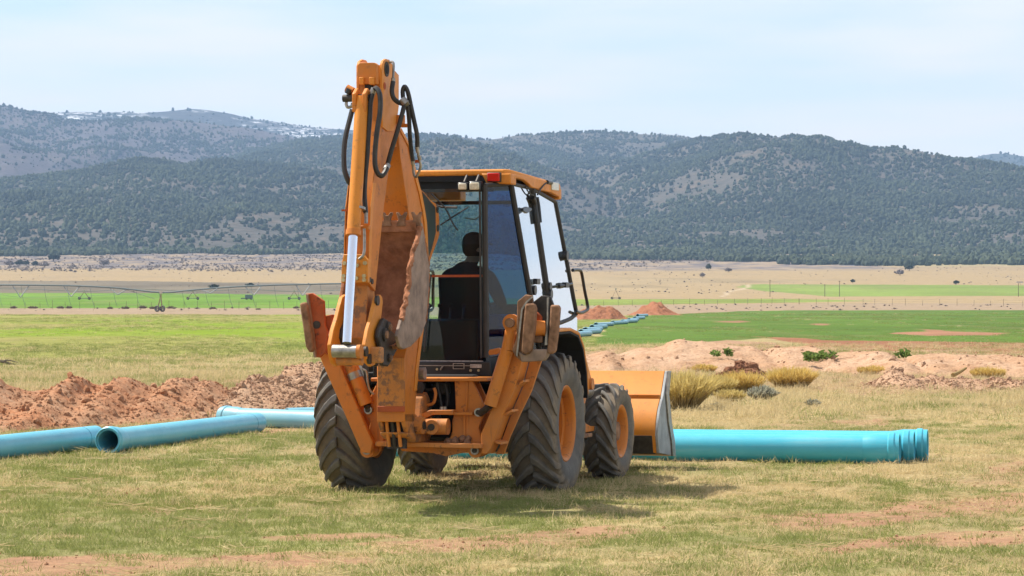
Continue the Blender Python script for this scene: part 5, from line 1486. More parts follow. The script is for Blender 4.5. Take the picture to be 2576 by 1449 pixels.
for s in (-1, 1):
    MB().lathe([(0.002, -0.010), (0.026, -0.006), (0.030, 0.004), (0.002, 0.010)], Hc + sd * (0.092 * s) + Vector((0, 0, -0.02)), sd, n=12).build('ear', M['skin'], person, smooth=True)
    MB().lathe([(0.002, -0.011), (0.010, -0.006), (0.011, 0.0), (0.008, 0.008), (0.002, 0.011)], Hc + fd * 0.083 + sd * (0.032 * s) + Vector((0, 0, 0.004)), fd, n=10).build('eye', M['black'], person, smooth=True)
MB().box(Hc + fd * 0.088 + Vector((0, 0, -0.072)), (0.03, 0.03, 0.008), math.atan2(fd.y, fd.x)).build('mouth', plain('lips', (0.22, 0.08, 0.06), 0.6), person, bevel=0.003)
M['hair'] = plain('dark_hair', (0.015, 0.011, 0.009), 0.8)
MB().lathe([(0.070, -0.085), (0.094, -0.05), (0.102, -0.01), (0.104, 0.02)], Hc - fd * 0.014, (0, 0, 1), n=24).build('hair', M['hair'], person, smooth=True)
# fingers closed on the controls
for s in (-1, 1):
    base = Vector((0.13 + 0.14 * s, 0.22 + 0.48, 1.50 + 0.20))
    for k, ln in enumerate((0.062, 0.072, 0.068, 0.052)):
        b0 = base + Vector(((k - 1.5) * 0.019, 0.03, 0.0))
        MB().tube([b0, b0 + Vector((0, ln * 0.6, 0.004)), b0 + Vector((0, ln * 0.8, -ln * 0.5)), b0 + Vector((0, ln * 0.4, -ln * 0.8))], 0.009, 6, 3).build('finger', M['skin'], person, smooth=True)
    b0 = base + Vector((-0.035 * s, -0.01, 0))
    MB().tube([b0, b0 + Vector((-0.02 * s, 0.03, -0.01)), b0 + Vector((-0.012 * s, 0.055, -0.025))], 0.010, 6, 3).build('thumb', M['skin'], person, smooth=True)

# ================================================================ blue water pipes
def pvc(name, c0, c1, dirt):
    t = NT(name)
    v = t.coord('Object')
    n = t.noise(v, 1.6, 6, 0.6); n2 = t.noise(v, 14, 7, 0.72)
    ns = t.noise(t.coord('Object', (0.6, 8, 8)), 1.5, 6, 0.65)
    c = t.mix(t.ramp(n, 0.3, 0.7), c0, c1)
    c = t.mix(t.ramp(ns, 0.50, 0.72, 0, dirt), c, (0.42, 0.50, 0.50))
    c = t.mix(t.ramp(n2, 0.58, 0.76, 0, dirt), c, (0.30, 0.25, 0.18))
    # a line of faint ink print along the barrel
    sp = t.new('ShaderNodeSeparateXYZ'); t.l.new(v, sp.inputs[0])
    ang = t.math('ARCTAN2', sp.outputs['Z'], sp.outputs['Y'])
    band = t.math('MULTIPLY', t.ramp(ang, -2.62, -2.60), t.ramp(ang, -2.50, -2.52))
    band2 = t.math('MULTIPLY', t.ramp(ang, 2.34, 2.36), t.ramp(ang, 2.46, 2.44))
    dash = t.math('MULTIPLY', t.ramp(t.noise(t.coord('Object', (1, 0, 0)), 42, 2, 0.5), 0.50, 0.53), t.ramp(t.noise(t.coord('Object', (1, 0, 0)), 1.1, 1, 0.5), 0.50, 0.54))
    c = t.mix(t.math('MULTIPLY', t.math('MULTIPLY', t.math('ADD', band, band2), dash), 0.55), c, (0.015, 0.09, 0.14))
    t.col(c); t.rough(t.ramp(n2, 0.3, 0.7, 0.30, 0.46))
    return t.m
M['pvc'] = pvc('blue_pvc', (0.045, 0.39, 0.53), (0.080, 0.46, 0.59), 0.22)
M['pvc_pale'] = pvc('sun_faded_pvc', (0.14, 0.36, 0.45), (0.20, 0.42, 0.50), 0.25)
M['pvc_left'] = pvc('weathered_blue_pvc', (0.085, 0.41, 0.55), (0.135, 0.47, 0.60), 0.20)
M['print'] = plain('faint_pipe_print', (0.03, 0.16, 0.24), 0.5)
def make_pipe(p_bell, p_end, r, label, mat='pvc', seg=48, bell=True, length=None):
    """a length of pipe with a flared bell at one end, lying from p_bell to p_end (points on the axis)"""
    a, b = Vector(p_bell), Vector(p_end)
    L = length or (b - a).length
    d = (b - a).normalized()
    o = MB().lathe([(r - 0.014, 0.0), (r, 0.0), (r, L * 0.5), (r, L - 0.03), (r - 0.012, L), (r - 0.016, L), (r - 0.016, L * 0.5), (r - 0.016, 0.0)], (0, 0, 0), (1, 0, 0), n=seg).build('blue_pipe', M[mat], None, smooth=True)
    o.location = a
    o.rotation_mode = 'QUATERNION'
    o.rotation_quaternion = d.to_track_quat('X', 'Z')
    if bell:
        R = r * 1.13
        MB().lathe([(r + 0.001, 0.36), (r + 0.006, 0.32), (R, 0.24), (R, 0.10), (R + 0.012, 0.085), (R + 0.012, 0.035), (R, 0.02), (R, -0.02), (R - 0.004, -0.024), (r + 0.004, -0.022), (r + 0.002, 0.02), (r + 0.002, 0.34)], (0, 0, 0), (1, 0, 0), n=seg, closed=True).build('bell', M[mat], o, smooth=True)
    MB().lathe([(r - 0.001, L - 0.42), (r + 0.0012, L - 0.42), (r + 0.0012, L - 0.412), (r - 0.001, L - 0.412)], (0, 0, 0), (1, 0, 0), n=seg).build('insertion_mark', M['print'], o)
    tag(o, label, 'pipe')
    return o
RP = 0.150
gA, gB = [(4.033, 29.817), (1.744, 30.29)]
dr = (Vector((*gB, 0)) - Vector((*gA, 0))).normalized()
nr_ = Vector((-dr.y, dr.x, 0)); nr_ = nr_ if nr_.y > 0 else -nr_
txt = ['front blue pipe of the three lying side by side right of the loader bucket',
       'middle blue pipe of the three lying side by side right of the loader bucket',
       'rear blue pipe of the three right of the loader bucket, its bell farthest right']
for k, dx_ in enumerate((0.0, 0.13, 0.25)):
    e = Vector((*gA, 0)) - dr * dx_ + nr_ * (0.345 * k + 0.15)
    e.z = RP * 1.08 + gz1(e.x, e.y) - 0.02 + 0.012 * k
    f_ = e + dr * 6.1
    make_pipe(e, f_, RP, txt[k], 'pvc', 64)
RL = 0.133
def gp(px_py, r): return Vector((px_py[0], px_py[1], gz1(*px_py) + r - 0.012))
q = [(-4.879, 33.381), (-5.57, 30.945), (-4.592, 32.344), (-3.425, 38.293), (-4.045, 40.034), (-2.965, 39.077), (-3.178, 40.174), (-1.594, 41.038)]
a = gp(q[0], RL); b = gp(q[1], RL); b = a + (b - a).normalized() * 6.1
make_pipe(b, a, RL, 'blue pipe running out of the picture at the far left', 'pvc_left')
make_pipe(gp(q[2], RL * 1.1), gp(q[3], RL), RL, 'blue pipe in front of the red dirt bank, its dark open bell facing the camera', 'pvc_left')
a = gp(q[4], RL * 1.1); b = gp(q[5], RL); b = a + (b - a).normalized() * 3.1
make_pipe(a, b, RL, 'blue pipe behind the open-bell pipe, running right towards the rear wheel', 'pvc_pale')
a = gp(q[6], RL); b = gp(q[7], RL); b = a + (b - a).normalized() * 6.1
make_pipe(a, b, RL, 'pale blue pipe going out of sight behind the left rear wheel', 'pvc_pale', bell=False)
chain = [[(3.279, 151.392), (4.428, 161.682)], [(3.957, 163.669), (5.292, 172.132)], [(4.543, 176.7), (5.841, 186.604)], [(5.512, 196.229), (6.613, 200.519)], [(6.282, 213.061), (7.878, 222.818)], [(8.035, 227.278), (9.628, 238.413)],
         [(9.327, 240.094), (10.885, 248.864)], [(10.454, 254.441), (11.982, 271.35)], [(11.92, 276.041), (14.152, 305.044)], [(13.868, 314.043), (16.457, 346.377)]]
lab = ['nearest pale blue pipe of the far row, half hidden by the fender', 'second pale blue pipe of the far row, counted from the cab', 'third pale blue pipe of the far row, counted from the cab',
       'fourth pale blue pipe of the far row, counted from the cab', 'fifth pale blue pipe of the far row, counted from the cab', 'sixth pale blue pipe of the far row, counted from the cab',
       'seventh pale blue pipe of the far row, counted from the cab', 'eighth pale blue pipe of the far row, counted from the cab', 'ninth pale blue pipe of the far row, last but one before the dirt heap',
       'farthest pale blue pipe of the row, at the foot of the red dirt heap']
for (a, b), l in zip(chain, lab):
    A = gp(a, 0.16); B = Vector((b[0], max(b[1], a[1] + 2), 0)); B.z = gz1(B.x, B.y) + 0.15
    B = A + (B - A).normalized() * 6.1
    lat = b[0] / b[1] * B.y
    B = Vector((lat, B.y, B.z))
    o = make_pipe(A, B, 0.155, l, 'pvc_pale', 20)
    o['group'] = 'far row of pipes'

# ================================================================ spoil banks and heaps of dirt
def dirt_mat(name, c0, c1, c2, sc=1.0, bump=0.8):
    t = NT(name)
    geo = t.new('ShaderNodeNewGeometry')
    p = geo.outputs['Position']
    n1 = t.noise(p, 0.55 * sc, 7, 0.62); n2 = t.noise(p, 3.5 * sc, 8, 0.7); n3 = t.noise(p, 16 * sc, 6, 0.7)
    c = t.mix(t.ramp(n1, 0.38, 0.62), c0, c1)
    c = t.mix(t.ramp(n2, 0.48, 0.68, 0, 0.8), c, c2)
    sc_ = t.new('ShaderNodeVectorMath', operation='SCALE')
    t.l.new(c, sc_.inputs[0]); t.l.new(t.ramp(n3, 0.25, 0.75, 0.72, 1.28), sc_.inputs['Scale'])
    t.col(sc_.outputs[0]); t.rough(0.97)
    t.bsdf.inputs['Specular IOR Level'].default_value = 0.05
    t.bump(t.math('ADD', n2, t.math('MULTIPLY', n3, 0.5)), bump, 0.12 / sc)
    return t.m
M['dirt_red'] = dirt_mat('red_spoil', (0.42, 0.195, 0.102), (0.42, 0.235, 0.138), (0.47, 0.305, 0.195))
M['dirt_pale'] = dirt_mat('pale_spoil', (0.43, 0.265, 0.16), (0.49, 0.33, 0.22), (0.33, 0.18, 0.105))
M['dirt_brown'] = dirt_mat('brown_spoil', (0.22, 0.10, 0.055), (0.26, 0.13, 0.075), (0.33, 0.19, 0.11))
M['dirt_far'] = dirt_mat('far_red_heap', (0.31, 0.135, 0.075), (0.33, 0.155, 0.088), (0.27, 0.11, 0.06), 0.5)
M['dirt_mixed'] = dirt_mat('clay_spoil', (0.42, 0.265, 0.17), (0.46, 0.305, 0.20), (0.29, 0.15, 0.09))
def spoil(name, crest, front, backw, mat, res, rough, seed, label, cat, pw=0.85, fine=0.05, clods=0, clod_size=0.1, group=None, rug=1.0):
    """a bank of tipped earth: crest line in 3-D, slope widths before and behind it"""
    C = spline(crest, 10)
    cs = np.array([tuple(p) for p in C])
    seg = np.concatenate([[0], np.cumsum(np.hypot(np.diff(cs[:, 0]), np.diff(cs[:, 1])))])
    ns = max(8, int(seg[-1] / res))
    s = np.linspace(0, seg[-1], ns)
    cx_, cy_, cz_ = (np.interp(s, seg, cs[:, k]) for k in range(3))
    nf, nb = max(6, int(front / res)), max(4, int(backw / res))
    tt_ = np.concatenate([np.linspace(-1, 0, nf), np.linspace(0, 1, nb)[1:]])
    S, T = np.meshgrid(np.arange(ns), tt_)
    wob = 1 + 0.35 * (fbm(s / (front * 0.6), s * 0, seed + 2, 3) - 0.5)[S]
    X = cx_[S] + 0.35 * (fbm(T * 4 + S * 0.01, S * res / front * 2, seed + 4, 3) - 0.5) * np.abs(T)
    Y = cy_[S] + np.where(T < 0, T * front * wob, T * backw)
    g0 = gz(X.ravel(), Y.ravel()).reshape(X.shape)
    hgt = cz_[S] - gz(cx_, cy_)[S]
    endf = np.clip(np.minimum(S, ns - 1 - S) * res / (0.35 * front), 0, 1)
    sh = (1 - np.abs(T)) ** np.where(T < 0, pw, 0.9)
    nz1 = fbm(X / (rough * 9), Y / (rough * 9), seed, 4) - 0.5
    rid = 1 - 2 * np.abs(fbm(X / (rough * 5), Y / (rough * 4), seed + 11, 4) - 0.5)
    nz2 = fbm(X / (rough * 1.3), Y / (rough * 1.3), seed + 21, 4, 0.65) - 0.5
    amp = np.minimum(1, sh * 3.0) * (0.35 + 0.65 * np.clip(np.abs(T) * 4, 0, 1))
    Z = g0 - 0.06 + endf * (hgt * sh + amp * hgt * rug * (0.40 * nz1 + 0.12 * (rid - 0.75)) + amp * fine * 2.1 * nz2)
    idx = np.arange(S.size).reshape(S.shape)
    q = np.stack([idx[:-1, :-1], idx[:-1, 1:], idx[1:, 1:], idx[1:, :-1]], -1).reshape(-1, 4)
    o = grid_mesh(name, np.stack([X.ravel(), Y.ravel(), Z.ravel()], 1), q, mat)
    tag(o, label, cat, group)
    if clods:
        k = rng.integers(0, S.size, clods)
        ok = (sh.ravel()[k] > 0.02)
        k = k[ok]; m = len(k)
        sz = clod_size * (0.10 + 0.30 * rng.random(m) ** 3 + 0.6 * (rng.random(m) > 0.985))
        P = np.stack([X.ravel()[k], Y.ravel()[k], Z.ravel()[k] + 0.15 * sz], 1)
        cl = scatter('dirt_clods', P, clod_protos[mat.name], rng.random((m, 3)) * 6.28, np.stack([sz, sz * (0.7 + 0.6 * rng.random(m)), sz * 0.75], 1), rng.integers(0, 3, m))
        cl.parent = o
        cl['kind'] = 'stuff'
    return o
clod_protos = {}
def clod_set(mat):
    out = []
    import bmesh
    for k in range(3):
        bm = bmesh.new(); bmesh.ops.create_icosphere(bm, subdivisions=2, radius=1.0)
        vs = []
        for v_ in bm.verts:
            p = v_.co.normalized()
            s_ = 1 + 0.5 * mn.noise(p * 1.4 + Vector((k * 5.3, 2, 0))) + 0.3 * mn.noise(p * 3.7 + Vector((0, k * 4, 1)))
            vs.append(p * s_)
        fs = [tuple(v.index for v in f.verts) for f in bm.faces]; bm.free()
        out.append(proto(MB().add(vs, fs), 'clod', mat, smooth=False))
    clod_protos[mat.name] = out
for k in ('dirt_red', 'dirt_pale', 'dirt_brown', 'dirt_far', 'dirt_mixed'): clod_set(M[k])

lc = [(-9.428, 39.5, 0.689), (-8.597, 40, 0.789), (-7.969, 40.5, 0.694), (-7.666, 41, 0.758), (-7.416, 41.2, 0.731), (-7.33, 41.3, 0.636), (-7.068, 41.7, 0.528), (-6.823, 42.2, 0.533), (-6.699, 42.5, 0.65), (-6.6, 42.7, 0.711), (-6.478, 43, 0.675), (-6.353, 43.3, 0.571), (-6.202, 43.6, 0.552), (-6.096, 43.8, 0.633), (-5.917, 44.2, 0.624), (-5.703, 44.7, 0.494), (-5.553, 45, 0.474), (-5.451, 45.2, 0.577), (-5.219, 45.6, 0.593), (-5.053, 46, 0.526), (-4.741, 46.6, 0.526), (-4.406, 47.2, 0.498), (-4.061, 47.8, 0.431)]
spoil('dirt_bank', lc, 4.8, 2.0, M['dirt_red'], 0.06, 0.30, 301, 'long bank of red and tan dug earth behind the blue pipes on the left', 'dirt bank', clods=3800, clod_size=0.085)
rc_ = [(-5.522, 46.6, 0.408), (-5.219, 46.8, 0.469), (-4.968, 46.9, 0.505), (-4.814, 47, 0.51), (-4.637, 47.2, 0.558), (-4.478, 47.4, 0.573), (-4.35, 47.6, 0.602), (-4.195, 47.8, 0.545), (-3.888, 48.3, 0.567), (-3.601, 48.8, 0.577), (-3.048, 49.8, 0.521), (-2.338, 51, 0.424)]
spoil('dirt_bank', rc_, 4.6, 2.0, M['dirt_mixed'], 0.06, 0.28, 311, 'tan and brown lumpy dirt bank just left of the rear wheel', 'dirt bank', clods=3600, clod_size=0.10)
bc_ = [(-4.799, 53, 0.415), (-4.471, 53.5, 0.516), (-4.286, 54, 0.596), (-4.082, 54.3, 0.651), (-3.814, 54.8, 0.673), (-3.397, 55.5, 0.615), (-2.692, 57, 0.445)]
spoil('dirt_bank', bc_, 3.0, 2.0, M['dirt_pale'], 0.08, 0.24, 321, 'pale straw coloured heap behind the lumpy bank, beside the left stabiliser', 'dirt bank', clods=1500, clod_size=0.08)
pc = [(0.134, 80, 0.426), (1.252, 80, 0.482), (2.139, 81, 0.457), (2.649, 81, 0.559), (3.094, 82, 0.466), (3.61, 82, 0.649), (4.286, 82, 0.672), (4.503, 82, 0.786), (4.813, 82, 0.878), (5.225, 82, 0.798), (5.489, 82, 0.809), (5.947, 82, 0.752), (6.577, 82, 0.649), (6.887, 82, 0.672), (7.196, 82, 0.534), (7.516, 81, 0.627), (7.935, 81, 0.638), (8.286, 81, 0.661), (8.541, 80, 0.639), (8.732, 79, 0.441), (9.13, 79, 0.507), (9.712, 78, 0.575), (10.072, 77, 0.556), (10.459, 77, 0.373), (10.716, 76, 0.495), (11.385, 76, 0.527), (11.707, 75, 0.541), (12.661, 75, 0.51), (13.319, 74, 0.504), (14.404, 73, 0.498), (16.219, 72, 0.544)]
spoil('dirt_bank', pc, 6.0, 5.0, M['dirt_pale'], 0.10, 0.34, 331, 'long pale pinkish bank of earth below the green field on the right', 'dirt bank', pw=0.65, fine=0.10, clods=900, clod_size=0.12, rug=1.5)
mc = [(7.06, 60, -0.001), (7.228, 60, 0.099), (7.474, 60.5, 0.171), (7.859, 61, 0.228), (8.216, 61.5, 0.405), (8.439, 61.5, 0.362), (8.568, 61.5, 0.234), (8.886, 61.5, 0.242), (9.084, 61.5, 0.302), (9.138, 61, 0.228), (9.777, 61, 0.228), (10.093, 61, 0.185), (10.417, 61, 0.228), (10.644, 60.5, 0.197), (11.336, 60, 0.191), (12.342, 60, 0.133)]
spoil('dirt_bank', mc, 4.6, 2.5, M['dirt_mixed'], 0.08, 0.28, 341, 'low cloddy dirt heap in front of the pale bank at far right', 'dirt bank', clods=3600, clod_size=0.10)
bm_ = [(4.261, 66, 0.124), (4.584, 66, 0.189), (4.944, 66.5, 0.234), (5.262, 67, 0.392), (5.559, 67.2, 0.473), (5.721, 67, 0.373), (5.845, 66.5, 0.197), (5.921, 66, 0.014)]
spoil('dirt_bank', bm_, 2.0, 1.5, M['dirt_brown'], 0.07, 0.26, 351, 'small dark brown heap of clods among the yellow bushes', 'dirt bank', clods=1500, clod_size=0.14)
ra = [(4.261, 285, 0.764), (5.675, 286, 1.64), (6.674, 286, 1.8), (7.38, 287, 2.041), (8.021, 287, 1.961), (8.653, 288, 2.204), (9.369, 289, 2.044), (10.05, 290, 2.167), (10.573, 291, 1.844), (11.099, 292, 1.722), (12.407, 294, 0.86)]
spoil('dirt_heap', ra, 9.0, 7.0, M['dirt_far'], 0.16, 0.34, 361, 'red dirt heap just right of the cab grab rail', 'dirt heap', pw=0.6, fine=0.3, rug=1.5)
rb = [(13.494, 355, 0.955), (14.427, 356, 1.351), (15.124, 356, 1.799), (15.765, 357, 1.899), (16.409, 358, 2.4), (17.06, 358, 2.551), (17.66, 358, 3.001), (18.26, 358, 2.801), (18.863, 359, 2.854), (19.415, 359, 2.403), (20.224, 360, 2.304), (20.827, 360, 1.751), (22.135, 360, 1.198)]
spoil('dirt_heap', rb, 11.0, 8.0, M['dirt_far'], 0.20, 0.42, 371, 'red dirt heap at the far end of the pipe row', 'dirt heap', pw=0.6, fine=0.35, rug=1.7)

# ================================================================ bushes
def stemmat(name, c0, c1, z0, z1, top):
    t = NT(name)
    oi = t.new('ShaderNodeTexCoord')
    sp = t.new('ShaderNodeSeparateXYZ'); t.l.new(oi.outputs['Object'], sp.inputs[0])
    n = t.noise(oi.outputs['Object'], 9, 4, 0.6)
    c = t.mix(t.ramp(n, 0.3, 0.7), c0, c1)
    t.col(c); t.rough(0.9)
    t.bsdf.inputs['Specular IOR Level'].default_value = 0.1
    leafy(t, 0.45)
    return t.m
M['brush_stem'] = stemmat('straw_stems', (0.38, 0.285, 0.13), (0.50, 0.39, 0.19), 0, 1, None)
M['brush_gold'] = stemmat('golden_tips', (0.58, 0.41, 0.11), (0.72, 0.55, 0.19), 0, 1, None)
M['brush_pale'] = stemmat('pale_straw_tips', (0.52, 0.41, 0.14), (0.66, 0.53, 0.21), 0, 1, None)
M['sage'] = stemmat('grey_sage_leaves', (0.30, 0.30, 0.225), (0.42, 0.41, 0.31), 0, 1, None)
M['weed'] = stemmat('green_weed_leaves', (0.11, 0.18, 0.040), (0.20, 0.28, 0.07), 0, 1, None)
M['dark_brush'] = stemmat('dark_brush_twigs', (0.13, 0.10, 0.075), (0.22, 0.17, 0.12), 0, 1, None)
M['bark'] = stemmat('grey_bark', (0.20, 0.165, 0.13), (0.31, 0.26, 0.205), 0, 1, None)
def blade(mb, b, d, L, w, bend, rr):
    side = d.cross(Vector((rr.uniform(-1, 1), rr.uniform(-1, 1), 0.2))).normalized() * w
    m_ = b + d * L * 0.55 + bend * L * 0.12
    e = b + d * L + bend * L * 0.4
    mb.add([b - side, b + side, m_ + side * 0.8, m_ - side * 0.8, e], [(0, 1, 2, 3), (3, 2, 4)])
def bush(name, xy, w, h, n, tip, label, cat, seed, stem='brush_stem', spread=1.15, wind=(0.3, 0, 0), bw=0.006, tipn=None):
    rr = random.Random(seed)
    x, y = xy
    root_ = empty(name, (x, y, gz1(x, y) - 0.02))
    tag(root_, label, cat)
    a_, b_ = MB(), MB()
    W = Vector(wind)
    for k in range(n):
        r = math.sqrt(rr.random()); a = rr.random() * 6.283
        lean = r * spread * 0.62
        base = Vector((math.cos(a), math.sin(a), 0)) * (r * w * 0.20)
        d = Vector((math.cos(a) * math.sin(lean), math.sin(a) * math.sin(lean), math.cos(lean)))
        L = h * (0.62 + 0.40 * rr.random()) * (1 - 0.05 * r)
        bend = Vector((rr.uniform(-.3, .3), rr.uniform(-.3, .3), -0.15)) + W
        blade(a_, base, d, L * 0.95, bw, bend, rr)
        if rr.random() < 0.85:
            b0 = base + d * L * 0.62 + bend * L * 0.14
            for q_ in range(tipn or 3):
                dd_ = (d + Vector((rr.uniform(-.6, .6), rr.uniform(-.6, .6), rr.uniform(-.2, .5)))).normalized()
                blade(b_, b0 + d * L * rr.uniform(-0.15, 0.15), dd_, L * rr.uniform(0.16, 0.34), bw, bend, rr)
    s_ = a_.build('stems', M[stem], root_)
    b_.build('tips', M[tip], root_)
    return root_
for i, (p, w, h, n_, tip, l) in enumerate([
    ([(2.755, 46.168)][0], 0.95, 0.80, 800, 'brush_pale', 'tall straw yellow bush right beside the loader bucket'),
    ([(4.468, 55.312)][0], 1.10, 0.56, 700, 'brush_gold', 'broad yellow bush in front of the brown clods'),
    ([(3.939, 54.522)][0], 1.00, 0.48, 560, 'brush_pale', 'pale straw bush between the tall bush and the broad yellow one'),
    ([(5.811, 59.324)][0], 1.35, 0.58, 900, 'brush_gold', 'rounded golden bush standing alone right of the brown clods'),
    ([(5.084, 75.326)][0], 1.15, 0.30, 380, 'brush_gold', 'low yellow bush behind the brown clods, under the pale bank'),
    ([(11.459, 68.56)][0], 1.50, 0.36, 520, 'brush_gold', 'low golden bush at the far right edge of the dirt heap'),
    ([(9.243, 72.927)][0], 1.50, 0.30, 460, 'brush_gold', 'low yellow bush behind the left end of the cloddy heap'),
    ([(11.367, 74.834)][0], 0.80, 0.22, 240, 'brush_gold', 'small golden bush behind the middle of the cloddy heap'),
    ([(3.904, 50.887)][0], 0.80, 0.30, 360, 'brush_pale', 'pale dry grass clump below the broad yellow bush'),
]):
    bush('rabbitbrush', p, w, h, n_, tip, l, 'bush', 400 + i, wind=(-0.25 if i in (1, 2, 8) else 0.15, 0, 0), bw=0.0055, tipn=6)
bush('sagebrush', [(4.539, 51.808)][0], 0.42, 0.34, 300, 'sage', 'grey sagebrush at the right foot of the broad yellow bush', 'bush', 430, stem='bark', spread=1.6, bw=0.010, tipn=5)
bush('sagebrush', [(5.068, 47.906)][0], 0.22, 0.18, 120, 'sage', 'tiny grey sagebrush in the dry grass below the golden bush', 'bush', 431, stem='bark', spread=1.5, bw=0.008, tipn=5)
bush('sagebrush', [(3.457, 48.311)][0], 0.20, 0.12, 90, 'sage', 'tiny grey sagebrush in the grass right of the tall straw bush', 'bush', 432, stem='bark', spread=1.6, bw=0.008, tipn=5)
def on_bank(px_xy, z): return px_xy
def weed(P, w, h, n, label, seed):
    rr = random.Random(seed)
    root_ = empty('green_weed', P)
    tag(root_, label, 'weed')
    a_, b_ = MB(), MB()
    for k in range(n):
        a = rr.random() * 6.283; r = math.sqrt(rr.random())
        base = Vector((math.cos(a) * r * w * 0.4, math.sin(a) * r * w * 0.3, -0.05))
        d = Vector((math.cos(a) * 0.5 * r, math.sin(a) * 0.5 * r, 1)).normalized()
        L = h * (0.5 + 0.6 * rr.random())
        blade(a_, base, d, L, 0.008, Vector((0, 0, 0)), rr)
        for q_ in range(6):
            b0 = base + d * L * rr.uniform(0.3, 1)
            dd_ = Vector((rr.uniform(-1, 1), rr.uniform(-1, 1), rr.uniform(-.2, .8))).normalized()
            blade(b_, b0, dd_, rr.uniform(0.08, 0.16), 0.03, Vector((0, 0, -.3)), rr)
    a_.build('stalks', M['weed'], root_)
    b_.build('leaves', M['weed'], root_)
for i, (p, w, h, n_, l) in enumerate([
    ([(8.328, 77, 0.341)][0], 0.95, 0.24, 46, 'largest clump of green weeds on the pale bank'),
    ([(10.244, 74.5, 0.434)][0], 0.34, 0.26, 16, 'green weed in the notch of the pale bank, right of the largest clump'),
    ([(7.987, 76, 0.326)][0], 0.25, 0.22, 12, 'green weed at the left foot of the largest weed clump'),
    ([(5.984, 78, 0.434)][0], 0.25, 0.22, 10, 'small green weed on the pale bank above the low yellow bush'),
    ([(5.559, 78, 0.423)][0], 0.22, 0.16, 8, 'leftmost small green weed on the pale bank'),
]):
    weed(p, w, h, n_, l, 450 + i)
lg = MB().tube([(10.383, 67, 0.111), (10.621, 67.5, 0.176), (10.852, 68, 0.26)], 0.045, 7, 3, rads=(0.055, 0.03)).build('log', M['brush_stem'], None, smooth=True)
tag(lg, 'grey weathered pole leaning on the pale bank at right', 'log')
lg = MB()
lg.tube([(-16.2, 86, 0.158), (-15.479, 86, 0.11), (-15.119, 86, 0.026), (-14.734, 86, -0.034)], 0.05, 6, 4, rads=(0.07, 0.015))
lg = lg.build('dead_branch', M['bark'], None, smooth=True)
MB().tube([(-15.419, 86, 0.098), (-15.239, 86, 0.146), (-14.938, 86, 0.074)], 0.03, 6, 4, rads=(0.035, 0.01)).build('twig', M['bark'], lg, smooth=True)
tag(lg, 'grey dead branch lying in dry grass at the left edge', 'branch')
dw = empty('dry_weed', (*[(-1.308, 26.442)][0], 0)); tag(dw, 'dry bare weed stems in the grass in front of the left rear tyre', 'weed')
x0, y0 = [(-1.308, 26.442)][0]
for dx, hx_, hh in ((-0.02, 0.03, 0.13), (0.0, 0.10, 0.12), (0.17, 0.005, 0.12), (0.02, 0.04, 0.07)):
    MB().tube([(dx, -0.2, -0.02), (dx + hx_ * 0.5, -0.2, hh * 0.55), (dx + hx_, -0.2, hh)], 0.004, 5, 3, rads=(0.005, 0.003)).build('stem', M['brush_pale'], dw)

# ================================================================ lone junipers and grey bushes on the plain
def juniper(p, w, h, label, seed, mat='juniper'):
    rr = random.Random(seed)
    root_ = empty('juniper_tree', (p[0], p[1], gz1(*p)))
    tag(root_, label, 'tree', 'lone trees on the plain')
    mb = MB()
    mb.tube([(0, 0, -0.2), (0.1, 0, h * 0.3), (0, 0.1, h * 0.7)], 0.2, 6, 2, rads=(0.05 * w, 0.02 * w))
    for k in range(4):
        a = rr.random() * 6.28
        mb.tube([(0, 0, h * 0.2), (math.cos(a) * w * 0.25, math.sin(a) * w * 0.25, h * 0.5)], 0.1, 5, 1, rads=(0.025 * w, 0.01 * w))
    mb.build('trunk', M['bark'], root_)
    cr_ = MB()
    for k in range(420):
        u_ = rr.random() ** 0.45
        a, e = rr.random() * 6.283, math.asin(rr.uniform(-0.55, 1))
        lob = 1 + 0.28 * math.sin(3 * a + seed) + 0.18 * math.sin(5 * e + 2 * a)
        c_ = Vector((math.cos(a) * math.cos(e) * w * 0.48 * lob, math.sin(a) * math.cos(e) * w * 0.48 * lob, h * 0.52 + math.sin(e) * h * 0.46)) * 1.0
        c_ = Vector((c_.x * u_, c_.y * u_, h * 0.45 + (c_.z - h * 0.45) * u_))
        s_ = w * rr.uniform(0.05, 0.095)
        d1 = Vector((rr.uniform(-1, 1), rr.uniform(-1, 1), rr.uniform(-1, 1))).normalized() * s_
        d2 = d1.cross(Vector((rr.uniform(-1, 1), rr.uniform(-1, 1), rr.uniform(-1, 1)))).normalized() * s_
        cr_.add([c_ - d1, c_ + d2, c_ + d1, c_ - d2], [(0, 1, 2, 3)])
    cr_.build('crown', M[mat], root_)
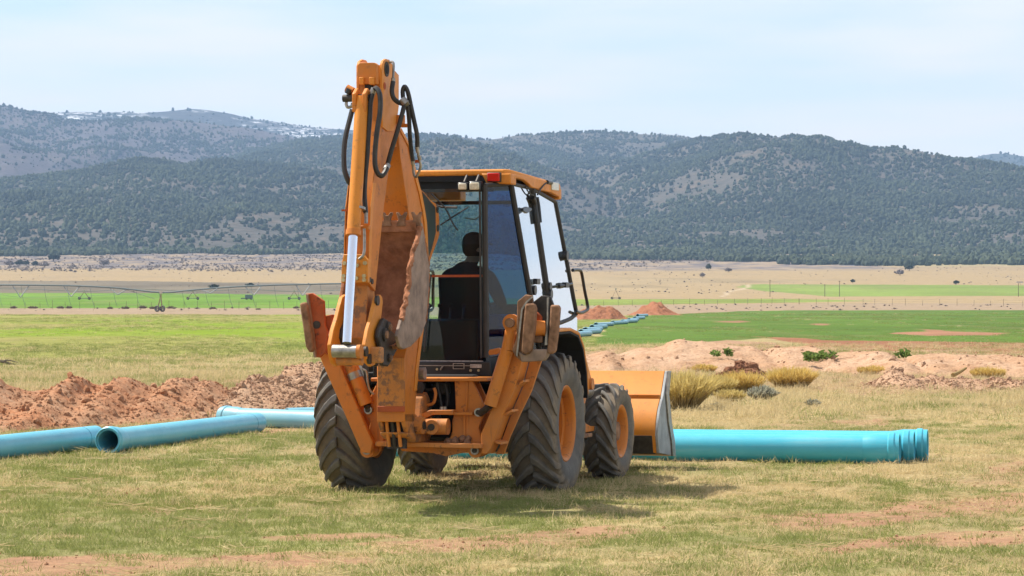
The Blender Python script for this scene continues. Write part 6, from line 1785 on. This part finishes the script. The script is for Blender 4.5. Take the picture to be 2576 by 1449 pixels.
for i, (p, w, h, l) in enumerate([
    ([(-304.826, 1761.985)][0], 5.2, 4.0, 'dark juniper, left one of the touching pair at the far left of the plain'),
    ([(-303.529, 1777.46)][0], 4.4, 3.4, 'dark juniper, right one of the touching pair at the far left of the plain'),
    ([(-292.675, 1746.776)][0], 4.6, 3.6, 'small dark juniper just right of the touching pair'),
    ([(-305.417, 1893.901)][0], 7.6, 5.2, 'largest lone dark juniper on the left plain'),
    ([(-180.291, 2402.534)][0], 6.0, 5.0, 'dark round juniper at the wood edge nearer the arm, left of the other'),
    ([(-140.762, 2253.456)][0], 4.6, 4.6, 'dark juniper closest to the digging arm on its left'),
    ([(-110.229, 1051.736)][0], 3.6, 1.7, 'low dark bush behind the irrigation pipe, left of the pair of bushes'),
    ([(-101.254, 1101.178)][0], 3.2, 1.6, 'low dark bush behind the irrigation pipe, right of the pair of bushes'),
    ([(108.8, 1572.867)][0], 3.2, 4.2, 'dark juniper on the tan plain nearest the cab'),
    ([(219.577, 1572.867)][0], 5.0, 3.6, 'dark spreading juniper on the tan plain at right'),
    ([(144.068, 1202.973)][0], 2.0, 1.9, 'small dark tree at the upper edge of the far green field'),
    ([(182.162, 1167.013)][0], 2.6, 1.8, 'small dark bush at the edge of the far green field, farthest right'),
]):
    juniper(p, w, h, l, 500 + i)
for i, (p, w, h, l) in enumerate([
    ([(-311.228, 1761.985)][0], 5.6, 3.6, 'grey leafless bush at the left edge beside the juniper pair'),
    ([(-282.19, 1717.133)][0], 6.5, 3.8, 'grey leafless bush between the small juniper and the largest one'),
    ([(-260.33, 1687.429)][0], 3.4, 2.2, 'small grey leafless bush right of the largest juniper'),
    ([(-255.094, 1777.46)][0], 6.0, 3.8, 'grey leafless bush standing alone in the brush left of the arm'),
    ([(115.644, 1521.229)][0], 4.0, 2.4, 'pale grey bush on the tan plain right of the juniper near the cab'),
    ([(91.331, 1364.442)][0], 2.6, 2.6, 'thin pale leafless tree on the tan plain right of the cab'),
    ([(194.695, 1427.496)][0], 4.6, 3.0, 'grey bush left of the spreading juniper on the right plain'),
]):
    juniper(p, w, h, l, 520 + i, 'bare_brush')
# dark brush along the wire fence
for i, (p, w, h) in enumerate([([(-96.119, 548.507)][0], 1.3, 0.7), ([(-92.363, 548.507)][0], 2.6, 0.75), ([(-87.074, 548.507)][0], 1.8, 0.7), ([(-85.465, 548.507)][0], 1.2, 0.7), ([(-76.243, 539.656)][0], 1.3, 0.55), ([(-73.302, 539.656)][0], 2.1, 0.75),
                               ([(-71.208, 548.507)][0], 1.9, 0.9), ([(-68.173, 539.656)][0], 1.4, 0.7), ([(-65.612, 548.507)][0], 3.3, 0.65), ([(-56.786, 539.656)][0], 1.7, 0.55), ([(-46.609, 522.784)][0], 1.4, 0.4), ([(-41.621, 548.507)][0], 1.6, 0.6)]):
    names = ['first', 'second', 'third', 'fourth', 'fifth', 'sixth', 'seventh', 'eighth', 'ninth', 'tenth', 'eleventh', 'twelfth']
    bush('fence_brush', p, w, h, 90, 'dark_brush', names[i] + ' dark brush clump along the left fence, counted from the left edge', 'bush', 560 + i, stem='dark_brush', spread=1.9, wind=(0, 0, 0), bw=0.05)['group'] = 'brush along the wire fence'

# ================================================================ wire fences
def fence(name, P, n, h, label, seed):
    rr = random.Random(seed)
    A, B = Vector((*P[0], 0)), Vector((*P[1], 0))
    r = empty(name, (A.x, A.y, gz1(A.x, A.y)))
    tag(r, label, 'fence')
    o0 = Vector(r.location)
    tops = []
    for k in range(n):
        p = A.lerp(B, (k + rr.uniform(-.18, .18)) / (n - 1))
        hh = h * rr.uniform(0.8, 1.15)
        b = Vector((p.x, p.y, gz1(p.x, p.y))) - o0
        mb = MB().tube([b - Vector((0, 0, 0.2)), b + Vector((rr.uniform(-.06, .06), 0, hh))], 0.035, 6, 1)
        mb.build('post', M['bark'], r)
        tops.append(b + Vector((0, 0, h)))
    for z in (0.25, 0.6, 0.95):
        MB().tube([p - Vector((0, 0, h - h * z)) for p in tops], 0.006, 4, 1).build('wire', M['iron'], r)
fence('wire_fence', [(-106.182, 539.656), (-28.796, 531.086)], 29, 1.45, 'wire fence on thin posts along the far edge of the left meadow', 1)
fence('wire_fence', [(12.533, 590.04), (64.575, 640.025)], 17, 1.35, 'wire fence on thin posts right of the cab below the narrow green field', 2)
fence('wire_fence', [(64.117, 631.114), (114.929, 582.459)], 18, 1.35, 'wire fence on thin posts at far right, above the big green field', 3)

# ================================================================ centre pivot irrigators
M['galv'] = plain('galvanised_steel', (0.20, 0.225, 0.225), 0.6, metal=0.0, var=0.15)
M['galv_dark'] = plain('shaded_galvanised_steel', (0.16, 0.20, 0.20), 0.6, metal=0.3, var=0.15)
def tower(r, base, top, span, wheel, o0):
    mb = MB()
    for dx in (-span, span):
        for dy in (-0.4, 0.4):
            mb.tube([Vector(top) + Vector((0, dy * 0.3, 0)), Vector(base) + Vector((dx, dy, wheel))], 0.05, 5, 1)
    leg_ = mb
    tw_ = leg_.build('tower', plain('rusty_tower_steel', (0.30, 0.19, 0.11), 0.7, var=0.4, scale=1.0), r)
    MB().box(Vector(base) + Vector((0, 0, wheel)), (2 * span + 0.6, 0.2, 0.16)).build('base_beam', M['galv'], tw_)
    for dx in (-span - 0.1, span + 0.1):
        c_ = Vector(base) + Vector((dx, 0, wheel))
        MB().lathe([(wheel * 0.5, -0.16), (wheel * 0.9, -0.18), (wheel, -0.1), (wheel, 0.1), (wheel * 0.9, 0.18), (wheel * 0.5, 0.16)], c_, (0.6, 0.8, 0), n=18, closed=True).build('wheel', M['tyre'], tw_)
    MB().box(Vector(top) + Vector((0, 0, 0.15)), (0.5, 0.4, 0.35)).build('control_box', M['label'], r)
Yp = 480.0
mpts = [(-96.456, 480, 5.826), (-90.419, 480, 6.161), (-86.395, 480, 6.161), (-79.687, 480, 6.128), (-72.979, 480, 5.994), (-66.272, 480, 5.625), (-59.229, 480, 4.887), (-54.869, 480, 5.222), (-50.173, 480, 5.625), (-44.807, 480, 5.96), (-39.441, 480, 6.161), (-34.075, 480, 6.295), (-28.709, 480, 6.396), (-22.672, 480, 6.362)]
base = [(-59.43, 480, 1.198)][0]
r = empty('irrigation_pivot', (base[0], base[1], gz1(base[0], base[1])))
tag(r, 'long wheeled irrigation pivot spanning the left meadow on its rusty tower', 'irrigation pivot')
o0 = Vector(r.location)
loc_ = lambda p: Vector(p) - o0
MB().tube([loc_(p) for p in mpts], 0.13, 8, 4).build('water_pipe', M['galv_dark'], r, smooth=True)
tower(r, (0, 0, 0), loc_(mpts[6]) - Vector((0, 0, 0.15)), 0.35, 0.55, o0)
vees = [[(-84.248, 480, 6.027), (-82.801, 479, 4.077), (-81.498, 480, 6.027)], [(-75.595, 480, 5.893), (-74.233, 479, 4.211), (-72.979, 480, 5.893)], [(-67.814, 480, 5.558), (-66.401, 479, 4.545), (-65.064, 480, 5.356)],
        [(-52.32, 480, 5.356), (-50.738, 479, 4.813), (-49.637, 480, 5.625)], [(-44.941, 480, 5.826), (-43.442, 479, 4.478), (-42.258, 480, 6.027)], [(-36.49, 480, 6.161), (-35.276, 479, 4.411), (-33.941, 480, 6.228)]]
for vv in vees:
    a, b, c_ = (loc_(p) for p in vv)
    mb = MB().tube([a, b], 0.08, 5, 1); mb.tube([c_, b], 0.09, 5, 1)
    mb.build('truss_brace', M['galv'], r)
low = [loc_(p) for p in [mpts[6]]] 
MB().tube([loc_(mpts[0])] + [loc_(v_[1]) for v_ in vees[:3]] + [loc_(mpts[6]) - Vector((0, 0, 0.4))], 0.02, 4, 1).build('truss_rod', M['galv_dark'], r)
MB().tube([loc_(mpts[6]) - Vector((0, 0, 0.4))] + [loc_(v_[1]) for v_ in vees[3:]] + [loc_(mpts[-1])], 0.02, 4, 1).build('truss_rod', M['galv_dark'], r)
MB().tube([loc_([(-65.064, 480, 5.356)][0]), loc_([(-60.235, 480, 3.814)][0])], 0.035, 4, 1).build('stay', M['galv'], r)
mx = np.array([p[0] for p in mpts]); mz = np.array([p[2] for p in mpts])
for k in range(19):
    x = mx[0] + (mx[-1] - mx[0]) * (k + 0.5) / 19
    z = float(np.interp(x, mx, mz))
    gg = gz1(x, Yp)
    MB().tube([Vector((x, Yp, z)) - o0, Vector((x + 0.35, Yp, z * 0.5 + gg * 0.5)) - o0, Vector((x + 0.75, Yp, gg + 0.9)) - o0], 0.028, 4, 3).build('drop_hose', M['galv_dark'], r)
# second, far pivot with its small towers
fp = [(-143.533, 740, 7.598), (-126.987, 740, 7.598), (-111.269, 740, 6.977), (-96.998, 740, 7.598), (-83.038, 740, 6.977), (-69.078, 740, 7.494), (-56.669, 740, 6.977), (-40.123, 740, 7.494)]
r = empty('irrigation_pivot', (fp[2][0], 740, gz1(fp[2][0], 740)))
tag(r, 'distant irrigation pivot with small towers in the far green strip at left', 'irrigation pivot')
o0 = Vector(r.location)
MB().tube([loc_(p) for p in fp], 0.07, 6, 4).build('water_pipe', M['galv'], r)
for p in (fp[2], fp[4], fp[6]):
    tower(r, Vector((p[0], 740, gz1(p[0], 740))) - o0, loc_(p), 1.2, 0.4, o0)
p = [(27.394, 751.07)][0]
r = empty('irrigation_tower', (p[0], p[1], gz1(*p))); tag(r, 'lone wheeled irrigation tower on the green strip right of the cab', 'irrigation tower')
tower(r, (0, 0, 0), (0, 0, 2.6), 0.9, 0.34, Vector(r.location))
p = [(-68.637, 741.945)][0]
pb = MB().box((p[0], p[1], gz1(*p) + 0.75), (1.9, 1.2, 1.1)).build('pump_box', M['galv_dark'], None, bevel=0.04)
MB().box((p[0] - 1.3, p[1], gz1(*p) + 0.35), (1.6, 0.4, 0.3)).build('drawbar', M['galv_dark'], pb)
for dx in (-0.6, 0.6):
    MB().cyl((p[0] + dx, p[1] - 0.75, gz1(*p) + 0.3), (p[0] + dx, p[1] + 0.75, gz1(*p) + 0.3), 0.3, n=12).build('wheel', M['tyre'], pb)
tag(pb, 'small grey blue pump trailer in the far green strip at left', 'trailer')
p = [(-66.273, 868.587)][0]

# ================================================================ utility poles at right
for i, (p, h, l) in enumerate([([(73.544, 810.914)][0], 4.9, 'leftmost thin utility pole before the far green field'), ([(90.383, 821.828)][0], 3.6, 'short thin pole between the two taller utility poles'),
                               ([(94.632, 821.828)][0], 4.6, 'right one of the two taller utility poles before the far green field'), ([(146.312, 821.828)][0], 4.0, 'pole with a pale panel on top at the right edge')]):
    r = empty('utility_pole', (p[0], p[1], gz1(*p))); tag(r, l, 'pole')
    MB().tube([(0, 0, -0.3), (0, 0, h)], 0.1, 6, 1, rads=(0.10, 0.07)).build('post', M['bark'], r)
    if i == 3:
        MB().box((0.4, 0, h + 0.15), (2.0, 0.3, 0.45)).build('panel', M['label'], r)
    else:
        MB().box((0, 0, h - 0.25), (0.7, 0.08, 0.08)).build('crossarm', M['bark'], r)

# ================================================================ grass of the yard and the dry belt behind it
def grassmat(name, c0, c1, tr=0.25):
    t = NT(name)
    oi = t.new('ShaderNodeObjectInfo')
    geo = t.new('ShaderNodeNewGeometry')
    n = t.noise(geo.outputs['Position'], 1.1, 4, 0.6)
    f = t.math('ADD', t.math('MULTIPLY', oi.outputs['Random'], 0.65), t.math('MULTIPLY', n, 0.35))
    t.col(t.mix(f, c0, c1)); t.rough(0.75)
    t.bsdf.inputs['Specular IOR Level'].default_value = 0.15
    leafy(t, 0.45)
    return t.m
M['grass_green'] = grassmat('green_grass_blades', (0.18, 0.220, 0.055), (0.355, 0.365, 0.13))
M['grass_dry'] = grassmat('dry_grass_blades', (0.50, 0.395, 0.200), (0.69, 0.565, 0.325))
def tuft(nb, rad, h, w, lean, seed, mat, flat=0.0):
    rr = random.Random(seed)
    mb = MB()
    for k in range(nb):
        a = rr.random() * 6.283; r_ = rad * math.sqrt(rr.random())
        b = Vector((math.cos(a) * r_, math.sin(a) * r_, -0.008))
        le = rr.uniform(0.1, lean)
        a2 = rr.random() * 6.283
        d = Vector((math.cos(a2) * math.sin(le), math.sin(a2) * math.sin(le), math.cos(le) * (1 - flat) + 0.05))
        blade(mb, b, d, h * rr.uniform(0.5, 1.1), w * rr.uniform(0.7, 1.2), Vector((d.x, d.y, -0.35)) + Vector((0.25, 0, 0)), rr)
    return proto(mb, 'grass_tuft', mat, smooth=True)
gp_ = [tuft(28, 0.085, 0.050, 0.0019, 0.8, 1, M['grass_green']), tuft(24, 0.10, 0.062, 0.0019, 0.7, 2, M['grass_green']), tuft(24, 0.09, 0.045, 0.0022, 1.1, 3, M['grass_green']),
       tuft(24, 0.10, 0.070, 0.0019, 1.15, 4, M['grass_dry']), tuft(20, 0.12, 0.085, 0.0016, 1.1, 5, M['grass_dry']), tuft(26, 0.13, 0.10, 0.0018, 1.5, 6, M['grass_dry'], flat=0.75)]
def field(name, y0, y1, n, size, label, p_dry_bias=0.0, hmul=1.0):
    Y = np.sqrt(rng.random(n) * (y1 ** 2 - y0 ** 2) + y0 ** 2)
    X = (rng.random(n) * 2 - 1) * (0.20 * Y + 0.8)
    _, gr, cov, kd = classify(X, Y)
    ok = (rng.random(n) < cov * (kd != 5) * np.where(kd == 4, 0.3, 1) + 0.42 * (kd == 5)) & (kd != 3) & (kd != 1)
    gr = np.where(kd == 4, gr + 0.5, gr)
    X, Y, gr = X[ok], Y[ok], gr[ok]
    m = len(X)
    isg = rng.random(m) < np.clip(gr * 1.1 - p_dry_bias, 0.04, 0.95)
    idx = np.where(isg, rng.integers(0, 3, m), 3 + np.minimum(rng.integers(0, 4, m), 2))
    clump = 0.6 + 0.9 * fbm(X * 1.9, Y * 1.9, 611, 3)
    s = size * (0.6 + 0.7 * rng.random(m)) * clump
    o = scatter(name, np.stack([X, Y, gz(X, Y)], 1), gp_, np.stack([rng.normal(0, .08, m), rng.normal(0, .08, m), rng.random(m) * 6.28], 1), np.stack([s, s, s * hmul], 1), idx)
    return tag(o, label, 'grass', kind='stuff')
field('grass', 16.0, 26.0, 17000, 1.0, 'short mixed green and dry grass of the yard in the foreground')
field('grass', 26.0, 42.0, 26000, 1.15, 'short grass of the yard around and behind the backhoe', 0.05)
field('dry_grass', 42.0, 75.0, 26000, 1.9, 'taller dry grass between the yard and the dirt banks', 0.25, 1.25)
field('dry_grass', 75.0, 135.0, 16000, 2.6, 'straw coloured grass beyond the dirt banks', 0.25, 1.0)
# flattened straw lying in the yard
n = 220
Y = np.sqrt(rng.random(n) * (45 ** 2 - 16 ** 2) + 16 ** 2); X = (rng.random(n) * 2 - 1) * (0.2 * Y + 0.8)
ok = fbm(X * 0.5, Y * 0.6, 641, 3) > 0.45
X, Y = X[ok], Y[ok]; m = len(X)
mb = MB(); rr = random.Random(77)
for k in range(16):
    a = rr.uniform(-0.5, 0.5) + (math.pi if rr.random() < 0.5 else 0)
    d = Vector((math.cos(a), math.sin(a), 0.12)).normalized()
    blade(mb, Vector((rr.uniform(-.1, .1), rr.uniform(-.06, .06), 0.02)), d, rr.uniform(0.07, 0.19), 0.0018, Vector((0, 0, rr.uniform(-.1, .25))), rr)
sp_ = proto(mb, 'straw_wisp', M['grass_dry'])
s = 0.7 + 0.7 * rng.random(m)
tag(scatter('straw', np.stack([X, Y, gz(X, Y) + 0.01], 1), [sp_], np.stack([np.zeros(m), np.zeros(m), rng.normal(0, .5, m)], 1), np.stack([s, s, s], 1), np.zeros(m, int)), 'loose dry straw lying on the grass of the yard', 'straw', kind='stuff')

# crumbs of red soil on the bare patches of the yard
n = 9000
Y = np.sqrt(rng.random(n) * (36 ** 2 - 16.5 ** 2) + 16.5 ** 2); X = (rng.random(n) * 2 - 1) * (0.19 * Y + 0.6)
_, _, cov, kd = classify(X, Y)
ok = (rng.random(n) < np.clip(0.55 - cov, 0, 1) * 1.3)
X, Y = X[ok], Y[ok]; m = len(X); s = 0.005 + 0.010 * rng.random(m) ** 4
tag(scatter('soil_crumbs', np.stack([X, Y, gz(X, Y) + 0.003], 1), clod_protos[M['dirt_red'].name], rng.random((m, 3)) * 6.28, np.stack([s, s, s * 0.7], 1), rng.integers(0, 3, m)), 'small crumbs of red soil on bare patches of the yard', 'soil', kind='stuff')

# growth standing up from the meadow and the big green field
n = 22000
Y = 112 * (430 / 112) ** rng.random(n); X = (rng.random(n) * 2 - 1) * 0.20 * Y
_, gr, cov, kd = classify(X, Y)
pat = fbm(X * 0.12, Y * 0.035, 661, 4)
ok = ((kd == 4) | (kd == 3)) & (rng.random(n) < np.clip((pat - 0.36) * 4.5, 0.08, 1) * np.where(kd == 3, 0.5, 1))
X, Y, kd = X[ok], Y[ok], kd[ok]; m = len(X)
s = (1.2 + 1.3 * rng.random(m)) * (0.6 + Y / 240)
idx = np.where(rng.random(m) < np.where(kd == 3, 0.97, 0.80), rng.integers(0, 3, m), 3)
tag(scatter('meadow_grass', np.stack([X, Y, gz(X, Y)], 1), gp_, np.stack([np.zeros(m), np.zeros(m), rng.random(m) * 6.28], 1), np.stack([s * 1.6, s, s * 0.8], 1), idx), 'uneven green growth of the meadow and field beyond the dirt banks', 'grass', kind='stuff')

# ================================================================ haze between here and the mountains
hz_ = MB().box((0, 4300, 330), (7000, 9000, 680)).build('haze', M['ground'], None)
t = NT('pale_haze')
t.n.remove(t.bsdf)
pv = t.new('ShaderNodeVolumePrincipled')
pv.inputs['Color'].default_value = (0.42, 0.65, 1.0, 1)
pv.inputs['Density'].default_value = 0.0001
pv.inputs['Anisotropy'].default_value = 0.0
t.l.new(pv.outputs[0], t.out.inputs['Volume'])
hz_.data.materials.clear(); hz_.data.materials.append(t.m)
tag(hz_, kind='stuff')
